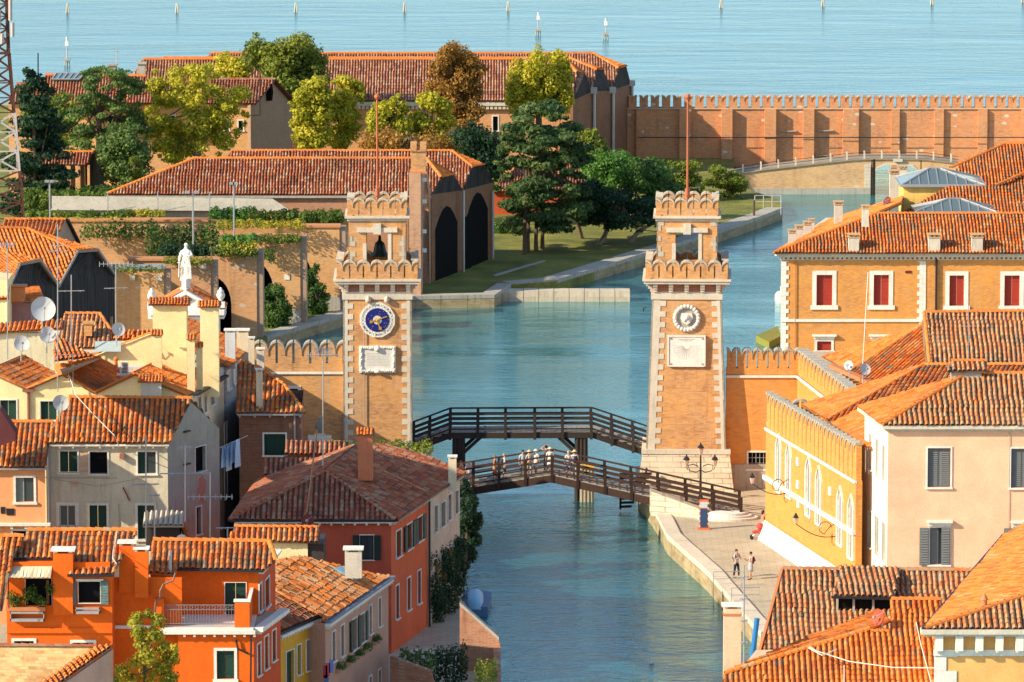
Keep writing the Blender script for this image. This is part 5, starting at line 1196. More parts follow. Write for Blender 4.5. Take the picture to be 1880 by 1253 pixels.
# railing and hut-less post at the lawn corner
t = thing('railing', 'white metal railing at the far corner of the lawn quay', 'railing', tuple(XY(1410, 392, 1)) + (1,)); m = MB()
a, b, c = [Vector((*XY(x, y, 1), 1)) for x, y in ((1386, 384), (1434, 384), (1434, 396))]
for p in (a, a.lerp(b, .33), a.lerp(b, .66), b, c): m.tube([p, p + Vector((0, 0, 1.3))], .05, 5)
for h_ in (.7, 1.3): m.tube([a + Vector((0, 0, h_)), b + Vector((0, 0, h_)), c + Vector((0, 0, h_))], .04, 5)
m.build('bars', MW, t)
m = MB(); p = XY(1384, 418, 0); m.tube([(p.x, p.y, -1), (p.x, p.y, 2.6)], .16, 7, .1); tag(m.build('mooring_post', BARK), 'leaning grey mooring post beside the lawn quay', 'post')
# ============================================================ left dark sheds
def clip_shed(name, label, back_l, ridge_l, ridge_r, hipL, hipR, ev, er_, zb, Y0, dY, mat=TO):
    t = thing(name, label, 'shed', (PY(*ev, Y0).x, Y0, zb)); e = PY(*ev, Y0); r1_ = PY(*ridge_r, Y0 + dY * .5 + 1.0)
    h1, h2, e2 = PY(*hipL, Y0 + dY * .42), PY(*hipR, Y0 + dY * .58), PY(*er_, Y0 + dY)
    pl = plane(e, h1, r1_); rl = onp(*ridge_l, pl); el_ = onp(*back_l, pl)
    roof([el_, e, h1, r1_, rl], mat, t, pitch=.32, tl=.46); roof([r1_, h1, h2], TO, t, pitch=.32, tl=.46)
    m = MB(); m.prism([r1_, h2, e2, e2 + Vector((-8, 0, 0)), rl], (0, 0, -.1)); m.build('back_roof', TM, t, fix=True)
    ridge([rl, r1_, h1], t, TO, .16); ridge([h1, h2], t, TO, .14)
    gable([e, h1, h2, e2], zb, t, SLATE, SLATE)
    m = MB(); m.bar(e + Vector((.08, 0, .0)), h1 + Vector((.08, 0, 0)), .12, .22); m.bar(h2 + Vector((.08, 0, 0)), e2 + Vector((.08, 0, 0)), .12, .22); m.bar(h1 + Vector((.08, 0, 0)), h2 + Vector((.08, 0, 0)), .12, .22); m.build('verge_board', plain('verge_grey', (.30, .25, .22)), t); return t
clip_shed('boat_shed', 'middle orange roofed boat shed with black gable and clipped peak at the left', (-60, 524), (-60, 418), (50, 421), (141, 462), (178, 459), (107, 524), (210, 506), GZ, 424, 11)
clip_shed('boat_shed', 'front orange roofed boat shed with black gable at the left edge', (-60, 522), (-60, 459), (4, 460), (35, 486), (72, 478), (18, 522), (107, 526), GZ, 414, 9)
t = thing('boat_shed', 'rear orange roofed shed with pinkish gable at the left edge', 'shed', (xr(100, 446), 446, GZ)); e = PY(100, 440, 441); k = PY(121, 404, 447); er_ = PY(142, 446, 451)
pl = plane(e, k, PY(8, 404, 447)); roof([onp(-20, 440, pl), e, k, onp(8, 404, pl)], TO, t, pitch=.32, tl=.46); ridge([onp(8, 404, pl), k], t, TO, .15)
m = MB(); m.prism([Vector((e.x, e.y, GZ)), Vector((er_.x, er_.y, GZ)), er_, k, e], (-.2, 0, 0)); m.build('gable_wall', BSH, t, fix=True)
m = MB(); m.bar(k + Vector((.1, 0, 0)), er_ + Vector((.1, 0, 0)), .3, .2); m.build('verge_board', SLATE, t)
m = MB(); p = PY(207, 508, 435); m.bx(p.x - 3.6, p.x, 434, 435, GZ, 5.6); m.bx(p.x + .0, p.x + 7, 447, 447.5, GZ, 5.2); tag(m.build('yard_wall', RUIN2), 'low brick yard wall in shadow right of the black boat sheds', 'wall')
# ============================================================ helpers for houses
def chimney(x0, y0, x1, y1, Y, mat, label=None, cap='slab', parent=None, depth=None, capm=None, band=None):
    a, b = PY(x0, y0, Y), PY(x1, y1, Y); w_ = (b.x - a.x) / 2; cx = (a.x + b.x) / 2; d_ = depth or w_ * .8; H = a.z - b.z
    m = MB(); m.bx(cx - w_, cx + w_, Y, Y + 2 * d_, b.z - (.12 if cap == 'pot' else .8), a.z - (.18 if cap else 0)); 
    o = m.build('chimney', mat, parent)
    if label: tag(o, label, 'chimney')
    m = MB(); zt = a.z
    if cap == 'slab':
        m.bx(cx - w_ * 1.22, cx + w_ * 1.22, Y - w_ * .22, Y + 2 * d_ + w_ * .22, zt - .07, zt + .03)
        for sx in (-1, 1):
            for sy in (.15, 1.7): m.bx(cx + sx * w_ * .75 - w_ * .2, cx + sx * w_ * .75 + w_ * .2, Y + d_ * sy, Y + d_ * sy + d_ * .3, zt - .2, zt - .07)
        c = m.build('chimney_cap', capm or WHITE, o)
    elif cap == 'pot':
        m.bx(cx - w_ * 1.18, cx + w_ * 1.18, Y - w_ * .18, Y + 2 * d_ + w_ * .18, zt - .24, zt - .18)
        for sx in (-1, 0, 1): m.bx(cx + sx * w_ * .85 - w_ * .2, cx + sx * w_ * .85 + w_ * .2, Y + .02, Y + 2 * d_ - .02, zt - .18, zt - .02)
        m.bx(cx - w_ * 1.25, cx + w_ * 1.25, Y - w_ * .25, Y + 2 * d_ + w_ * .25, zt - .02, zt + .05); c = m.build('chimney_cap', capm or plain('cap_ochre', (.55, .33, .16)), o)
    elif cap == 'tile':
        A_, B_ = Vector((cx - w_ * 1.25, Y - w_ * .3, zt - .12)), Vector((cx + w_ * 1.25, Y - w_ * .3, zt - .12)); C_, D_ = Vector((cx + w_ * 1.25, Y + d_, zt + .2)), Vector((cx - w_ * 1.25, Y + d_, zt + .2))
        roof([A_, B_, C_, D_], TO, o, name='chimney_roof', pitch=.2, tl=.3, h=.06, thick=.05); roof([D_, C_, B_ + Vector((0, 2 * d_ + w_ * .6, 0)), A_ + Vector((0, 2 * d_ + w_ * .6, 0))], TO, o, name='chimney_roof', pitch=.2, tl=.3, h=.06, thick=.05)
    if band:
        m = MB()
        for bz in band: m.bx(cx - w_ * 1.08, cx + w_ * 1.08, Y - .05, Y + 2 * d_ + .05, bz, bz + .1)
        m.build('band', plain('terracotta', (.5, .18, .07)), o)
    return o
def dish(x, y, r, Y, label, mat=None, az=-35, foot=None, group=None):
    """satellite dish with feed arm, radius in photo pixels"""
    p = PY(x, y, Y); rr = r * (p - EYE).length / FP; t = thing('satellite_dish', label, 'satellite dish', (p.x, p.y, p.z - rr * 1.3), R(az), group)
    m = LB(); n = 20; rings = [(0.02, 0.0)] + [(rr * q, -rr * .22 * q * q) for q in (.3, .6, .85, 1.0)]
    tilt = Matrix.Rotation(R(-18), 3, 'X'); c = Vector((0, -.12, rr * 1.3)); vs = []; k = 0
    for q, d_ in rings:
        for j in range(n): an = 2 * math.pi * j / n; vs.append(c + tilt @ Vector((math.cos(an) * q, d_, math.sin(an) * q)))
    fs = [(i * n + j, i * n + (j + 1) % n, (i + 1) * n + (j + 1) % n, (i + 1) * n + j) for i in range(len(rings) - 1) for j in range(n)]; m.add(vs, fs)
    vs2 = [v + tilt @ Vector((0, .04, 0)) for v in vs]; m.add(vs2, [f[::-1] for f in fs]); m.build('reflector', mat or plain('dish_white', (.55, .57, .56), .5, 0, .06), t, smooth=True)
    m = LB(); tip = c + tilt @ Vector((0, -rr * .85, -rr * .05)); m.tube([c + tilt @ Vector((0, -rr * .2, -rr)), tip], .025, 5); m.box(tip, (.06, .07, .06)); m.tube([c + tilt @ Vector((rr * .7, -rr * .2, rr * .7)), tip], .012, 4); m.build('feed_arm', STEEL, t)
    m = LB(); m.tube([(0, .1, -.5), (0, .1, rr * 1.3), c], .04, 6); m.build('bracket', STEEL, t); return t
def antenna(x, yt, yb, Y, label, els=(), mat=None, w_=.022):
    """els: (y, half width px, kind)"""
    a, b = PY(x, yt, Y), PY(x, yb, Y); s = (a - EYE).length / FP; t = thing('tv_antenna', label, 'antenna', (b.x, b.y, b.z)); m = MB(); m.tube([b, a], w_ * 1.3, 5); m.build('pole', mat or STEEL, t)
    for y, hw, kind in els:
        p = PY(x, y, Y); m = MB(); L = hw * s
        if kind == 'yagi':
            m.tube([p + Vector((-L, -.1, 0)), p + Vector((L, -.1, 0))], w_, 4)
            for i in range(9): q = -L + 2 * L * i / 8; m.tube([p + Vector((q, -.1 - .22, .0)), p + Vector((q, .12, 0))], w_ * .6, 4); m.tube([p + Vector((q, -.1, -.16)), p + Vector((q, -.1, .16))], w_ * .6, 4)
        elif kind == 'bar':
            m.tube([p + Vector((-L, 0, 0)), p + Vector((L, 0, .03))], w_, 4); m.tube([p + Vector((-L * .5, -.3, 0)), p + Vector((-L * .5, .3, 0))], w_ * .8, 4); m.tube([p + Vector((L * .7, -.3, 0)), p + Vector((L * .7, .3, 0))], w_ * .8, 4)
        else:
            for i in range(5): m.tube([p + Vector((-L, -.1 * i, .08 * i)), p + Vector((L, .1 * i - .2, .06 * i))], w_ * .7, 4)
        m.build('aerial', mat or STEEL, t)
    return t
def flatquoin(f, z0, z1, a_, parent, side=1, big=.5, small=.3, hh=.34, mat=WHITE, out=.05):
    m = MB(); z = z0; k = 0
    while z < z1: L = big if k % 2 else small; f.boxf(m, *((a_, a_ + L) if side > 0 else (a_ - L, a_)), z, min(z + hh - .01, z1), -.02, out); z += hh; k += 1
    return m.build('quoins', mat, parent)
def wires(pts, Y, label, r=.02, mat=None, name='cable'):
    P = [PY(x, y, Yk) for (x, y), Yk in zip(pts, Y)]; m = MB(); m.tube(P, r, 4); return tag(m.build(name, mat or plain('cable_white', (.6, .56, .5))), label, 'cable')
# ============================================================ brick palace, right
pal = thing('brick_palace', 'large ochre brick building with red shuttered windows and many chimneys by the basin', 'building', (xr(1650, 446), 446, GZ))
Fp = Face(AX(1433, 446), AX(1985, 446)); ez = PY(1500, 470, 445.3).z
facade('front_wall', Fp, GZ, ez, BRK_O, pal, [(1499, 505, 1528, 561, 'shut', dict(mat=REDP, frame=.33, depth=.25)), (1604, 505, 1632, 561, 'shut', dict(mat=REDP, frame=.33, depth=.25)), (1743, 506, 1770, 562, 'shut', dict(mat=REDP, frame=.33, depth=.25)), (1844, 506, 1872, 562, 'shut', dict(mat=REDP, frame=.33, depth=.25)),
    (1500, 627, 1526, 680, 'shut', dict(mat=REDP, frame=.2, lintel=True)), (1604, 627, 1632, 680, 'shut', dict(mat=REDP, frame=.2, lintel=True))])
bw_ = Face(AX(1527, 469), Fp.A); wall('side_wall', bw_, GZ, ez, BRK_O, pal)
m = MB(); a = Fp.hit(1700, 500)[0]; Fp.boxf(m, 0, a, Fp.hit(1600, 591)[1], Fp.hit(1600, 586)[1], -.02, .12); m.build('string_course', WHITE, pal)
flatquoin(Fp, GZ, ez - .5, .0, pal, 1, .62, .42); flatquoin(Fp, GZ, ez - .5, a, pal, -1, .68, .5)
m = MB(); Fp.boxf(m, -.1, Fp.L, ez - .42, ez - .34, 0, .15); Fp.boxf(m, -.3, Fp.L, ez - .16, ez - .02, 0, .42); Fp.boxf(m, -.4, Fp.L, ez - .02, ez + .12, 0, .55)
for i in range(64): x = .1 + i * .37; Fp.boxf(m, x, x + .2, ez - .34, ez - .17, 0, .26)
m.build('cornice', STONE, pal)
m = MB(); p, q = Fp.pt(0, ez), Vector((*bw_.A, ez)); m.bar(p + Vector((-.3, -.5, .05)), q + Vector((-.3, 0, .05)), .5, .2); m.build('side_cornice', STONE, pal)
a = Fp.hit(1719, 500)[0]; m = MB(); m.tube([Fp.pt(a, GZ, .15), Fp.pt(a, ez, .15)], .09, 6); m.build('downpipe', IRON, pal)
a = Fp.hit(1460, 500)[0]; m = MB(); m.tube([Fp.pt(a, GZ, .1), Fp.pt(a, ez, .1)], .04, 5); m.build('conduit', plain('terracotta', (.5, .18, .07)), pal)
a, z_ = Fp.hit(1662, 502); m = MB(); Fp.boxf(m, a, a + .5, z_, z_ + .2, 0, .04); m.build('vent', plain('vent_red', (.14, .02, .015)), pal)
E0, E1 = PY(1421, 465, 445.2), PY(1990, 465, 445.2); pp_ = splane(E0, E1, .50); H0 = onp(1611, 393, pp_); H1 = onp(1990, 393, pp_)
roof([E0, E1, H1, H0], TM, pal, pitch=.27, tl=.42); ridge([H0, H1], pal, TO, .14); ridge([E0, H0], pal, TO, .14)
Wb = PY(1527, 403, 468.5); Wc = PY(1664, 363, 484); wp = plane(E0, Wb, H0); roof([E0, H0, onp(1655, 374, wp), onp(1660, 362, wp), Wb], TO, pal, pitch=.27, tl=.42)
ridge([H0, onp(1655, 374, wp)], pal, TO, .14)
# roofs behind
pl = splane(PY(1640, 393, 458), PY(1990, 393, 458), .5); roof([onp(1648, 396, pl), onp(1990, 396, pl), onp(1990, 343, pl), onp(1740, 343, pl)], TM, pal, pitch=.27, tl=.42)
pl3 = splane(PY(1745, 345, 474), PY(1990, 345, 474), .5); q0, q1 = onp(1846, 265, pl3), onp(1990, 265, pl3)
roof([onp(1720, 345, pl3), onp(1990, 345, pl3), q1, q0, onp(1768, 298, pl3)], TM, pal, pitch=.27, tl=.42); ridge([q0, q1], pal, TO, .16); ridge([onp(1745, 310, pl3), q0], pal, TO, .16)
ridge([onp(1825, 344, pl3) + Vector((0, -.4, .1)), onp(1888, 318, pl3) + Vector((0, -.4, .15))], pal, TO, .18)
# yellow lantern
fy_ = Face(AX(1656, 462), AX(1801, 462)); z0_, z1_ = fy_.hit(1700, 374)[1], fy_.hit(1700, 343)[1]; YEL = plaster('yellow_lantern', (.80, .52, .14))
lan = thing('roof_lantern', 'yellow walled roof lantern with hipped glass top', 'lantern', (fy_.A.x + 2, 462, z0_ - .5)); m = MB(); m.bx(fy_.A.x, fy_.B.x, 462, 467.5, z0_ - 1.5, z1_); m.build('wall', YEL, lan)
def glass_hip(x0, x1, y0, y1, z, hz, rx0, rx1, parent):
    A_, B_, C_, D_ = Vector((x0, y0, z)), Vector((x1, y0, z)), Vector((x1, y1, z)), Vector((x0, y1, z)); ym = (y0 + y1) / 2; P, Q = Vector((rx0, ym, z + hz)), Vector((rx1, ym, z + hz))
    m = MB(); m.quad(A_, B_, Q, P); m.add([B_, C_, Q], [(0, 1, 2)]); m.quad(C_, D_, P, Q); m.add([D_, A_, P], [(0, 1, 2)]); o = m.build('glazing', glassm('lantern_glass', (.10, .14, .15)) if 'lg' not in CACHE else CACHE['lg'], parent); CACHE['lg'] = o.data.materials[0]
    m = MB(); n = 9
    for i in range(n + 1):
        f = i / n; b_ = A_.lerp(B_, f); tpx = min(max(b_.x, P.x), Q.x); k = (b_.x - A_.x) / max(.01, P.x - A_.x) if b_.x < P.x else ((B_.x - b_.x) / max(.01, B_.x - Q.x) if b_.x > Q.x else 1); k = max(0, min(1, k)); m.bar(b_, Vector((tpx if k >= 1 else b_.x, b_.y + (ym - y0) * k, z + hz * k)) + Vector((0, 0, .03)), .09, .08)
    for a_, b_ in ((A_, P), (B_, Q), (P, Q), (A_, B_), (C_, Q), (D_, P)): m.bar(a_ + Vector((0, 0, .04)), b_ + Vector((0, 0, .04)), .14, .1)
    m.build('glazing_bars', STEEL, o)
CACHE = {}
m = MB(); m.bx(fy_.A.x - .3, fy_.B.x + .3, 461.6, 467.9, z1_, z1_ + .12); m.build('eaves', STEEL, lan)
glass_hip(fy_.A.x - .2, fy_.B.x + .2, 461.7, 467.8, z1_ + .13, 1.05, PY(1707, 310, 464.5).x, PY(1727, 310, 464.5).x, lan)
t = thing('skylight', 'low hipped glass skylight on the palace roof below the yellow lantern', 'skylight', (xr(1755, 455), 455, H0.z)); a, b = PY(1680, 391, 453.3), PY(1831, 391, 453.3); m = MB(); m.bx(a.x, b.x, 453.3, 457.5, a.z - 1, a.z + .02); m.build('kerb', STEEL, t); glass_hip(a.x, b.x, 453.3, 457.5, a.z + .03, .85, PY(1742, 371, 455).x, PY(1765, 371, 455).x, t)
CHP = plaster('chimney_pale', (.62, .55, .45), (.3, .25, .2), .6)
for args in ((1558, 431, 1577, 463, 446.5, 'on the palace roof, leftmost of the three along the eave'), (1705, 431, 1726, 463, 446.5, 'on the palace roof, middle one of the three along the eave'), (1784, 431, 1804, 463, 446.5, 'on the palace roof, rightmost of the three along the eave'),
    (1532, 371, 1547, 412, 456, 'tall and slim on the sunlit left slope of the palace roof'), (1583, 378, 1595, 414, 452, 'tall and slim at the hip of the palace roof'), (1634, 314, 1650, 362, 470, 'tallest one left of the yellow lantern'), (1650, 306, 1665, 334, 476, 'second one directly left of the glass lantern'),
    (1448, 423, 1461, 448, 451, 'small, nearest of the row on the palace left eave'), (1461, 415, 1474, 441, 454, 'small, second of the row on the palace left eave'), (1476, 408, 1489, 433, 458, 'small, third of the row on the palace left eave'), (1485, 403, 1495, 426, 461, 'small, farthest of the row on the palace left eave')):
    args = list(args); pl_ = pp_ if args[1] > 425 and args[0] > 1500 else wp if 370 < args[1] else None
    if pl_: args[4] = onp((args[0] + args[2]) / 2, args[3], pl_).y
    chimney(*args[:5], CHP, 'pale chimney ' + args[5], 'pot')
dish(1632, 372, 11, 458, 'dark red satellite dish left of the yellow roof lantern', plain('dish_red', (.16, .03, .025)), -60)
# mossy pier beside palace
m = MB(); a, b, c, d_ = XY(1388, 622, .3), XY(1428, 604, .3), XY(1434, 622, .3), XY(1412, 634, .3); m.slab([tuple(a), tuple(b), tuple(c), tuple(d_)], -.4, .55); tag(m.build('landing_stage', plaster('mossy', (.22, .22, .04), (.08, .07, .03), .8), fix=True), 'mossy yellow landing stage at the water beside the palace corner', 'landing stage')
t = thing('boat', 'small white moored boat seen at the palace left corner', 'boat', tuple(XY(1429, 552, 0)) + (0,)); p = XY(1429, 552, 0)
m = MB(); m.slab([(p.x - .3, p.y), (p.x, p.y - 1.6), (p.x + 1.4, p.y - 1.8), (p.x + 1.4, p.y + 2), (p.x, p.y + 2)], -.2, .55); m.build('hull', WHITE, t, fix=True); m = MB(); m.bx(p.x + .2, p.x + 1.1, p.y - .8, p.y + 1, .55, 1.1); m.build('cabin', WHITE, t)
# ============================================================ roofs between palace and pink house
TW_ = TW
cb = thing('tiled_house', 'big house under weathered tiled roof with left hip below the palace windows', 'house', (xr(1750, 370), 370, GZ))
vl, vr = PY(1707, 668, 364.5), PY(1990, 668, 364.5); pl = splane(vl, vr, .52); a, b = onp(1697, 575, pl), onp(1990, 571, pl); roof([onp(1707, 672, pl), onp(1990, 672, pl), b, a], TW, cb, pitch=.30, tl=.42); ridge([a, b], cb, TO, .15); ridge([a, onp(1707, 668, pl)], cb, TO, .13)
hx = PY(1695, 597, 373.5); e0, e1 = PY(1511, 656, 379), PY(1585, 700, 367.5); 
wpl = plane(hx, e0, PY(1560, 682, 371.5)); roof([e0, hx, PY(1560, 682, 371.5)], TO, cb, pitch=.30, tl=.42)
fpl = plane(hx, PY(1560, 682, 371.5), PY(1700, 690, 367)); roof([PY(1560, 682, 371.5), hx, onp(1702, 640, fpl), onp(1700, 705, fpl), onp(1600, 705, fpl)], TM, cb, pitch=.30, tl=.42); ridge([hx, PY(1560, 682, 371.5)], cb, TO, .14)
roof([hx + Vector((0, .2, .1)), a, onp(1707, 668, pl), onp(1700, 690, fpl)], TM, cb, pitch=.3, tl=.42)
m = MB(); m.bar(PY(1528, 672, 371), PY(1604, 706, 366.5), .5, .25); m.build('parapet_edge', plain('terracotta', (.5, .18, .07)), cb)
m = MB(); m.slab([(22.2, 361), (60, 361), (60, 376), (19.8, 380)], GZ, 9.8); m.build('wall', BRK_Y, cb, fix=True)
dish(1559, 671, 9, 367, 'small round white dish above the courtyard wall merlons', az=-20); dish(1586, 678, 11, 366.5, 'grey satellite dish at the foot of the tall thin pole', az=25)
wires([(1584, 672), (1594, 500)], (366.5, 366.5), 'tall thin white pole rising above the two roof dishes', .035, name='roof_pole')
antenna(1778, 545, 668, 362, 'thin pale antenna pole on the weathered tile roof', ((600, 14, 'bar'),), w_=.02)
cb2 = thing('tiled_house', 'house with sunlit orange left slope behind the crenellated yellow wall', 'house', (xr(1700, 355), 355, GZ))
e0, e1, hx2 = PY(1474, 744, 360.5), PY(1519, 771, 353), PY(1695, 671, 358); roof([e0, e1, hx2], TO, cb2, pitch=.30, tl=.42)
fp2 = plane(e1, hx2, PY(1760, 700, 355.4)); roof([e1, onp(1545, 790, fp2), onp(1760, 790, fp2), onp(1990, 672, fp2), hx2], TM, cb2, pitch=.30, tl=.42); ridge([hx2, e1], cb2, TO, .14); ridge([hx2, onp(1990, 670, fp2)], cb2, TO, .14)
e0, e1 = PY(1527, 779, 352), PY(1592, 834, 341); k = PY(1592, 757, 353); roof([e0, e1 + Vector((.3, 0, 0)), k + Vector((1.5, -3, .9)), k], TO, cb2, pitch=.30, tl=.42)
m = MB(); m.slab([(20.6, 345), (45, 345), (45, 357), (19.6, 357)], GZ, 10.0); m.build('wall', BRK_Y, cb2, fix=True)
# ============================================================ pink house
PINK = plaster('pink_plaster', (.88, .50, .32), (.6, .4, .26), .18); PINKW = plaster('pink_plaster_sunlit', (.86, .76, .60), (.7, .6, .45), .15)  # PINKW is the sunlit copy: glare on the side wall is in its colour
ph = thing('pink_house', 'peach plastered house with grey louvred shutters and hipped tile roof', 'house', (xr(1800, 337), 337, GZ))
Fk = Face(AX(1632, 337), AX(1990, 337)); ez = Fk.hit(1700, 786)[1]
LV = dict(mat=GREYP, frame=.1)
facade('front_wall', Fk, GZ, ez, PINK, ph, [(1703, 823, 1745, 895, 'louvre', LV), (1856, 824, 1898, 896, 'louvre', LV), (1707, 969, 1742, 1037, 'half', dict(mat=GREYP, frame=.1, lintel=True)), (1861, 970, 1896, 1038, 'open', dict(mat=GREYP, frame=.1, lintel=True))])
r = Fk.rect(1688, 969, 1705, 1038); m = MB(); Fk.boxf(m, r[0], r[1], r[2], r[3], .06, .11)
for k in range(14): zz_ = r[2] + .06 + (r[3] - r[2] - .12) * k / 14; m.add([Fk.pt(r[0] + .05, zz_, .15), Fk.pt(r[1] - .05, zz_, .15), Fk.pt(r[1] - .05, zz_ + .08, .112), Fk.pt(r[0] + .05, zz_ + .08, .112)], [(0, 1, 2, 3)])
m.build('shutter', GREYP, ph)
r = Fk.rect(1728, 969, 1744, 1038); m = MB(); Fk.boxf(m, r[0], r[1], r[2], r[3], .06, .11)
for k in range(14): zz_ = r[2] + .06 + (r[3] - r[2] - .12) * k / 14; m.add([Fk.pt(r[0] + .05, zz_, .15), Fk.pt(r[1] - .05, zz_, .15), Fk.pt(r[1] - .05, zz_ + .08, .112), Fk.pt(r[0] + .05, zz_ + .08, .112)], [(0, 1, 2, 3)])
m.build('shutter', GREYP, ph)
Wk = Face(AX(1589, 343.6), Fk.A); sv = dict(mat=GREYP, frame=.07)
facade('side_wall', Wk, GZ, ez, PINKW, ph, [(1596.5, 797, 1601, 862, 'shut', sv), (1608.8, 807, 1613.3, 873, 'shut', sv), (1621, 818, 1625.5, 884, 'shut', sv), (1594, 938, 1601, 1004, 'louvre', sv), (1607, 948, 1614, 1018, 'louvre', sv), (1620.5, 960, 1626.5, 1032, 'shut', sv)])
m = MB(); Fk.boxf(m, -.35, Fk.L, ez - .02, ez + .2, 0, .4); Fk.boxf(m, -.1, Fk.L, ez - .2, ez - .02, 0, .14); m.build('cornice', STONE, ph)
m = MB(); Wk.boxf(m, -.35, Wk.L + .2, ez - .02, ez + .2, 0, .4); Wk.boxf(m, -.1, Wk.L + .1, ez - .2, ez - .02, 0, .14); m.build('cornice', STONE, ph)
c0 = Fk.pt(-.35, ez + .22, .4); c1 = Fk.pt(Fk.L, ez + .22, .4); c2 = Vector((Wk.A.x - .4, Wk.A.y + .3, ez + .22)); kp = splane(c0, c1, .50); k0 = onp(1776, 687, kp); k1 = onp(1990, 687, kp)
roof([c0, c1, k1, k0], TW, ph, pitch=.31, tl=.42); wk = plane(c0, c2, k0); roof([c2, c0, k0, onp(1752, 693, wk)], TO, ph, pitch=.31, tl=.42); ridge([c0, k0], ph, TO, .15)
ridge([k0, k1], ph, TO, .15)
t = thing('roof_dormer', 'small tiled roof hatch at the top of the pink house hip', 'dormer', tuple(PY(1780, 688, k0.y)))
a, b, c, d_ = PY(1738, 682, k0.y - .6), PY(1812, 682, k0.y - .6), PY(1812, 664, k0.y + .6), PY(1746, 664, k0.y + .6); roof([a, b, c, d_], TW, t, pitch=.3, tl=.4); m = MB(); m.bx(a.x + .3, b.x - .3, k0.y - .4, k0.y + .5, a.z - .8, a.z - .1); m.build('wall', STONE_D, t); ridge([d_, c], t, TO, .14)
wires([(1770, 690), (1800, 700), (1880, 702)], (345, 344, 344), 'pale cable sagging over the pink house roof from the hatch', .02)
# pipes/hooks
for x in (1856, ): 
    m = MB(); a = Fk.hit(x, 850)[0]; m.tube([Fk.pt(a - .1, GZ, .05), Fk.pt(a - .1, ez, .05)], .02, 4); m.build('cable', STONE_D, ph)
# ============================================================ bottom right roofs
rc = thing('tiled_house', 'long low roof of mottled tiles with shed dormer in the right foreground', 'house', (xr(1600, 302), 302, GZ))
a, b = PY(1438, 1046, 306), PY(1850, 1049, 306); p1_ = splane(a, b, .52); L_ = onp(1396, 1192, p1_); 
roof([a, b, onp(1850, 1215, p1_), onp(1396, 1200, p1_)], TW, rc, pitch=.30, tl=.40, h=.095); ridge([a, b], rc, TW, .15)
m = MB(); q = onp(1396, 1200, p1_); m.bar(a + Vector((-.05, 0, .05)), q + Vector((-.05, 0, .05)), .14, .2); m.build('verge', plain('terracotta', (.5, .18, .07)), rc)
n_ = p1_[1]; da, db = onp(1528, 1115, p1_) + Vector((0, -.6, .75)), onp(1640, 1118, p1_) + Vector((0, -.6, .75)); up = Vector((0, 3.4, 1.0))
roof([da, db, db + up + Vector((.6, 0, 0)), da + up + Vector((.6, 0, 0))], TW, rc, name='dormer_roof', pitch=.30, tl=.40, h=.095)
m = MB(); m.bar(da + Vector((-.1, -.08, -.08)), db + Vector((.1, -.08, -.08)), .12, .12); m.build('gutter', IRON, rc)
m = MB(); m.bx(da.x + .15, db.x - .15, da.y + .35, da.y + 2, da.z - 1.4, da.z - .1); m.build('dormer_window', BLACK, rc)
m = MB()
for f in (0.03, .3, .62): p = da.lerp(db, f); m.box((p.x + .15, p.y + .3, p.z - .6), (.06, .06, .6))
m.build('dormer_posts', STONE_D, rc)
m = MB(); m.slab([(L_.x + .1, L_.y + .2), (45, L_.y + .2), (45, a.y), (a.x + .1, a.y)], GZ, L_.z - .3); m.build('wall', STONE_D, rc, fix=True)
r2 = thing('tiled_house', 'bright orange hipped roof in the bottom right foreground', 'house', (xr(1600, 290), 290, GZ))
a, b = PY(1331, 1240, 290), PY(1735, 1240, 290); p2_ = splane(a, b, .50); F = lambda x, y: onp(x, y, p2_)
roof([F(1318, 1275), F(1722, 1275), F(1727, 1102), F(1636, 1102), F(1634, 1157), F(1596, 1157), F(1331, 1238)], TO, r2, pitch=.29, tl=.40, h=.095)
hipT, hipB = F(1596, 1157), F(1331, 1238); w3_ = plane(hipT, hipB, hipB + Vector((.55, 4.2, .45))); G_ = lambda x, y: onp(x, y, w3_)
roof([G_(1331, 1238), G_(1596, 1157), G_(1635, 1140), G_(1612, 1121), G_(1362, 1221)], TO, r2, pitch=.29, tl=.40); ridge([hipT, hipB], r2, TO, .16); ridge([F(1636, 1102), F(1727, 1102)], r2, TO, .15)
ridge([F(1598, 1161), F(1634, 1161)], r2, TO, .13)
bz = F(1331, 1270).z; m = MB(); m.slab([(F(1331, 1238).x, 288), (F(1722, 1240).x, 288), (F(1722, 1240).x, 298), (F(1400, 1240).x, 298)], GZ, 6.6); m.build('wall', PINK, r2, fix=True)
chimney(1329, 1112, 1360, 1232, 291.5, PINK, 'tall pink chimney with stone cap and mast rising beside the canal', 'slab', band=[PY(1340, 1122, 291.5).z - .25])
antenna(1366, 1038, 1240, 291, 'silver scaffold like mast strapped to the pink chimney', ((1060, 8, 'bar'), (1100, 8, 'bar'), (1140, 7, 'bar'), (1180, 7, 'bar')), w_=.035)
dish(1617, 1134, 15, 293.5, 'large terracotta coloured satellite dish on the orange foreground roof', plain('dish_terracotta', (.36, .07, .03)), -50)
wires([(1486, 1188), (1500, 1196), (1560, 1215), (1640, 1226), (1722, 1227)], (291, 290.5, 289, 288, 287.5), 'long pale cable lying across the bright orange roof', .03)
wires([(1675, 1108), (1690, 1180), (1712, 1262)], (296.5, 291, 286), 'taut white cable running down the right part of the orange roof', .03)
wires([(1484, 1190), (1510, 1204), (1536, 1192)], (291, 289.5, 290), 'short looped white cable near the hip of the orange roof', .03)
wires([(1550, 1222), (1550, 1262)], (289, 286), 'thin vertical white pole on the lower orange roof', .03, name='roof_pole')
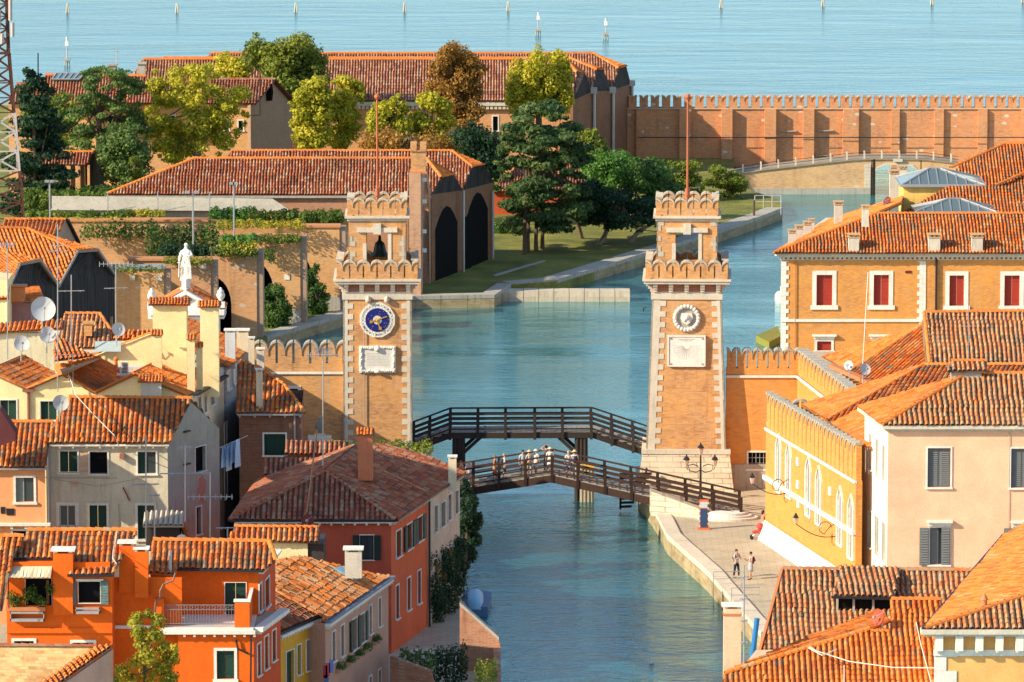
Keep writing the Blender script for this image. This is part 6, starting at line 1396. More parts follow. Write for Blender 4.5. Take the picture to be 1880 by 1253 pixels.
# corner building
cn = thing('corner_building', 'orange building corner with white bracketed cornice in the bottom right', 'building', (xr(1800, 284), 284, GZ))
OCH = plaster('ochre_plaster', (.80, .42, .14), (.6, .3, .1), .3)
Fn = Face(AX(1722, 284), AX(2000, 284)); ez = Fn.hit(1800, 1156)[1]; wall('front_wall', Fn, GZ, ez, OCH, cn)
Wn = Face((27.9, 310.5), Fn.A); wall('side_wall', Wn, GZ, ez, OCH, cn)
m = MB(); Fn.boxf(m, -.75, Fn.L, ez - .12, ez + .12, 0, .75); Fn.boxf(m, -.6, Fn.L, ez - .24, ez - .12, 0, .62); m.build('cornice', STONE, cn)
zb_ = Fn.hit(1800, 1192)[1]
for i in range(14): x = .05 + i * 1.02; m = MB(); Fn.boxf(m, x - .05, x + .34, zb_, ez - .24, 0, .55); Fn.boxf(m, x - .02, x + .3, zb_ - .12, zb_, 0, .3); m.build('bracket', WHITE, cn)
m = MB(); Fn.boxf(m, -.06, Fn.L, zb_ - .33, zb_ - .02, 0, .12); m.build('band', WHITE, cn)
flatquoin(Fn, zb_ - 4, zb_ - .33, -.02, cn, 1, 1.15, .62, .72)
m = MB(); Wn.boxf(m, 0, Wn.L + .6, ez - .12, ez + .1, 0, .6); m.build('cornice', STONE, cn)
c0 = Fn.pt(-.5, ez + .14, .6); c1 = Fn.pt(Fn.L, ez + .14, .6); kp = splane(c0, c1, .45); k0 = onp(1990, 1060, kp); roof([c0, c1, k0 + Vector((4, 0, 0)), k0], TW, cn, pitch=.31, tl=.42, h=.1)
c2 = Vector((Wn.A.x - .5, Wn.A.y, ez + .14)); wkp = plane(c0, c2, k0); roof([c2, c0, k0, onp(1990, 900, wkp)], TO, cn, pitch=.31, tl=.42); ridge([c0, k0], cn, TO, .16)
m = MB(); m.bar(c0 + Vector((-.12, 0, -.02)), c2 + Vector((-.12, 0, -.02)), .2, .2); m.build('gutter', IRON, cn)
p = onp(1808, 1120, kp); m = MB(); m.lathe((p.x, p.y + .4, p.z), [(.15, -.3), (.15, .45), (.22, .45), (.02, .8)], 10); m.build('flue', plain('terracotta', (.5, .18, .07)), cn)
# ============================================================ quay furniture
def lamp(label, x, yb, yt, z0=GZ, px_arm=26):
    b = PZ(x, yb, z0); top = PY(x, yt, b.y); H = top.z - z0; t = thing('street_lamp', label, 'street lamp', (b.x, b.y, z0)); m = LB(); m.lathe((0, 0, 0), [(.16, 0), (.16, .3), (.09, .45), (.07, H * .5), (.05, H - .9)], 8)
    m.build('post', IRON, t)
    for sx in (-1, 1):
        m = LB(); m.tube([(0, 0, H - 1.9), (sx * .3, 0, H - 2.05), (sx * .75, 0, H - 1.95), (sx * .85, 0, H - 1.6), (sx * .5, 0, H - 1.5), (sx * .15, 0, H - 1.65)], .035, 5); m.tube([(sx * .85, 0, H - 1.9), (sx * .95, 0, H - 1.7)], .03, 5); m.build('arm', IRON, t)
    for dx, zz_ in ((-.95, H - 1.65), (.95, H - 1.65), (0, H - .85)):
        m = LB(); m.lathe((dx, 0, zz_), [(.10, 0), (.2, .45)], 6); g = m.build('lantern', plain('lantern_glass_pink', (.55, .38, .28), .3), t); m = LB(); m.lathe((dx, 0, zz_ + .45), [(.24, 0), (.16, .14), (.06, .25), (.03, .38)], 6); m.build('lantern_cap', IRON, g)
    return t
lamp('ornate three lantern street lamp on the quay beside the footbridge steps', 1286, 920, 812)
def wall_lamp(label, f, x, y, lx, ly):
    a, z_ = f.hit(x, y); c = f.pt(a, z_, 0); e = PY(lx, ly, c.y + .2); t = thing('wall_lamp', label, 'wall lamp', tuple(c)); m = MB()
    n = 10; pts = [c.lerp(e, i / n) + Vector((0, 0, -.35 * math.sin(i / n * 3.14))) for i in range(n + 1)]; m.tube(pts, .03, 5)
    q = c.lerp(e, .3); m.tube([q + Vector((math.cos(k * .6) * .38, 0, math.sin(k * .6) * .38 + .3)) for k in range(9)], .025, 5); m.tube([c + Vector((0, 0, .9)), c + Vector((-.5, -.05, .6)), q + Vector((0, 0, 0))], .025, 5); m.build('bracket', IRON, t)
    m = MB(); m.lathe((e.x, e.y, e.z), [(.09, 0), (.17, .38)], 6); g = m.build('lantern', plain('lantern_glass_pink', (.55, .38, .28), .3), t); m = MB(); m.lathe((e.x, e.y, e.z + .38), [(.2, 0), (.13, .11), (.03, .3)], 6); m.build('lantern_cap', IRON, g)
wall_lamp('scrolled iron wall lamp near the lower end of the pointed window wall', fC, 1538, 985, 1461, 962); wall_lamp('scrolled iron wall lamp at the far corner of the pointed window wall', fC, 1449, 905, 1381, 888)
t = thing('kiosk_sign', 'orange framed blue information stand on the quay below the footbridge', 'sign', tuple(PZ(1292, 972, GZ))); m = LB()
m.box((0, 0, 1.0), (.30, .06, .95)); m.box((0, 0, .03), (.42, .25, .04)); m.build('frame', plain('sign_orange', (.62, .16, .06)), t); m = LB(); m.box((0, -.08, .75), (.23, .02, .6)); m.build('panel', plain('sign_blue', (.03, .07, .16), .4), t); m = LB(); m.box((0, -.08, 1.62), (.23, .02, .2)); m.build('panel', plain('sign_pale', (.5, .55, .6), .4), t)
m = LB()
for i in range(10): m.box((-.27 + .54 * (i % 2), -.075, .2 + i * .17), (.04, .02, .05))
m.build('edge_marks', WHITE, t)
for i, (x, y) in enumerate(((1313, 1078), (1346, 1108))):
    b = XY(x, y, GZ); t = thing('mooring_rail', ('upper' if i == 0 else 'lower') + ' grey metal landing rail fixed to the quay edge', 'railing', (b.x, b.y, GZ)); m = LB(); m.tube([(-.1, 0, -1.4), (-.1, 0, .95), (1.6, .2, .95), (1.6, .2, 0)], .035, 5); m.tube([(-.1, 0, .5), (1.6, .2, .5)], .02, 4); m.build('bars', STEEL, t)
b = PZ(1376, 1206, 0); m = MB(); m.tube([(b.x, b.y, -1.5), (b.x + .45, b.y + .3, 2.25)], .19, 10, .16); tag(m.build('mooring_pole', plain('pole_blue', (.02, .17, .42), .5)), 'bright blue slanted mooring pole beside the quay in the foreground', 'mooring pole')
# pushchair
b = PZ(1390, 990, GZ); t = thing('pushchair', 'red pushchair on the quay at the corner of the pointed window wall', 'pushchair', tuple(b)); m = LB()
for x, y, r_ in ((-.35, -.25, .12), (-.35, .25, .12), (.3, -.28, .16), (.3, .28, .16)):
    q = LB(); q.tube([(x, y - .02, r_), (x, y + .02, r_)], r_, 10); q.build('wheel', IRON, t)
m.tube([(-.35, 0, .15), (0, 0, .45), (.45, 0, .95)], .025, 5); m.tube([(.3, 0, .18), (-.1, 0, .6)], .025, 5); m.build('frame', STEEL, t)
m = LB(); m.prism([(-.3, -.2, .4), (.1, -.2, .4), (.35, -.2, .85), (.22, -.2, .9), (0, -.2, .55), (-.3, -.2, .5)], (0, .4, 0)); m.build('seat', plain('pram_red', (.45, .05, .04)), t, fix=True); m = LB(); m.lathe((.2, 0, .75), [(.02, .3), (.16, .26), (.25, .1), (.26, 0)], 10); m.build('hood', plain('pram_red', (.45, .05, .04)), t)
# ============================================================ marble portal with statue
MARB = plaster('marble', (.76, .74, .70), (.45, .44, .42), .35)
po = thing('marble_portal', 'white marble portal front with pediment left of the clock tower', 'portal', (xr(342, 388), 388, GZ)); Yq = 387.0
Q = lambda x, y, dy=0: PY(x, y, Yq) + Vector((0, dy, 0))
m = MB(); a, b = Q(285, 578), Q(400, 578); m.bx(a.x, b.x, Yq, Yq + 3, GZ, a.z); m.build('wall', MARB, po)
m = MB(); m.prism([Q(272, 578, -.4), Q(412, 578, -.4), Q(412, 569, -.4), Q(272, 569, -.4)], (0, 3.4, 0)); m.prism([Q(272, 585, -.2), Q(412, 585, -.2), Q(412, 581, -.2), Q(272, 581, -.2)], (0, 3, 0)); m.build('cornice', MARB, po, fix=True)
m = MB(); m.prism([Q(290, 570), Q(395, 570), Q(342, 540)], (0, 2.8, 0)); m.build('tympanum', MARB, po, fix=True)
m = MB()
for s in (((272, 572), (342, 533), (342, 540), (280, 575)), ((412, 572), (342, 533), (342, 540), (404, 575))): m.prism([Q(*p, -.35) for p in s], (0, 3.2, 0))
m.build('pediment', MARB, po, fix=True)
m = MB(); N = 10; pts = [Q(343 + 20 * math.cos(math.pi * i / N), 636 - 34 * math.sin(math.pi * i / N), -.05) for i in range(N + 1)]; m.prism(pts + [Q(323, 650, -.05), Q(363, 650, -.05)][:0], (0, .1, 0)); m.build('lunette', plain('lunette_grey', (.25, .27, .28)), po, fix=True)
m = MB()
for x in (298, 388): p = Q(x, 600); m.bx(p.x - .35, p.x + .35, Yq - .3, Yq, GZ, Q(0, 585).z)
m.build('pilasters', MARB, po)
roof([Q(275, 570, 3), Q(342, 532, 3), Q(342, 532, .2), Q(275, 570, .2)], TM, po, pitch=.3); roof([Q(342, 532, 3), Q(410, 570, 3), Q(410, 570, .2), Q(342, 532, .2)], TM, po, pitch=.3)
p0 = Q(341, 533, .6); m = MB(); m.lathe(p0 + Vector((0, 0, -.2)), [(.42, 0), (.42, .25), (.30, .3), (.3, .75), (.42, .8), (.42, .9)], 4); tag(m.build('pedestal', MARB), 'small white pedestal on the portal apex carrying the statue', 'pedestal')
# statue: robed woman, sword and scales pose simplified into one continuous skin
def skin_fig(name, verts, edges, radii, mat, parent=None, sub=1, loc=(0, 0, 0), rz=0, sy=1.0):
    me = bpy.data.meshes.new(name); me.from_pydata([tuple(v) for v in verts], edges, []); o = bpy.data.objects.new(name, me); COL.objects.link(o)
    md = o.modifiers.new('s', 'SKIN'); md.use_smooth_shade = True
    for i, r_ in enumerate(radii): d = me.skin_vertices[0].data[i]; d.radius = (r_, r_ * sy) if not isinstance(r_, tuple) else r_; d.use_root = (i == 0)
    if sub: ms = o.modifiers.new('u', 'SUBSURF'); ms.levels = sub
    dg = bpy.context.evaluated_depsgraph_get(); dg.update(); nm = bpy.data.meshes.new_from_object(o.evaluated_get(dg)); nm.name = name
    bpy.data.objects.remove(o); nm.materials.clear(); nm.materials.append(mat); nm.polygons.foreach_set('use_smooth', [True] * len(nm.polygons))
    o = bpy.data.objects.new(name, nm); link(o, parent); o.location = loc; o.rotation_euler = (0, 0, rz); return o
st = thing('statue', 'white marble statue of a robed figure standing on the portal apex', 'statue', tuple(p0 + Vector((0, 0, .7))), 0)
V = [(0, 0, 1.25), (0, 0, 1.55), (0, .02, 1.85), (0, 0, 2.08), (.02, -.03, 2.28), (-.3, 0, 1.86), (-.42, -.05, 1.5), (-.46, -.2, 1.2), (.3, 0, 1.86), (.42, -.12, 1.6), (.18, -.32, 1.62), (-.12, 0, .9), (-.16, -.05, .45), (-.2, -.1, .05), (.14, .02, .9), (.2, 0, .45), (.22, 0, .05), (0, 0, .75), (.02, 0, .35), (.02, 0, .05)]
E = [(0, 1), (1, 2), (2, 3), (3, 4), (2, 5), (5, 6), (6, 7), (2, 8), (8, 9), (9, 10), (0, 11), (11, 12), (12, 13), (0, 14), (14, 15), (15, 16), (0, 17), (17, 18), (18, 19)]
skin_fig('figure', V, E, [.27, .22, .25, .09, .15, .13, .10, .07, .13, .1, .07, .2, .17, .15, .2, .16, .15, .22, .2, .16], MARB, st)
m = LB()
for i in range(9): x = -.32 + .08 * i; m.tube([(x * .6, -.16, 1.5), (x, -.22, .9), (x * 1.1, -.2, .03)], [.03, .05, .06], 5)
m.lathe((0, .02, 0), [(.36, 0), (.36, .06)], 8); m.build('robe', MARB, st)
m = LB(); m.ball((.02, -.02, 2.36), .14, 8, 6); m.build('hair', MARB, st, smooth=True)
m = LB(); m.tube([(-.46, -.22, 1.2), (-.5, -.25, .15)], .035, 5); m.bar((-.6, -.22, 1.15), (-.34, -.22, 1.15), .05); m.build('sword', MARB, st)
for x, y0, y1, lb_ in ((278, 534, 578, 'left'), (405, 537, 574, 'right')):
    p = Q(x, y1 - 8, .3); h = PY(x, y0, Yq).z - p.z; t = thing('urn', lb_ + ' white stone urn on the end of the portal cornice', 'urn', tuple(p)); m = LB(); m.box((0, 0, h * .18), (.28, .28, h * .18)); m.build('foot', MARB, t); m = LB(); m.lathe((0, 0, h * .36), [(.12, 0), (.1, .1), (.26, .3), (.3, .5), (.2, .7), (.24, .75), (.16, .8), (.1, .9), (.05, 1.0)], 10); m.build('bowl', MARB, t, smooth=True)
# bust statue on pedestal before the left crenellated wall
p = PY(587, 812, 379.5); t = thing('statue', 'dark weathered bust on a white pedestal before the clock tower wall', 'statue', tuple(p)); m = LB(); m.box((0, 0, -2.0), (.78, .5, 2.4)); m.box((0, 0, .42), (.35, .35, .12)); m.build('pedestal', WHITE, t)
ST2 = plaster('statue_grey', (.28, .27, .22), (.1, .1, .08), .7); skin_fig('figure', [(0, 0, .6), (0, 0, .95), (0, 0, 1.25), (0, -.02, 1.5), (0, -.05, 1.75), (.25, 0, 1.2), (.28, -.1, .9), (-.25, 0, 1.2), (-.28, -.1, .9)], [(0, 1), (1, 2), (2, 3), (3, 4), (2, 5), (5, 6), (2, 7), (7, 8)], [.25, .22, .24, .1, .18, .1, .09, .1, .09], ST2, t)
# ============================================================ yellow gabled house
CREAM = plaster('cream_plaster', (.86, .68, .36), (.66, .5, .27), .2); CREAM2 = plaster('cream_side', (.70, .58, .40), (.4, .33, .24), .5)  # CREAM2 is duller, with the side wall's shade in its colour
WHT = plaster('white_blue_plaster', (.58, .60, .62), (.35, .36, .38), .5)
yh = thing('cream_house', 'cream house with zigzag tiled gables behind the grey house', 'house', (xr(180, 352), 352, GZ)); Yc = 352.0
fc = Face(AX(-60, Yc), AX(353, Yc)); top = [(342, 726), (248, 689), (174, 723), (114, 688), (50, 716), (-20, 684), (-60, 690)]
z1 = fc.hit(174, 727)[1]
facade('front_wall', fc, GZ, z1, CREAM, yh, [(0, 735, 30, 772, 'shut', dict(frame=.08)), (74, 737, 104, 772, 'shut', dict(frame=.08))])
m = MB(); tp_ = [fc.hit(*q) for q in top]; tp_[-1] = (0.0, tp_[-1][1])
for (x0, q0), (x1, q1) in zip(tp_[:-1], tp_[1:]): m.prism([fc.pt(x1, z1), fc.pt(x0, z1), fc.pt(x0, q0), fc.pt(x1, q1)], tuple(Vector((-fc.n.x, -fc.n.y, 0)) * .25))
m.build('gables', CREAM, yh, fix=True)
def slope(a, b, c, extra, mat=TO, **k): 
    pl = plane(a, b, c); return roof([a, b] + [onp(x, y, pl) for x, y in extra] + [c], mat, yh, **k)
bk = 8.5
G = lambda x, y, Y=Yc - .15: PY(x, y, Y)
slope(G(114, 687), G(174, 722), G(183, 657, Yc + bk), [(236, 692)], TM, pitch=.3); slope(G(248, 687), G(345, 727), G(312, 655, Yc + bk), [(394, 698), ], TO, pitch=.3)
slope(G(-20, 683), G(50, 715), G(45, 655, Yc + bk), [(105, 690)], TM, pitch=.3); 
slope(G(50, 715), G(114, 687), G(183, 657, Yc + bk), [(110, 678)], TO, pitch=.3); slope(G(174, 722), G(248, 687), G(312, 655, Yc + bk), [(236, 690)], TO, pitch=.3)
for p, q in (((114, 687), (183, 657)), ((248, 687), (312, 655)), ((-20, 683), (45, 655))): ridge([G(*p), G(*q, Yc + bk)], yh, TO, .13)
for p, q in (((50, 715), (114, 687)), ((114, 687), (174, 722)), ((174, 722), (248, 687)), ((248, 687), (345, 727)), ((-20, 683), (50, 715))): ridge([G(*p), G(*q)], yh, TO, .1)
m = MB(); a, z_ = fc.hit(52, 716); m.tube([fc.pt(a, GZ, .12), fc.pt(a, z_, .12)], .08, 6); fc.boxf(m, a - .35, a + .35, z_ - .1, z_ + .06, 0, .3); m.build('downpipe', plain('pipe_brown', (.25, .1, .07)), yh)
S0, S1, S2 = fc.B, Vector((-18.45, 360.0)), Vector((-17.4, 369.0))
sf1, sf2 = Face(S0, S1), Face(S1, S2)
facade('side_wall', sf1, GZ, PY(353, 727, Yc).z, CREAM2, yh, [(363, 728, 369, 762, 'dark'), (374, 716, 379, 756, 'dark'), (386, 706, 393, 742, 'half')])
m = MB(); sf1.boxf(m, 0, sf1.L, PY(353, 727, Yc).z, PY(353, 727, Yc).z + .15, 0, .35); m.build('gutter', IRON, yh)
# raised rear walls of the cream house (stepped gable parapet) and roofs behind
m = MB(); Yr = 361.0; R_ = lambda x, y, Y=Yr: PY(x, y, Y)
m.prism([R_(134, 672), R_(140, 668), R_(278, 614), R_(300, 640), R_(300, 680), R_(134, 690)], (0, .6, 0)); m.build('parapet_wall', CREAM, yh, fix=True)
ridge([R_(136, 668), R_(278, 613)], yh, TO, .12)
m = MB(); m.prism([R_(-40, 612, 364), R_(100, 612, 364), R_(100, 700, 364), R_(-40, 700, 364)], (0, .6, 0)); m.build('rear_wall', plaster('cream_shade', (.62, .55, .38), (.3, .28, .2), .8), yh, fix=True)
p_ = splane(R_(-40, 612, 363.8), R_(120, 604, 363.8), .5); roof([onp(-40, 614, p_), onp(118, 604, p_), onp(118, 588, p_), onp(-40, 596, p_)], TO, yh, pitch=.3)
# roofs behind at the left
lh = thing('tiled_house', 'row of weathered roofs with roof vent behind the white satellite dishes', 'house', (xr(150, 370), 370, GZ))
p_ = splane(R_(100, 640, 367), R_(205, 640, 367), .5); a, b = onp(120, 577, p_), onp(183, 577, p_); roof([onp(100, 640, p_), onp(204, 640, p_), onp(204, 610, p_), b, a], TW, lh, pitch=.3); ridge([a, b], lh, TO, .13)
ridge([b, onp(204, 608, p_)], lh, TO, .12)
p_ = splane(R_(190, 626, 368), R_(300, 626, 368), .5); roof([onp(190, 624, p_), onp(300, 624, p_), onp(300, 607, p_), onp(190, 607, p_)], TO, lh, pitch=.3)
a = PY(162, 605, 368); m = MB(); m.box((a.x, a.y, a.z), (.26, .3, .4)); m.box((a.x, a.y, a.z + .45), (.36, .4, .06)); m.build('roof_vent', BRK, lh)
m = MB(); m.slab([(-33, 368), (-21, 368), (-21, 380), (-33, 380)], GZ, 12.2); m.build('wall', CREAM2, lh, fix=True)
slope(R_(100, 615, 361.5), R_(100, 662, 358), R_(174, 655, 359), [], TM, pitch=.3)
m = MB(); m.prism([R_(174, 628, 361), R_(222, 628, 361), R_(222, 646, 360.5), R_(174, 646, 360.5)], (0, .3, 0)); m.build('glass_box', plain('skylight_pale', (.35, .42, .42), .3), yh, fix=True)
t = thing('small_house', 'low red roofed hut with purple walls below the front boat shed', 'house', (xr(40, 405), 405, GZ)); p_ = splane(R_(18, 555, 405), R_(80, 540, 405), .5)
roof([R_(14, 556, 405), R_(80, 541, 405), R_(72, 528, 410), R_(17, 525, 410)], TO, t, pitch=.3); m = MB(); a, b = PY(18, 556, 405.5), PY(56, 552, 405.5); m.bx(a.x, b.x, 405.5, 410, GZ, a.z); m.build('wall', plaster('mauve_wall', (.30, .16, .17)), t)
m = MB(); a = PY(33, 540, 405.3); m.box((a.x, a.y, a.z), (.5, .4, .5)); m.box((a.x, a.y, a.z + .6), (.65, .5, .06)); m.build('chimney', plain('terracotta', (.5, .18, .07)), t)
m = MB(); m.prism([R_(-30, 510, 402), R_(14, 516, 402), R_(14, 640, 402), R_(-30, 640, 402)], (0, 4, 0)); o = m.build('cream_wall_house', CREAM, None, fix=True); tag(o, 'narrow cream wall end at the left edge below the boat sheds', 'building')
p_ = splane(R_(-30, 610, 371), R_(110, 590, 371), .5); roof([R_(-30, 550, 401.8), R_(16, 546, 401.8), R_(16, 516, 404), R_(-30, 512, 404)], TO, o, pitch=.3)
# white house in the alley
wh = thing('white_house', 'narrow shaded white house facing the alley with washing hung out', 'house', (S1.x - 2, S1.y + 4, GZ)); ezw = PY(402, 690, 360).z
facade('front_wall', sf2, GZ, ezw + .6, WHT, wh, [(404, 692, 411, 724, 'dark'), (416, 682, 422, 714, 'dark'), (428, 674, 433, 702, 'dark'), (408, 780, 416, 850, 'dark'), (408, 860, 417, 915, 'shut')])
m = MB(); m.slab([(S1.x - 8, S1.y), (S1.x, S1.y), (S2.x, S2.y), (S2.x - 8, S2.y)], GZ, ezw + .55); m.build('wall', WHT, wh, fix=True)
a, b = sf2.pt(-.2, ezw + .6, .35), sf2.pt(sf2.L, ezw + .6, .35); roof([a, b, b + Vector((-5, 1, 2)), a + Vector((-5, 1, 2))], TM, wh, pitch=.3)
for i, (x, y, w_, h_) in enumerate(((408, 822, 7, 38), (417, 818, 7, 48), (425, 812, 6, 40), (433, 808, 7, 52))):
    a, b = PY(x, y, 351), PY(x + w_, y - 2, 352); m = MB(); m.add([a, b, PY(x + w_ + 2, y + h_ - 4, 352), PY(x - 2, y + h_, 351), a + Vector((0, .06, 0)), b + Vector((0, .06, 0)), PY(x + w_ + 2, y + h_ - 4, 352.06), PY(x - 2, y + h_, 351.06)], [(0, 1, 2, 3), (7, 6, 5, 4), (0, 4, 5, 1), (3, 2, 6, 7)])
    tag(m.build('laundry', plain('laundry_blue', (.36, .52, .72))), ('first', 'second', 'third', 'fourth')[i] + ' pale blue cloth from the left on the alley washing line', 'laundry', 'washing hung in the alley')
wires([(400, 824), (455, 800)], (350.8, 352.5), 'washing line stretched across the alley', .02, name='washing_line')
for args in ((280, 556, 343, 664, 357, CREAM, 'large cream chimney block with tiled top before the portal', 'tile'), (367, 560, 402, 706, 355, CREAM, 'tall cream chimney with pitched cap right of the large block', 'tile'), (278, 612, 297, 664, 355.5, CREAM, 'cream chimney with tiled top at the left foot of the large block', 'tile'), (343, 620, 358, 716, 353, CREAM, 'slim cream chimney standing before the tall pitched cap one', 'tile'), (360, 634, 372, 706, 353.5, CREAM, 'slimmest cream chimney beside the side wall eave', 'tile'), (258, 698, 296, 730, 351.2, plaster('chimney_grey', (.52, .50, .45)), 'squat grey chimney with square vents above the grey house roof', 'tile'),
    (413, 606, 432, 655, 362, WHT, 'white chimney with small vent beside the alley', 'slab'), (434, 606, 456, 640, 366, CREAM2, 'pale square chimney behind the white one', 'slab'), (456, 620, 467, 650, 364, CREAM2, 'small capped chimney right of the pale square one', 'slab'), (471, 640, 485, 676, 372, plaster('chimney_pale', (.62, .55, .45)), 'slim chimney in front of the rounded merlon wall', 'slab'), (470, 678, 482, 735, 357, CREAM2, 'stained stone chimney on the dark brick house', 'slab')):
    chimney(*args[:6], args[6], args[7])
t = thing('air_conditioner', 'white air conditioning unit on the cream house roof', 'air conditioner', tuple(PY(228, 688, 354.5))); m = LB(); m.box((0, 0, .42), (.26, .18, .38)); m.build('case', WHITE, t); m = LB()
for i in range(7): m.box((.04, -.19, .15 + i * .09), (.18, .01, .02))
m.build('grille', IRON, t); m = LB(); m.box((.0, 0, .0), (.45, .3, .04)); m.build('base', WHITE, t)
for x, y0, y1, lb_ in ((213, 655, 677, 'beside the air conditioner'), (130, 660, 676, 'near the twin thin poles')): p = PY(x, y1, 354); m = MB(); h = PY(x, y0, 354).z - p.z; m.lathe(p, [(.11, 0), (.11, h * .7), (.16, h * .72), (.16, h * .85), (.03, h)], 10); tag(m.build('flue', plain('flue_orange', (.62, .17, .04))), 'short orange roof flue ' + lb_, 'flue')
dish(78, 568, 23, 350, 'largest white dish, high above the cream house', az=15); dish(86, 615, 15.5, 350.5, 'white dish directly under the largest one', az=20); dish(39, 631, 14.5, 350, 'white dish nearest the left edge', az=15); dish(215, 605, 13, 356, 'white dish before the vented roof', az=30); dish(110, 740, 15, 334, 'white dish at the corner of the grey house ridge', az=20)
antenna(106, 412, 720, 349, 'tallest aerial, with two crossbars, left of the black boat shed', ((462, 20, 'bar'), (452, 12, 'bar')), w_=.03); antenna(14, 440, 660, 349, 'aerial pole at the far left above the white dishes', ((450, 12, 'yagi'), (500, 10, 'bar')), w_=.03)
antenna(131, 505, 640, 360, 'aerial with wavy crossbar before the black boat shed', ((535, 24, 'bar'),), w_=.028); antenna(213, 483, 630, 357, 'aerial with long yagi at its top right of the boat shed', ((485, 30, 'yagi'), (530, 22, 'bar')), w_=.028)
antenna(126, 655, 700, 351, 'short twin pole aerial left of the orange flue', ((652, 20, 'bar'),)); antenna(134, 650, 725, 351, 'thin bent aerial pole beside the twin pole aerial')
# ============================================================ grey house
GREY = plaster('grey_plaster', (.60, .54, .40), (.30, .26, .2), .5, patch=None); GREYS = plaster('grey_gable_shade', (.33, .345, .29), (.17, .16, .13), .5)  # GREYS is the darker copy, gable shade put into the colour
gh = thing('grey_house', 'grey plastered house with green shutters and tiled roof', 'house', (xr(190, 335), 335, GZ)); Yg_ = 335.0
fg_ = Face(AX(82, Yg_), AX(306, Yg_)); ez = fg_.hit(190, 815)[1]; fr_ = dict(frame=.10)
facade('front_wall', fg_, GZ, ez, GREY, gh, [(109, 829, 142, 868, 'shut', fr_), (165, 830, 197, 870, 'dark', fr_), (253, 830, 286, 870, 'half', fr_), (109, 928, 139, 967, 'glass', dict(frame=.18)), (163, 928, 196, 985, 'shut', dict(frame=.14)), (253, 928, 283, 990, 'half', dict(frame=.14))])
r = fg_.rect(144, 829, 163, 868); m = MB(); fg_.boxf(m, r[0], r[1], r[2], r[3], -.1, .015); m.build('bare_brick', brick('bare_brick', (.50, .36, .24), (.4, .25, .15), bw=.5, rh=.15), gh)
r = fg_.rect(126, 880, 146, 897); m = MB(); m.prism([fg_.pt((r[0] + r[1]) / 2 + math.cos(k) * .32 * (1 + .2 * math.sin(3 * k)), (r[2] + r[3]) / 2 + math.sin(k) * .22, .0) for k in [j * .628 for j in range(10)]], tuple(Vector((fg_.n.x, fg_.n.y, 0)) * .012)); m.build('bare_brick', MATS['bare_brick'], gh, fix=True)
g1, g2 = Vector((*fg_.B, 0)), Vector((-17.75, 340.7, 0)); gf = Face(fg_.B, (g2.x, g2.y)); zr = PY(351, 737, 338).z; am = gf.hit(351, 737)[0]
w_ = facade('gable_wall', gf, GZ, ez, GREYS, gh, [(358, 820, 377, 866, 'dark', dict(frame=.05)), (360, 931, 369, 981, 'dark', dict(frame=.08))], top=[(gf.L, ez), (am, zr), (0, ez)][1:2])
r = gf.rect(362, 872, 378, 925); m = MB(); m.prism([gf.pt((r[0] + r[1]) / 2 + math.cos(k) * .5 * (1 + .3 * math.sin(4 * k)), (r[2] + r[3]) / 2 + math.sin(k) * .85 * (1 + .15 * math.cos(5 * k)), 0) for k in [j * .45 for j in range(14)]], tuple(Vector((gf.n.x, gf.n.y, 0)) * .012)); m.build('bare_brick', brick('bare_brick_red', (.34, .12, .07), (.3, .2, .15)), gh, fix=True)
wall('side_wall', Face((fg_.A.x - .5, 341), fg_.A), GZ, ez, GREY, gh)
a, b = fg_.pt(-.15, ez + .12, .4), fg_.pt(fg_.L + .15, ez + .12, .4); zr2 = zr; sl_ = (zr - ez - .12) / 3.4; p_ = splane(a, b, .60); k0, k1 = onp(127, 731, p_), onp(352, 733, p_)
roof([a, b, k1, k0], TM, gh, pitch=.31, tl=.42, h=.1); ridge([k0, k1], gh, TO, .15); e = PY(396, 786, 341.2); roof([k1, e, e + Vector((-7, .3, 0)), k0], TM, gh, pitch=.31, tl=.42)
gutter(fg_, ez + .02, gh, .35, WHITE, 'eaves', .12, brackets=.78)
m = MB(); fg_.boxf(m, 0, fg_.L, ez - .02, ez + .16, 0, .28); m.build('eaves_course', plain('eaves_ochre', (.55, .28, .12)), gh)
m = MB(); a_ = fg_.hit(90, 850)[0]; m.tube([fg_.pt(a_, GZ, .12), fg_.pt(a_, ez - .1, .12)], .09, 6); m.build('downpipe', STEEL, gh)
a_, z_ = fg_.hit(224, 837); m = MB(); m.bx(fg_.pt(a_, 0).x - .12, fg_.pt(a_, 0).x + .15, Yg_ - .35, Yg_, z_ - .15, z_ + .15); m.build('vent_box', plain('vent_brown', (.3, .13, .09)), gh)
for x, y in ((338, 793), (338, 853)):
    a_, z_ = gf.hit(x, y); m = MB(); gf.boxf(m, a_ - .1, a_ + .5, z_ - .04, z_ + .04, 0, .2); m.build('tie_anchor', IRON, gh)
m = MB(); q = [fg_.pt(*fg_.hit(x, y), .06) for x, y in ((226, 895), (232, 907), (238, 920))]; m.tube(q, .04, 5); m.build('rusty_bar', plain('rust', (.22, .06, .03)), gh)
m = MB(); m.tube([fg_.pt(*fg_.hit(x, y), .05) for x, y in ((82, 877), (215, 878))], .02, 4); m.tube([fg_.pt(*fg_.hit(x, y), .05) for x, y in ((100, 880), (180, 893), (240, 882), (275, 872))], .012, 4); m.tube([fg_.pt(*fg_.hit(x, y), .05) for x, y in ((218, 925), (218, 990))], .02, 4); m.build('cable', STONE_D, gh)
wires([(127, 690), (140, 727), (175, 765), (210, 800), (216, 812), (218, 820)], (340, 336, 334.6, 333.2, 333.4, 334.6), 'white cable snaking down the grey house roof', .028)
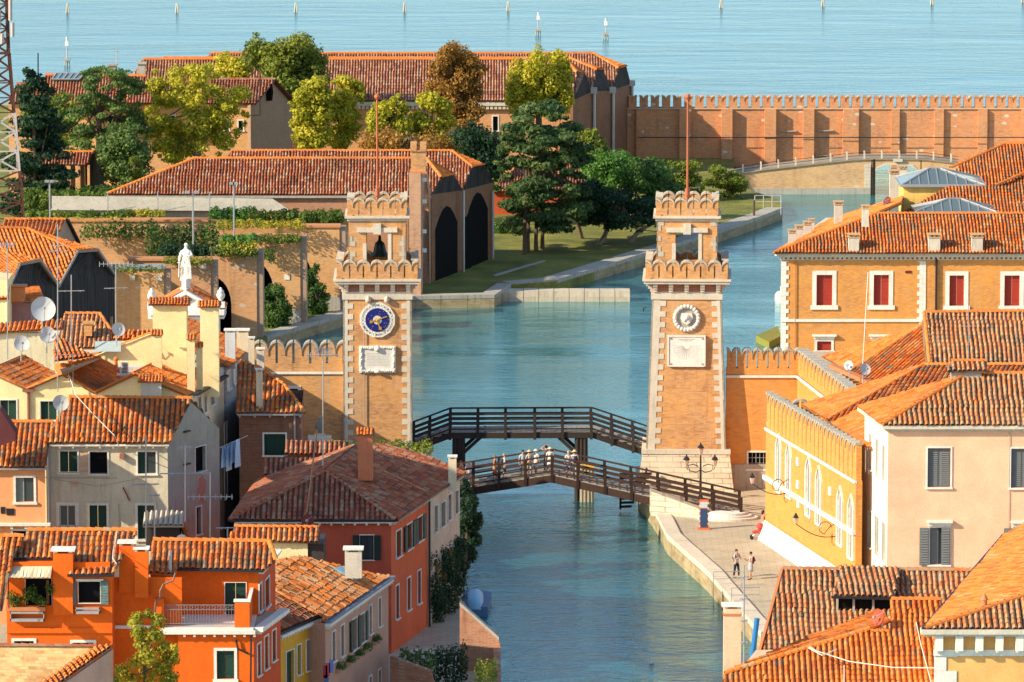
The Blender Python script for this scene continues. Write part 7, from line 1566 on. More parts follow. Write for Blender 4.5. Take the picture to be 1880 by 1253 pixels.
t = thing('tiled_canopy', 'small corrugated canopy below the grey house gable', 'canopy', tuple(PY(300, 975, 331))); a, b = PY(262, 966, 330.5), PY(338, 966, 330.5); roof([a, b, b + Vector((-.2, 1.6, .55)), a + Vector((0, 1.6, .55))], plain('corrugated', (.50, .43, .33)), t, pitch=.3, tl=3); m = MB(); m.bx(a.x + .15, b.x - .3, 331, 332.5, a.z - 1.6, a.z - .1); m.build('shed_wall', plain('shed_dark', (.05, .04, .035)), t); q = PY(354, 988, 332.5)
roof([b, q, q + Vector((-.6, .3, .3)), b + Vector((-.2, 1.6, .55))], TO, t, pitch=.3)
# ============================================================ peach house far left
PEACH = plaster('peach_plaster', (.80, .36, .16), (.55, .25, .14), .3)
pe = thing('peach_house', 'peach coloured house with white framed window at the left edge', 'house', (xr(30, 333), 333, GZ)); fp = Face(AX(-60, 333), AX(80, 333)); ez = fp.hit(40, 860)[1]
facade('front_wall', fp, GZ, ez, PEACH, pe, [(29, 877, 62, 922, 'half', dict(frame=.14, mat=plain('shutter_sage', (.22, .28, .25)))), (24, 975, 48, 1000, 'dark')])
a, b = fp.pt(-.1, ez + .1, .35), fp.pt(fp.L + .05, ez + .1, .35); p_ = splane(a, b, .55); k0, k1 = onp(-60, 776, p_), onp(97, 776, p_); roof([a, b, k1, k0], TM, pe, pitch=.31, tl=.42, h=.1); ridge([k0, k1], pe, TO, .15); gutter(fp, ez + .06, pe, .4, STEEL)
za = fp.hit(40, 960)[1]; m = MB(); fp.boxf(m, 0, fp.L + .3, za - .14, za, 0, .4)
for i in range(6): x = fp.L - .3 - i * .85; fp.boxf(m, x - .08, x + .08, za - .32, za - .14, 0, .3)
m.build('string_course', WHITE, pe)
for x, y, w__ in ((5, 937, .12), (19, 940, .22)): a_, z_ = fp.hit(x, y); m = MB(); fp.boxf(m, a_ - w__, a_ + w__, z_ - .2, z_ + .2, 0, .05); m.build('planter', IRON, pe)
m = MB(); m.prism([PY(-40, 760, 331), PY(0, 752, 331), PY(28, 795, 331), PY(28, 810, 331), PY(-40, 830, 331)], (0, 1.5, 0)); o = m.build('maroon_gable', plaster('maroon', (.12, .035, .04)), None, fix=True); tag(o, 'dark maroon gable piece at the left edge on the peach house roof', 'building')
# ============================================================ dark brick house and small roofs behind the red house
db = thing('brick_house', 'dark shaded brick house with green shuttered window by the alley', 'house', (xr(500, 357), 357, GZ)); fd = Face(AX(438, 357), AX(552, 357)); ez = fd.hit(500, 760)[1]
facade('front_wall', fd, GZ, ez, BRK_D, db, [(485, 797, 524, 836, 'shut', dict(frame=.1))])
a, b = fd.pt(-.2, ez + .1, .4), fd.pt(fd.L + .3, ez + .1, .4); p_ = splane(a, b, .55); roof([a, b, onp(520, 706, p_), onp(470, 672, p_), onp(436, 660, p_)], TM, db, pitch=.31, tl=.42); ridge([b, onp(520, 706, p_), onp(470, 672, p_)], db, TO, .12)
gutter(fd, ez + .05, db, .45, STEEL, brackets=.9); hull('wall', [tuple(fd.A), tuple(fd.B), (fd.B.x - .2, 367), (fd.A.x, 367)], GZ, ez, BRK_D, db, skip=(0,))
m = MB(); a_ = fd.hit(541, 800)[0]; m.tube([fd.pt(a_, GZ, .1), fd.pt(a_, ez, .1)], .06, 6); m.build('downpipe', STEEL, db)
sr = thing('lean_to', 'dark tiled lean to roofs between the brick house and the red house', 'outbuilding', (xr(560, 348), 348, GZ))
p_ = splane(PY(486, 874, 343), PY(590, 874, 343), .5); roof([onp(484, 872, p_), onp(590, 874, p_), onp(574, 843, p_), onp(486, 841, p_)], TD, sr, pitch=.3); p_ = splane(PY(520, 836, 350), PY(660, 836, 350), .5); roof([onp(522, 834, p_), onp(640, 836, p_), onp(640, 812, p_), onp(526, 810, p_)], TD, sr, pitch=.3)
MRD = plaster('brick_red_plaster', (.40, .115, .06), (.2, .06, .04), .4); f_ = Face(AX(486, 343.4), AX(592, 343.4)); wall('wall', f_, GZ, f_.hit(540, 876)[1], MRD, sr); f_ = Face(AX(520, 350.4), AX(650, 350.4)); wall('wall', f_, GZ, f_.hit(560, 837)[1], BRK_D, sr)
hedge(600, 808, 790, 838, 352, 'mid', 'green creeper bush at the foot of the clock tower behind the red house', 2800, .16, 14, name='bush', cat='bush')
t = thing('tree', 'dark leafy tree overhanging the canal beside the footbridge end', 'tree', tuple(PZ(852, 1000, .2))); bl = []
for x, y, r_ in ((858, 905, 12), (866, 922, 13), (860, 945, 16), (872, 960, 15), (858, 975, 17), (872, 990, 13), (856, 1005, 16), (864, 1020, 13), (852, 1035, 12), (850, 930, 12), (848, 965, 12), (878, 948, 9), (854, 890, 9)): bl.append((PY(x, y, 352 + random.uniform(-1, 1)), (r_ * .035, r_ * .04, r_ * .036)))
leaves(bl, 5200, .19, 'dark', t, 'crown', .2); m = MB(); m.tube([PY(850, 1075, 350), PY(856, 1000, 352), PY(862, 920, 352)], [.15, .12, .05], 6); m.build('trunk', BARK, t)
# ============================================================ red house
RED = plaster('red_plaster_shade', (.44, .085, .045), (.28, .05, .03), .35); RED2 = plaster('red_plaster_side', (.60, .11, .04), (.4, .07, .03), .35)  # RED is the darker copy, front wall shade put into the colour
rh = thing('red_house', 'large brick red house with dark hipped roof beside the canal', 'house', (xr(600, 324), 324, GZ)); f1_ = Face(AX(432, 324), AX(717, 324)); ez = PY(717, 957, 324).z
C1 = Vector((-5.0, 332.3)); s1 = Face(f1_.B, C1); C2 = Vector((-3.17, 340)); s2 = Face(C1, C2)
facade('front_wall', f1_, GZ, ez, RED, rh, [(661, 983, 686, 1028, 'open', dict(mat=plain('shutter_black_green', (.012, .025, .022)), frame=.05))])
N_ = dict(frame=.07)
facade('side_wall', s1, GZ, ez, RED2, rh, [(727, 974, 736, 1022, 'shut', N_), (746, 962, 756, 1008, 'open', N_), (766, 949, 775, 993, 'open', N_), (726, 1075, 732, 1136, 'dark', N_), (747, 1061, 753, 1120, 'dark', N_), (766, 1048, 772, 1108, 'dark', N_), (765, 1180, 778, 1198, 'dark', N_)])
a, b, c = Vector((*f1_.A, ez + .1)) + Vector((-.4, -.4, 0)), Vector((*f1_.B, ez + .1)) + Vector((.3, -.4, 0)), Vector((*C2, ez + .1)) + Vector((.3, .3, 0))
p_ = splane(a, b, .42); k0 = onp(598, 866, p_); roof([a, b, k0], TD, rh, pitch=.30, tl=.42); pr = plane(b, c, k0)
k1 = onp(657, 818, pr); k2 = onp(700, 815, pr); roof([b, c, onp(790, 842, pr), k2, k1, k0], TD, rh, pitch=.30, tl=.42, name='roof'); ridge([b, k0], rh, TD, .13); ridge([k0, k1], rh, TD, .13); ridge([a, k0], rh, TD, .13); ridge([onp(681, 858, pr) + Vector((0, 0, .04)), onp(786, 908, pr) + Vector((0, 0, .04))], rh, TW, .1)
roof([a, k0, k1, a + Vector((1, 15, 0))], TD, rh, pitch=.3)
gutter(f1_, ez + .06, rh, .45, WHITE, 'eaves', .12, brackets=.7); m = MB(); m.bar(a + Vector((0, -.05, 0)), b + Vector((0, -.05, 0)), .14, .14); m.bar(b + Vector((0.05, 0, 0)), c + Vector((.05, 0, 0)), .14, .14); m.build('gutter', IRON, rh)
gutter(s1, ez + .02, rh, .28, WHITE, 'eaves', .1, brackets=.5)
m = MB(); m.tube([s1.pt(s1.L - .05, GZ, .12), s1.pt(s1.L - .05, ez, .12)], .07, 6); m.build('downpipe', IRON, rh)
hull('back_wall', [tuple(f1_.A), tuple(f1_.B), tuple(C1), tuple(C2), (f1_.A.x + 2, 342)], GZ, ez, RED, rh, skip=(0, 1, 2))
chimney(657, 794, 684, 858, 329, plaster('chimney_red', (.55, .18, .09)), 'stout red chimney with tiled cap on the red house roof', 'tile')
chimney(823, 838, 838, 876, 336, CREAM2, 'small yellowish chimney at the canal end of the dark hipped roof', 'slab')
dish(566, 956, 12, 322.5, 'dark red satellite dish at the eave of the red house', plain('dish_red', (.16, .03, .025)), -10)
wires([(563, 942), (582, 790)], (322.5, 326), 'long slanting wooden pole rising behind the dark red dish', .045, plain('pole_wood', (.30, .17, .08)), name='pole')
antenna(593, 640, 856, 328, 'tall white aerial mast with large yagi before the clock tower', ((648, 17, 'fan'), (652, 30, 'yagi'), (800, 5, 'bar')), w_=.03)
pe2 = thing('canal_house', 'narrow peeling pale house with vine covered base on the canal bank', 'house', (C1.x - 3, C1.y + 4, GZ)); PEEL = plaster('peeling_plaster', (.56, .42, .32), (.28, .18, .13), .7, patch=(.42, .22, .15))
N2 = dict(frame=.06, mat=plain('shutter_brown', (.10, .07, .05)))
facade('front_wall', s2, GZ, ez - .1, PEEL, pe2, [(797, 928, 803, 976, 'shut', N2), (809, 922, 817, 966, 'dark', N2), (822, 908, 828, 954, 'shut', N2), (835, 901, 841, 942, 'dark', N2), (797, 1028, 802, 1082, 'shut', N2), (809, 1017, 817, 1074, 'dark', N2), (821, 1006, 827, 1060, 'shut', N2), (833, 996, 839, 1052, 'shut', N2), (811, 1150, 817, 1200, 'dark', N2)])
m = MB(); s2.boxf(m, 0, s2.L, ez - .1, ez, 0, .3); m.build('eaves', STONE_D, pe2); hull('wall', [tuple(C1), tuple(C2), (C2.x - 3, C2.y)], GZ, ez - .1, PEEL, pe2, skip=(0, 2))
bl = [(s2.pt(random.uniform(0, s2.L), GZ + random.uniform(.2, 3.9), .15), (.55, .35, .6)) for _ in range(60)]; t = thing('climbing_vine', 'dark climbing vine covering the lower wall of the peeling canal house', 'vine', tuple(s2.pt(2, GZ, .2))); leaves(bl, 9000, .15, 'dark', t, 'foliage', .3)
bl = [(s2.pt(a_, z_, .4), (.16, .16, .3)) for a_, z_ in ((.8, 4.6), (1.3, 4.0), (3.6, 5.0), (4.4, 4.5), (2.4, 3.8))]; leaves(bl, 260, .12, 'brown', t, 'blossom', .2)
# garden wall on canal bank, boat with blue cover, rose bush
t = thing('garden_wall', 'low sloping brick garden wall by the canal in the foreground', 'wall', (-2.5, 318, 0)); GB = brick('garden_brick', (.34, .16, .09), (.25, .1, .06), dirt=.6); m = MB(); w0, w1_, w2_, w3_ = PY(844, 1112, 319), PY(898, 1160, 318.6), PY(916, 1176, 318.4), PY(919, 1190, 318.4)
m.prism([Vector((w0.x, w0.y, 0)), Vector((w3_.x, w3_.y, 0)), w3_, w2_, w1_, w0], (0, .45, 0)); m.prism([Vector((w3_.x, w3_.y, 0)), Vector((w3_.x + .1, 300, 0)), Vector((w3_.x + .1, 300, w3_.z - .6)), w3_], (-.4, 0, 0)); m.build('masonry', GB, t, fix=True)
m = MB(); m.prism([w0 + Vector((0, -.1, 0)), w1_ + Vector((0, -.1, 0)), w2_ + Vector((0, -.1, 0)), w2_ + Vector((0, -.1, .2)), w1_ + Vector((0, -.1, .2)), w0 + Vector((0, -.1, .2))], (0, .7, 0)); m.build('coping', STONE_D, t, fix=True)
t = thing('boat', 'moored boat under a light blue tarpaulin behind the garden wall', 'boat', tuple(PZ(872, 1118, 0))); b = t.location; m = LB(); m.prism([(-1.0, -2.6, .0), (.8, -2.6, 0), (1.0, 2.4, 0), (-.1, 3.4, 0), (-1.1, 2.4, 0)], (0, 0, .6)); m.build('hull', plain('boat_blue', (.08, .16, .28)), t, fix=True); m = LB(); m.tube([(0, -2.6, .45), (0, -1, .5), (0, 1.2, .5), (0, 2.9, .4)], [.4, .55, .55, .25], 12); m.build('tarpaulin', plain('tarp_blue', (.22, .48, .68), .5), t, smooth=True)
hedge(735, 1190, 800, 1236, 312, 'green', 'white flowering bush in the garden below the red house', 1800, .14, 9, name='bush', cat='bush'); bl = [(PY(random.uniform(738, 800), random.uniform(1192, 1232), 311.4), (.1, .1, .1)) for _ in range(26)]; o = bpy.data.objects[[x.name for x in bpy.data.objects if x.get('label', '').startswith('white flowering')][0]]; 
LF['white'] = leaf_mat('petals_white', [(0, (.6, .6, .55)), (1, (.85, .85, .8))]); leaves(bl, 360, .10, 'white', o, 'blossom', .1)
m = MB(); m.prism([PY(716, 1205, 309), PY(790, 1232, 307), PY(800, 1262, 307), PY(716, 1262, 309)], (0, .5, 0)); tag(m.build('garden_wall', MATS['garden_brick'], fix=True), 'brown brick garden wall with stone edge below the flowering bush', 'wall')
hedge(796, 1180, 856, 1262, 313, 'dark', 'dark shrubs in the garden corner below the vine', 1800, .16, 8, name='bush', cat='bush'); hedge(872, 1205, 912, 1262, 306, 'mid', 'green and red creeper on the corner of the canal garden wall', 900, .14, 7, name='bush', cat='bush')
# ============================================================ brown and yellow houses, bottom centre
BRN = plaster('brown_pink_plaster', (.50, .29, .21), (.3, .18, .13), .4); YLW = plaster('mustard_plaster', (.66, .36, .04), (.4, .2, .03), .3)
bh = thing('brown_house', 'pinkish brown canal side house with flower boxes and patchy orange roof', 'house', (-9, 306, GZ)); D0, D1 = PZ(597, 1145, 7.5), PZ(713, 1062, 7.5); fb_ = Face((D0.x, D0.y), (D1.x, D1.y))
N3 = dict(frame=.07, mat=plain('shutter_brown', (.10, .07, .05)))
facade('front_wall', fb_, GZ, 7.5, BRN, bh, [(609, 1160, 615, 1214, 'shut', N3), (625, 1148, 631, 1204, 'dark', N3), (646, 1136, 655, 1192, 'open', dict(frame=.07, mat=GREENP)), (661, 1127, 669, 1179, 'open', dict(frame=.07, mat=GREENP)), (677, 1112, 682, 1164, 'shut', N3), (694, 1098, 699, 1150, 'shut', N3), (677, 1242, 682, 1290, 'dark', N3), (694, 1230, 699, 1280, 'dark', N3)])
e0, e1 = PZ(598, 1139, 7.6), PZ(718, 1056, 7.6); p_ = plane(e0, e1, PY(520, 1040, e0.y + 5.5))
roof([e0, e1, onp(707, 1058, p_), onp(620, 1039, p_), onp(548, 1023, p_), onp(498, 1031, p_), onp(500, 1083, p_), onp(590, 1122, p_)], tile_mat('roof_tile_patchy', [(.0, DK), (.12, (.34, .11, .04)), (.3, OR1), (.5, OR3), (.7, (.55, .33, .17)), (.85, OR1), (1, CR)]), bh, pitch=.34, tl=.45, h=.1, jit=3)
m = MB(); q = [onp(611, 1050, p_), onp(651, 1070, p_), onp(664, 1064, p_), onp(622, 1045, p_)]; m.prism([v + p_[1] * .1 for v in q], p_[1] * .12); m.build('skylight', plain('skylight_pane', (.30, .45, .5), .2), bh, fix=True)
m = MB(); m.bar(e0 + Vector((.1, -.1, -.08)), e1 + Vector((.1, -.1, -.08)), .35, .12); m.build('gutter', plain('gutter_bluegrey', (.16, .2, .26)), bh); gutter(fb_, 7.45, bh, .3, WHITE, 'eaves', .12, brackets=.4)
hull('wall', [tuple(fb_.A), tuple(fb_.B), (fb_.B.x - 6, fb_.B.y + 2), (fb_.A.x - 4, fb_.A.y + 3)], GZ, 7.5, BRN, bh, skip=(0,))
for x, y in ((620, 1226), (638, 1214), (654, 1202), (669, 1190), (685, 1176)):
    a_, z_ = fb_.hit(x, y); c = fb_.pt(a_, z_, .2); t = thing('flower_box', ('lowest', 'second lowest', 'middle', 'second highest', 'highest')[[620, 638, 654, 669, 685].index(x)] + ' leafy window box on the pinkish brown house', 'flower box', tuple(c)); m = MB(); fb_.boxf(m, a_ - .45, a_ + .45, z_ - .2, z_, .02, .32); m.build('box', BRN, t); leaves([(c + Vector((0, 0, .1)), (.3, .5, .25))], 220, .12, 'green', t, 'foliage', .2)
chimney(633, 1008, 664, 1036, 309, plaster('chimney_pale', (.62, .55, .45)), 'stubby cream chimney in front of the red house window', 'slab')
p_ = splane(PY(420, 995, 316), PY(588, 995, 316), .5); br_ = thing('tiled_house', 'small orange tiled roof strip over a cream wall before the red house', 'house', (xr(500, 317), 317, GZ)); roof([onp(420, 994, p_), onp(588, 996, p_), onp(586, 970, p_), onp(430, 968, p_)], TM, br_, pitch=.3); ridge([onp(430, 968, p_), onp(586, 970, p_)], br_, TO, .14)
f_ = Face(AX(425, 316.3), AX(563, 316.3)); wall('front_wall', f_, GZ, f_.hit(500, 996)[1], CREAM, br_); m = MB(); m.bx(f_.B.x, f_.B.x + .9, 316.4, 320, GZ, f_.hit(500, 996)[1] - .1); m.build('side_wall', plain('shed_dark', (.05, .04, .035)), br_)
ys = thing('mustard_house', 'small mustard yellow house with green shutters between orange and brown houses', 'house', (-11, 300, GZ)); D0, D1 = PZ(509, 1166, 7.5), PZ(597, 1127, 7.5); fy1 = Face((D0.x, D0.y), (D1.x, D1.y)); N4 = dict(frame=.06)
facade('front_wall', fy1, GZ, 7.45, YLW, ys, [(525, 1195, 539, 1262, 'shut', N4), (545, 1184, 552, 1238, 'shut', N4), (562, 1174, 574, 1230, 'shut', N4), (580, 1164, 590, 1216, 'shut', N4)])
e0, e1 = PZ(508, 1162, 7.6), PZ(604, 1120, 7.6); p_ = plane(e0, e1, PY(505, 1100, e0.y + 4.3)); roof([e0, e1, onp(590, 1116, p_), onp(540, 1085, p_), onp(498, 1078, p_), onp(496, 1120, p_)], TD, ys, pitch=.3); gutter(fy1, 7.48, ys, .35, WHITE, 'eaves', .12, brackets=.4)
m = MB(); m.bar(e0 + Vector((.15, -.1, -.05)), e1 + Vector((.15, -.1, -.05)), .14, .12); m.build('gutter', IRON, ys); hull('wall', [tuple(fy1.A), tuple(fy1.B), (fy1.B.x - 3, fy1.B.y + 4), (fy1.A.x - 2, fy1.A.y + 5)], GZ, 7.45, YLW, ys, skip=(0,))
for i, (x, y, c_) in enumerate(((597, 1222, (.3, .03, .06)), (602, 1218, (.5, .08, .1)), (608, 1212, (.12, .2, .5)), (599, 1240, (.08, .12, .3)))):
    a = PY(x, y, 299); m = MB(); m.bx(a.x - .12, a.x + .12, a.y, a.y + .05, a.z - .7, a.z); tag(m.build('laundry', plain('cloth%d' % i, c_)), ('dark red', 'bright red', 'blue', 'navy')[i] + ' garment drying between the mustard and brown houses', 'laundry')
# ============================================================ orange house, bottom left
ORG = plaster('orange_plaster', (.74, .125, .008), (.50, .075, .008), .35); 
oh = thing('orange_house', 'bright orange house with terrace, awning loggia and three wall chimneys', 'house', (xr(250, 300), 300, GZ)); Y1 = 290.0
def zt(x, y, Y): return PY(x, y, Y).z
fo1 = Face(AX(6, Y1), AX(201, Y1)); ez = zt(100, 1056, Y1); w1_ = dict(frame=.04)
facade('front_wall', fo1, GZ, ez, ORG, oh, [(47, 1062, 95, 1112, 'dark', dict(frame=.02, sill=False)), (144, 1068, 184, 1107, 'dark', dict(frame=.03)), (26, 1177, 62, 1200, 'dark', dict(frame=.14)), (134, 1180, 172, 1215, 'dark', dict(frame=.14))])
m = MB(); fo1.boxf(m, 0, fo1.L, zt(100, 1162, Y1), zt(100, 1153, Y1), 0, .12); m.build('moulding', ORG, oh)
r = fo1.rect(139, 1063, 190, 1067); m = MB(); fo1.boxf(m, *r, 0, .1); m.build('lintel', WHITE, oh)
GSH = plain('shutter_flaking', (.13, .19, .18), .8, 0, .9)
for x0, x1 in ((126, 140), (185, 199)):
    r = fo1.rect(x0, 1066, x1, 1110); m = MB(); fo1.boxf(m, r[0], r[1], r[2], r[3], .05, .1)
    for k in range(9): z_ = r[2] + (r[3] - r[2]) * (k + .5) / 9; fo1.boxf(m, r[0], r[1], z_ - .02, z_ + .02, .1, .125)
    m.build('shutter', GSH, oh)
r = fo1.rect(60, 1066, 68, 1110); m = MB(); fo1.boxf(m, r[0] + .7, r[0] + .85, r[2], r[3], -.15, -.05); m.build('loggia_post', plain('post_brown', (.22, .07, .03)), oh)
m = MB(); a0, a1 = fo1.hit(19, 1050)[0], fo1.hit(96, 1050)[0]; z0_, z1_ = zt(0, 1060, Y1 - 1.3), zt(0, 1040, Y1); n = 12
for i in range(n):
    x0, x1 = a0 + (a1 - a0) * i / n, a0 + (a1 - a0) * (i + 1) / n; zz_ = .03 * math.sin(i * 1.3); m.add([fo1.pt(x0, z0_ + zz_, 1.2), fo1.pt(x1, z0_ - zz_, 1.2), fo1.pt(x1, z1_, 0), fo1.pt(x0, z1_, 0), fo1.pt(x0, z0_ + zz_ - .04, 1.2), fo1.pt(x1, z0_ - zz_ - .04, 1.2), fo1.pt(x1, z1_ - .04, 0), fo1.pt(x0, z1_ - .04, 0)], [(0, 1, 2, 3), (7, 6, 5, 4), (0, 4, 5, 1)])
o = m.build('awning', plain('awning_cream', (.66, .58, .38)), None); tag(o, 'cream canvas awning stretched over the orange house loggia', 'awning'); m = MB(); m.tube([fo1.pt(a0, z0_, 1.2), fo1.pt(a0, zt(0, 1110, Y1), 1.1)], .03, 5); m.build('awning_pole', IRON, o)
for x0, x1, y0, y1, lb_ in ((20, 82, 1121, 1139, 'below the awning full of plants'), (139, 184, 1113, 1125, 'under the flaking shutters')):
    r = fo1.rect(x0, y0, x1, y1); t = thing('flower_box', 'long grey flower box ' + lb_, 'flower box', tuple(fo1.pt(r[0], r[2], .2))); m = MB(); fo1.boxf(m, r[0], r[1], r[2], r[2] + .15, .02, .42); fo1.boxf(m, r[0], r[1], r[3] - .1, r[3], .38, .42); fo1.boxf(m, r[0], r[0] + .04, r[2], r[3], .02, .42); fo1.boxf(m, r[1] - .04, r[1], r[2], r[3], .02, .42); m.build('box', STEEL, t)
    if x0 == 20: 
        m = MB(); r2_ = fo1.rect(12, 1113, 84, 1120); fo1.boxf(m, r2_[0], r2_[1], r2_[2], r2_[3], .0, .38); m.build('trough', plain('terracotta', (.5, .18, .07)), t); leaves([(fo1.pt(fo1.hit(x, y)[0], fo1.hit(x, y)[1], .25), (.28, .2, .28 * q)) for x, y, q in ((22, 1095, 1.3), (35, 1100, .9), (50, 1092, 1.5), (60, 1088, 1.7), (70, 1100, 1), (78, 1104, .8), (92, 1080, 1.2), (28, 1108, .8))], 1000, .13, 'hedge', t, 'foliage', .15)
# left roof
a, b = PY(18, 1026, Y1 - .4), PY(208, 1056, Y1 - .4); zl = zt(60, 1026, Y1 - .4); p_ = splane(PY(0, 1056, Y1 - .4), PY(208, 1056, Y1 - .4), .50)
roof([onp(20, 1026, p_), onp(125, 1026, p_), onp(125, 1056, p_), onp(204, 1056, p_), onp(250, 976, p_), onp(51, 973, p_)], TM, oh, pitch=.31, tl=.42, h=.1) if False else None
roof([onp(125, 1056, p_), onp(206, 1056, p_), onp(252, 976, p_), onp(125, 976, p_)], TM, oh, pitch=.31, tl=.42, h=.1); roof([onp(20, 1026, p_), onp(125, 1026, p_), onp(125, 976, p_), onp(51, 976, p_)], TM, oh, pitch=.31, tl=.42, h=.1)
ridge([onp(51, 975, p_), onp(252, 975, p_)], oh, TO, .16); m = MB(); m.bar(onp(124, 1057, p_), onp(208, 1057, p_), .14, .14); m.bar(onp(18, 1027, p_), onp(98, 1027, p_), .12, .1); m.build('gutter', IRON, oh)
ml = PZ(0, 0, 0); m = MB(); q1 = onp(20, 1026, p_); m.bx(fo1.A.x + .1, fo1.B.x - .1, Y1 + .02, Y1 + .2, ez - .2, q1.z - .05); m.bx(fo1.A.x, fo1.pt(a1, 0).x + .0, Y1 + .3, q1.y + .3, ez - .5, q1.z - .1); m.build('upper_wall', ORG, oh)
p2 = splane(PY(-30, 1100, 287), PY(30, 1100, 287), .5); roof([onp(-30, 1120, p2), onp(4, 1120, p2), onp(22, 1026, p2), onp(44, 986, p2), onp(-30, 986, p2)], TM, oh, pitch=.31, tl=.42, h=.1); ridge([onp(-30, 986, p2), onp(44, 986, p2)], oh, TO, .16)
chimney(97, 1010, 134, 1060, Y1 - .27, ORG, None, 'slab', oh); chimney(218, 996, 248, 1060, Y1 + 1.2, ORG, None, 'slab', oh); chimney(247, 1007, 272, 1070, Y1 + 1.0, ORG, None, 'slab', oh)
m = MB(); b_ = PY(97, 1060, Y1 - .25), PY(134, 1130, Y1 - .25); m.bx(b_[0].x, b_[1].x, Y1 - .25, Y1 + .1, b_[1].z, b_[0].z); m.build('chimney_breast', ORG, oh)
# recess wall and right block
Y2 = 291.4; fo2 = Face(AX(201, Y2), AX(330, Y2)); wall('recess_wall', fo2, GZ, zt(250, 1060, Y2), ORG, oh); m = MB(); fo2.boxf(m, .1, fo2.L, zt(250, 1154, Y2), zt(250, 1148, Y2), 0, .12); m.build('string_course', WHITE, oh)
wall('return_wall', Face(fo1.B, (fo1.B.x + .05, Y2)), GZ, ez, ORG, oh)
Y3 = 294.5; fo3 = Face(AX(276, Y3), AX(472, Y3)); e3 = zt(400, 1046, Y3); facade('terrace_wall', fo3, GZ, e3, ORG, oh, [(413, 1070, 452, 1150, 'shut', dict(frame=.03)), (309, 1068, 317, 1099, 'dark', dict(frame=.02))])
p_ = splane(PY(276, 1046, Y3 - .4), PY(505, 1046, Y3 - .4), .5); k0, k1 = onp(281, 993, p_), onp(494, 996, p_); roof([onp(273, 1043, p_), onp(484, 1047, p_), onp(506, 1030, p_), k1, k0], TM, oh, pitch=.31, tl=.42, h=.1); ridge([k0, k1], oh, TO, .16); ridge([k1, onp(507, 1030, p_)], oh, TO, .14)
m = MB(); m.bar(onp(275, 1045, p_), onp(484, 1049, p_), .13, .13); m.build('gutter', IRON, oh)
Y4 = 291.0; fo4 = Face(AX(322, Y4), AX(462, Y4)); zfl = zt(400, 1156, Y4); facade('lower_front', fo4, GZ, zfl, ORG, oh, [(398, 1195, 430, 1247, 'shut', dict(frame=.15))])
m = MB(); m.bx(fo4.A.x - .9, fo4.B.x, Y4 - .25, Y3, zfl, zfl + .12); m.bx(fo4.A.x - .9, fo4.B.x + .1, Y4 - .35, Y4 + .1, zfl - .2, zfl + .0)
for i in range(8): x = fo4.A.x + .3 + i * .52; m.bx(x, x + .12, Y4 - .28, Y4, zfl - .34, zfl - .2)
m.build('terrace_slab', WHITE, oh)
m = MB(); a, b = PY(431, 1106, Y4), PY(458, 1106, Y4); m.bx(a.x, b.x, Y4 - .1, Y4 + .3, zfl + .1, a.z); m.bx(b.x - .12, b.x, Y4 + .3, Y3, zfl + .1, a.z); a, b = PY(283, 1100, Y4), PY(301, 1100, Y4); m.build('terrace_pier', ORG, oh); m = MB(); m.bx(a.x, b.x, Y4 - .1, Y4 + .4, zfl - .5, a.z); m.build('terrace_pier', ORG, oh)
m = MB(); a, b = PY(429, 1104, Y4), PY(460, 1104, Y4); m.bx(a.x, b.x, Y4 - .14, Y4 + .34, a.z - .03, a.z + .06); m.bx(b.x - .18, b.x, Y4 + .34, Y3, a.z - .03, a.z + .06); m.build('pier_cap', WHITE, oh)
m = MB(); a, b = PY(303, 1111, Y4), PY(430, 1111, Y4); c = PY(303, 1147, Y4); 
for z_ in (a.z, a.z - .25, c.z + .05): m.bar(Vector((a.x, Y4, z_)), Vector((b.x, Y4, z_)), .035)
for i in range(26): x = a.x + (b.x - a.x) * i / 25; m.bar(Vector((x, Y4, a.z)), Vector((x, Y4, c.z + .05)), .02)
for i in range(12): x = a.x + (b.x - a.x) * (i + .5) / 12; m.tube([Vector((x + math.cos(k) * .09, Y4, a.z - .12 + math.sin(k) * .09)) for k in [j * .9 for j in range(8)]], .01, 4)
m.build('railing', plain('railing_iron', (.25, .22, .22), .5, .3), oh)
SD = plaster('orange_side_shade', (.58, .085, .02), (.36, .05, .025), .3); so1 = Face((fo3.B.x, Y3), (AX(503, 300.3).x, 300.3)); facade('side_wall', so1, GZ, e3 - .05, SD, oh, [(475, 1072, 480, 1122, 'shut', N_), (486, 1062, 494, 1114, 'shut', N_)])  # SD is the orange with the side's shade put into its colour
so2 = Face(fo4.B, (AX(512, 296.4).x, 296.4)); facade('lower_side', so2, GZ, zfl, SD, oh, [(472, 1182, 478, 1240, 'shut', N_), (485, 1168, 492, 1228, 'shut', N_), (499, 1157, 506, 1213, 'dark', N_)]); m = MB(); so2.boxf(m, 0, so2.L, zfl - .12, zfl + .1, 0, .5)
for i in range(12): x = .2 + i * so2.L / 12; so2.boxf(m, x, x + .15, zfl - .28, zfl - .12, 0, .35)
m.build('cornice', WHITE, oh); m = MB(); m.slab([tuple(fo4.B), tuple(so2.B), (so1.A.x, so1.A.y + .5), (fo4.B.x - 1, Y4 + .3)], zfl - .1, zfl + .02); m.build('ledge', STONE_D, oh, fix=True)
gutter(so1, e3, oh, .35, WHITE, 'eaves', .1, brackets=.4)
m = MB(); m.tube([PY(x, y, Y4 - .3) for x, y in ((322, 1052), (318, 1066), (300, 1073), (294, 1085), (294, 1098), (286, 1104), (284, 1130), (284, 1160))], .06, 6); m.build('downpipe', plain('copper_brown', (.22, .11, .08)), oh)
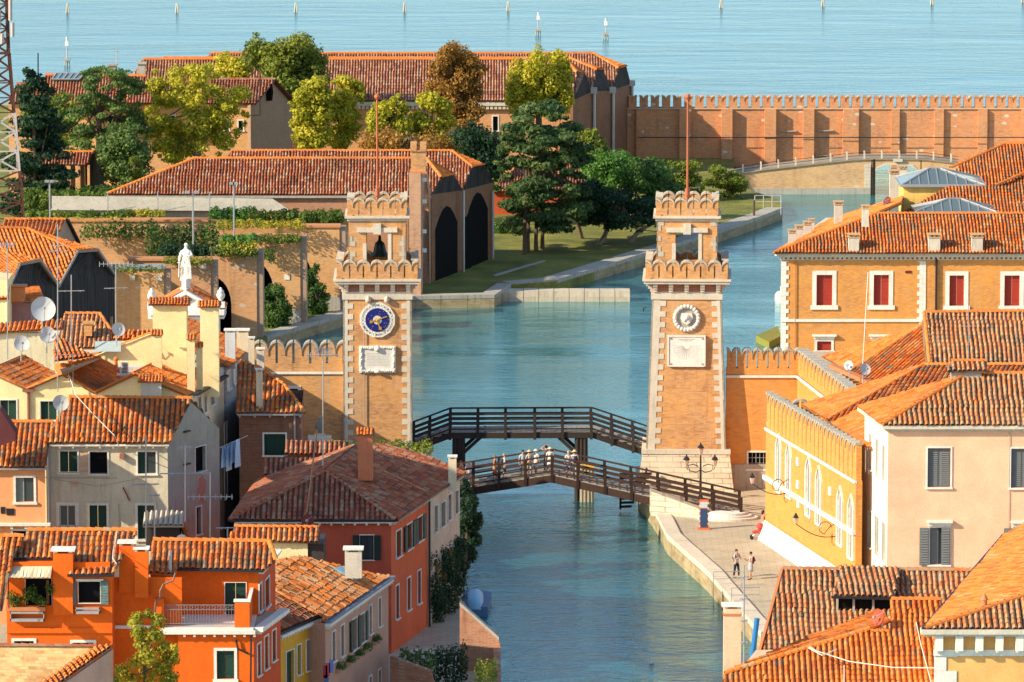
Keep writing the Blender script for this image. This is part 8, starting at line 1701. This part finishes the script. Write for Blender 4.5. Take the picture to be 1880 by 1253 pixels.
m = MB(); a_ = PY(452, 1160, Y4 - .15); m.tube([PY(461, 1168, Y4 - .2), PY(460, 1280, Y4 - .2)], .05, 6); m.tube([PY(433, 1175, Y4 - .15), PY(437, 1192, Y4 - .15), PY(456, 1200, Y4 - .15)], .06, 6); m.build('downpipe', IRON, oh)
p_ = splane(PY(273, 1052, Y4 + 1), PY(322, 1052, Y4 + 1), .3); roof([onp(273, 1052, p_), onp(322, 1056, p_), onp(322, 1044, p_), onp(273, 1038, p_)], TO, oh, pitch=.3)
f_ = Face(AX(272, Y4 + 1.2), AX(322, Y4 + 1.2)); wall('stair_wall', f_, GZ, zt(300, 1053, Y4 + 1.2), ORG, oh)
antenna(313, 1012, 1052, Y4 + 1, 'short grey flue pipe on the orange house terrace corner', w_=.07)
for x, yt, yb, els in ((340, 818, 958, ((822, 14, 'bar'), (870, 46, 'bar'))), (386, 868, 992, ((912, 40, 'yagi'),)), (268, 800, 992, ((890, 24, 'bar'),)), (284, 910, 992, ((910, 10, 'bar'),)), (418, 968, 992, ((970, 22, 'bar'),))):
    antenna(x, yt, yb, 320 if x > 300 else 322, {340: 'white segmented aerial mast in front of the grey gable', 386: 'white aerial mast right of the segmented one', 268: 'thin aerial pole before the right window of the grey house', 284: 'short aerial pole beside the corrugated canopy', 418: 'low bent aerial near the small orange roof strip'}[x], els, w_=.035)
dish(333, 992, 11, 319, 'half hidden white dish behind the orange house ridge', az=10)
wires([(215, 975), (213, 990), (208, 1010), (207, 1026), (214, 1036)], (293, 292, 290.5, 289.5, 289.3), 'frayed pale cable hanging by the orange wall chimney', .025)
# old brick wall with tile cap and sapling in the corner
t = thing('old_brick_wall', 'crumbling yellow brick wall with sloping tile coping in the bottom left corner', 'wall', (xr(100, 281), 281, GZ)); OB = brick('old_brick', (.56, .38, .17), (.38, .18, .07), mort=(.30, .22, .13), dirt=.6, pale=.3, bw=.45, rh=.15); m = MB()
q = [PY(-40, 1188, 283), PY(176, 1188, 283), PY(80, 1262, 282.2), PY(-40, 1262, 282.2)]; m.prism(q, (0, .4, 0)); m.build('masonry', OB, t, fix=True); a, b = PY(178, 1187, 283), PY(208, 1188, 283.2); c, d_ = PY(100, 1262, 275), PY(66, 1262, 275.2); roof([a, b, c, d_], TO, t, pitch=.3, tl=.4); ridge([PY(-40, 1186, 283), PY(178, 1188, 283)], t, TD, .12)
m = MB(); m.prism([PY(208, 1192, 283.2), PY(208, 1280, 283.2), PY(100, 1280, 275), PY(102, 1266, 275)], (-.3, 0, 0)); m.build('side', plaster('wall_pink_grey', (.55, .36, .27)), t, fix=True)
tr = thing('sapling', 'small yellow green tree with orange tinged leaves before the orange house', 'tree', (xr(265, 284), 284, GZ)); bl = []
for x, y, r_ in ((290, 1140, 15), (252, 1135, 14), (272, 1128, 10), (255, 1160, 16), (285, 1165, 18), (262, 1180, 16), (300, 1190, 17), (270, 1205, 20), (318, 1208, 14), (300, 1222, 20), (250, 1215, 16), (225, 1232, 16), (275, 1240, 22), (310, 1245, 18), (240, 1250, 18), (212, 1248, 8), (320, 1190, 9), (240, 1145, 7)):
    p = PY(x, y, 284 + random.uniform(-.6, .6)); q = r_ * .028; bl.append((p, (q, q, q * .9)))
leaves(bl, 3600, .19, 'autumn', tr, 'crown', .2); m = MB()
for x, y in ((285, 1150), (258, 1165), (300, 1215), (235, 1240)): m.tube([Vector((xr(262, 284), 284, GZ)), PY(265, 1235, 284), PY(x, y, 284)], [.12, .07, .03], 6)
m.build('trunk', BARK, tr)

# unseen brick block added left of the view to shade the red house
ch = thing('shade_block', 'tall brick block added out of view on the left to shade the red house', 'shade_block', (-38, 316, GZ)); ca, cb_, cc, cd_ = Vector((-41, 306)), Vector((-35.0, 308.5)), Vector((-35.0, 324.6)), Vector((-41, 321.8))
for i, (p, q) in enumerate(((ca, cb_), (cb_, cc), (cc, cd_), (cd_, ca))):
    f_ = Face(p, q); hs = [(f_.L * k - .6, f_.L * k + .6, 15, 20) for k in (.3, .7)]; wall('wall', f_, GZ, 28.0, BRK, ch, hs)
    for h_ in hs: window(f_, h_, ch, 'glass')
P_ = [Vector((*v, 28.0)) for v in (ca, cb_, cc, cd_)]; r0, r1 = (P_[0] + P_[1]) / 2 + Vector((0, 1, 2.6)), (P_[2] + P_[3]) / 2 + Vector((0, -1, 2.6))
roof([P_[1], P_[2], r1, r0], TM, ch); roof([P_[3], P_[0], r0, r1], TM, ch); roof([P_[0], P_[1], r0], TM, ch); roof([P_[2], P_[3], r1], TM, ch)
# ============================================================ people
SKIN = plain('skin', (.52, .28, .17), .6, 0, .08)
def person(loc, rz, label, h=1.7, top=(.6, .6, .6), bottom=(.05, .06, .09), hair=(.05, .03, .02), hat=None, dress=False, shorts=False, bag=None, arms='down', stride=.12, group=None, sleeve=True, cam_=False):
    t = thing('person', label, 'person', tuple(loc), rz, group); k = h / 1.72; S = lambda x, y, z: Vector((x * k, y * k, z * k))
    fa = {'down': ((.26, .0, 1.12), (.27, -.07, .86)), 'front': ((.24, -.12, 1.14), (.12, -.34, 1.28)), 'up': ((.36, -.04, 1.52), (.15, -.06, 1.66)), 'rail': ((.26, -.15, 1.16), (.2, -.36, 1.02)), 'bent': ((.27, .02, 1.12), (.16, -.2, 1.05))}
    V = [S(0, 0, .95), S(0, 0, 1.12), S(0, -.01, 1.3), S(0, 0, 1.44), S(0, -.01, 1.53), S(0, -.02, 1.6), S(0, -.015, 1.67)]; E = [(0, 1), (1, 2), (2, 3), (3, 4), (4, 5), (5, 6)]; Rr = [(.135, .10), (.115, .085), (.14, .10), (.07, .06), (.05, .05), (.075, .085), (.07, .085)]
    hands = []
    for s in (-1, 1):
        e_, w_ = fa[arms if (arms != 'front1' or s > 0) else 'down'] if arms in fa else fa['down']
        i = len(V); sh = S(s * .17, 0, 1.41); el = S(s * e_[0], e_[1], e_[2]); wr = S(s * w_[0], w_[1], w_[2]); hd = wr + (wr - el).normalized() * .09 * k
        V += [sh, el, wr, hd]; E += [(3, i), (i, i + 1), (i + 1, i + 2), (i + 2, i + 3)]; Rr += [(.055, .055), (.04, .04), (.026, .026), (.032, .018)]; hands.append((wr, hd, s))
    for s in (-1, 1):
        i = len(V); st_ = stride * s; V += [S(s * .09, 0, .88), S(s * .10, -st_ * .5 - .02, .49), S(s * .10, -st_ + .02, .09), S(s * .11, -st_ - .12, .035)]; E += [(0, i), (i, i + 1), (i + 1, i + 2), (i + 2, i + 3)]; Rr += [(.085, .085), (.055, .055), (.038, .038), (.04, .03)]
    body = skin_fig('body', V, E, [tuple(x * k for x in r_) for r_ in Rr], SKIN, t)
    # five fingers per hand and a nose, joined to the body mesh
    m = LB()
    for wr, hd, s in hands:
        d = (hd - wr).normalized(); side = d.cross(Vector((0, 1, 0.2))).normalized(); pn = side.cross(d).normalized()
        for j, L in enumerate((.062, .075, .08, .072)): b_ = hd + side * (.022 * (j - 1.5)) * k + d * .01; m.tube([b_, b_ + d * L * .55 * k, b_ + (d * .85 - pn * .5) * L * k], .0095 * k, 5, .007 * k)
        b_ = wr + d * .03 + side * (-s * .03) * k; m.tube([b_, b_ + (side * -s * .8 + d).normalized() * .035 * k, b_ + (side * -s * .5 + d * 1.2).normalized() * .065 * k], .011 * k, 5, .008 * k)
    m.tube([S(0, -.085, 1.64), S(0, -.115, 1.605), S(0, -.09, 1.59)], .012 * k, 5)
    for s in (-1, 1): m.ball(S(s * .078, 0, 1.61), .02 * k, 5, 4)
    o = m.build('x', SKIN, t); bm = bmesh.new(); bm.from_mesh(body.data); bm.from_mesh(o.data); bm.to_mesh(body.data); bm.free(); bpy.data.objects.remove(o)
    m = LB(); [m.ball(S(s * .03, -.093, 1.625), .009 * k, 5, 4) for s in (-1, 1)]; m.build('eyes', BLACK, body)
    m = LB(); m.box(S(0, -.097, 1.568), (.022 * k, .006, .005)); m.build('mouth', plain('lips', (.3, .08, .06)), body)
    CM = lambda c: plain('cloth_%02d%02d%02d' % tuple(int(x * 99) for x in c), c, .8, 0, .15)
    # top
    idx = [0, 1, 2, 3, 7, 8, 11, 12] + ([9, 13] if False else []); mp = {v: i for i, v in enumerate(idx)}; TV = [V[i] for i in idx]
    if sleeve: TV[mp[8]] = V[7].lerp(V[8], .75); TV[mp[12]] = V[11].lerp(V[12], .75)
    else: TV[mp[8]] = V[7].lerp(V[8], .2); TV[mp[12]] = V[11].lerp(V[12], .2)
    TE = [(mp[a_], mp[b_]) for a_, b_ in E if a_ in mp and b_ in mp]; TV[mp[0]] = S(0, 0, .92); TV[mp[3]] = S(0, 0, 1.42)
    TR_ = [tuple(x * k * 1.16 + .006 for x in Rr[i]) for i in idx]; skin_fig('shirt', TV, TE, TR_, CM(top), t)
    if dress:
        m = LB(); m.lathe((0, 0, 0), [(.20 * k, .50 * k), (.185 * k, .7 * k), (.17 * k, .9 * k), (.14 * k, 1.08 * k)], 14, .8); m.build('skirt', CM(bottom), t, smooth=True)
    else:
        f = .5 if shorts else .97; o0 = 15; LV_ = [S(0, 0, .98), S(0, 0, .9)]; LE = [(0, 1)]; LR = [(.14 * k, .11 * k), (.135 * k, .11 * k)]
        for q in (15, 19):
            i = len(LV_); kn, an = V[q + 1], V[q + 2]; LV_ += [V[q], V[q].lerp(kn, .9) if shorts else kn] + ([] if shorts else [kn.lerp(an, .95)]); LE += [(1, i), (i, i + 1)] + ([] if shorts else [(i + 1, i + 2)]); LR += [(.10 * k, .10 * k), (.075 * k, .075 * k)] + ([] if shorts else [(.055 * k, .055 * k)])
        skin_fig('trousers', LV_, LE, LR, CM(bottom), t)
    m = LB(); m.ball(S(0, .015, 1.655), .098 * k, 10, 7); 
    if hair[0] < .3 and h < 1.7: m.tube([S(0, .05, 1.66), S(0, .085, 1.55), S(0, .08, 1.42)], [.085 * k, .075 * k, .05 * k], 8)
    m.build('hair', CM(hair), t, smooth=True)
    if hat: m = LB(); m.lathe(S(0, 0, 1.675), [(.19 * k, -.01), (.19 * k, .0), (.105 * k, .015), (.10 * k, .07 * k), (.06 * k, .105 * k), (.01, .11 * k)], 14); m.build('hat', CM(hat), t, smooth=True)
    if bag: m = LB(); m.tube([S(0, .17, .98), S(0, .2, 1.15), S(0, .17, 1.40)], [.11 * k, .15 * k, .09 * k], 8); m.tube([S(.1, .15, 1.36), S(.12, -.06, 1.44), S(.12, -.12, 1.25), S(.12, .12, 1.0)], .018, 5); m.tube([S(-.1, .15, 1.36), S(-.12, -.06, 1.44), S(-.12, -.12, 1.25), S(-.12, .12, 1.0)], .018, 5); o = m.build('backpack', CM(bag), t, smooth=True)
    m = LB()
    for q in (15, 19): a_ = V[q + 3]; m.tube([Vector((a_.x, a_.y + .15 * k, .045)), Vector((a_.x, a_.y - .04, .04))], [.045, .035], 6)
    m.build('shoes', CM((.12, .1, .09)), t)
    return t
def onbridge(px, dy=1.0):
    x = xr(px, 376); p = at_path(LBp, x); return (p[0], p[1] + dy, p[2] + .02)
GP = 'walkers on the brown arched footbridge'
PPL = [(846, 1.3, 60, 'person in an orange top at the far left end of the arched footbridge', dict(top=(.55, .25, .14), hair=(.1, .05, .03), h=1.66)),
 (860, .8, 30, 'person in pale pink clothes entering the arched footbridge from the left', dict(top=(.62, .45, .42), bottom=(.6, .5, .48), hair=(.35, .2, .08), h=1.66, dress=True)),
 (908, .9, 80, 'person in a rust dress and dark straw hat climbing the left flight', dict(top=(.40, .17, .09), bottom=(.40, .17, .09), hat=(.2, .13, .09), hair=(.06, .04, .03), dress=True, h=1.68)),
 (926, .7, 100, 'bald person in a grey shirt leaning forward with a dark backpack', dict(top=(.42, .44, .45), bottom=(.04, .05, .08), hair=(.45, .28, .18), bag=(.05, .05, .07), shorts=True, h=1.74)),
 (960, .9, 20, 'person in a light blue shirt and grey trousers on the left flight', dict(top=(.42, .52, .62), bottom=(.16, .16, .17), hair=(.03, .03, .03), h=1.76)),
 (972, .5, 200, 'person in a beige shirt and straw hat left of the white hat', dict(top=(.52, .44, .36), bottom=(.45, .38, .32), hat=(.55, .42, .26), h=1.72, arms='bent')),
 (984, .8, 150, 'person in pinkish white clothes and a round white hat near the crest', dict(top=(.66, .58, .54), bottom=(.66, .56, .52), hat=(.7, .66, .6), dress=True, h=1.66)),
 (1003, 1.7, 170, 'dark haired person raising both arms to the head at the crest', dict(top=(.10, .08, .09), bottom=(.1, .08, .09), hair=(.02, .015, .012), arms='up', sleeve=False, h=1.74)),
 (1010, .5, 185, 'person in a white dress and straw hat at the crest of the bridge', dict(top=(.72, .68, .64), bottom=(.72, .68, .64), hat=(.6, .5, .34), dress=True, h=1.68)),
 (1044, .8, 10, 'fair haired person in a white top and denim shorts right of the crest', dict(top=(.66, .62, .58), bottom=(.2, .26, .36), hair=(.5, .32, .14), shorts=True, h=1.68, bag=(.4, .3, .2))),
 (1055, 1.1, 190, 'person in a white shirt and straw hat with a dark backpack right of the crest', dict(top=(.66, .66, .66), bottom=(.35, .33, .3), hat=(.6, .45, .25), bag=(.03, .03, .05), h=1.76))]
for px, dy, rz, lab, kw in PPL: kw['h'] = kw['h'] * 1.04; person(onbridge(px, dy * .75), R(rz), lab, group=GP, **kw)
p = PZ(1352, 1061, GZ); person(tuple(p), R(35), 'person in a grey shirt and dark jeans with backpack photographing on the quay', h=1.78, top=(.42, .45, .44), bottom=(.02, .025, .04), hair=(.08, .05, .03), bag=(.1, .05, .05), arms='front')
p = PZ(1378, 1064, GZ); person(tuple(p), R(-60), 'dark haired person in a grey dress with a maroon backpack on the quay', h=1.72, top=(.45, .42, .38), bottom=(.36, .36, .38), hair=(.02, .015, .012), bag=(.16, .02, .05), arms='front', dress=True, sleeve=False)
p = PZ(1401, 984, GZ); person(tuple(p), R(120), 'person in an orange top standing at the wall corner by the pushchair', h=1.68, top=(.6, .25, .15), bottom=(.5, .42, .4), hair=(.1, .05, .03), arms='rail')
# small waterbird on the canal
p = PZ(1196, 1219, 0); t = thing('gull', 'small gull floating on the canal near the bottom of the picture', 'gull', tuple(p)); m = LB(); m.lathe((0, 0, .02), [(.02, -.05), (.12, 0), (.14, .06), (.05, .13)], 10, .55); m.tube([(-.1, 0, .1), (-.16, 0, .2), (-.2, 0, .24)], [.05, .035, .04], 6); m.tube([(-.22, 0, .24), (-.28, 0, .225)], .012, 5); m.tube([(.1, 0, .08), (.25, 0, .1)], [.06, .01], 5); m.build('body', plain('gull_white', (.6, .56, .52)), t, smooth=True)
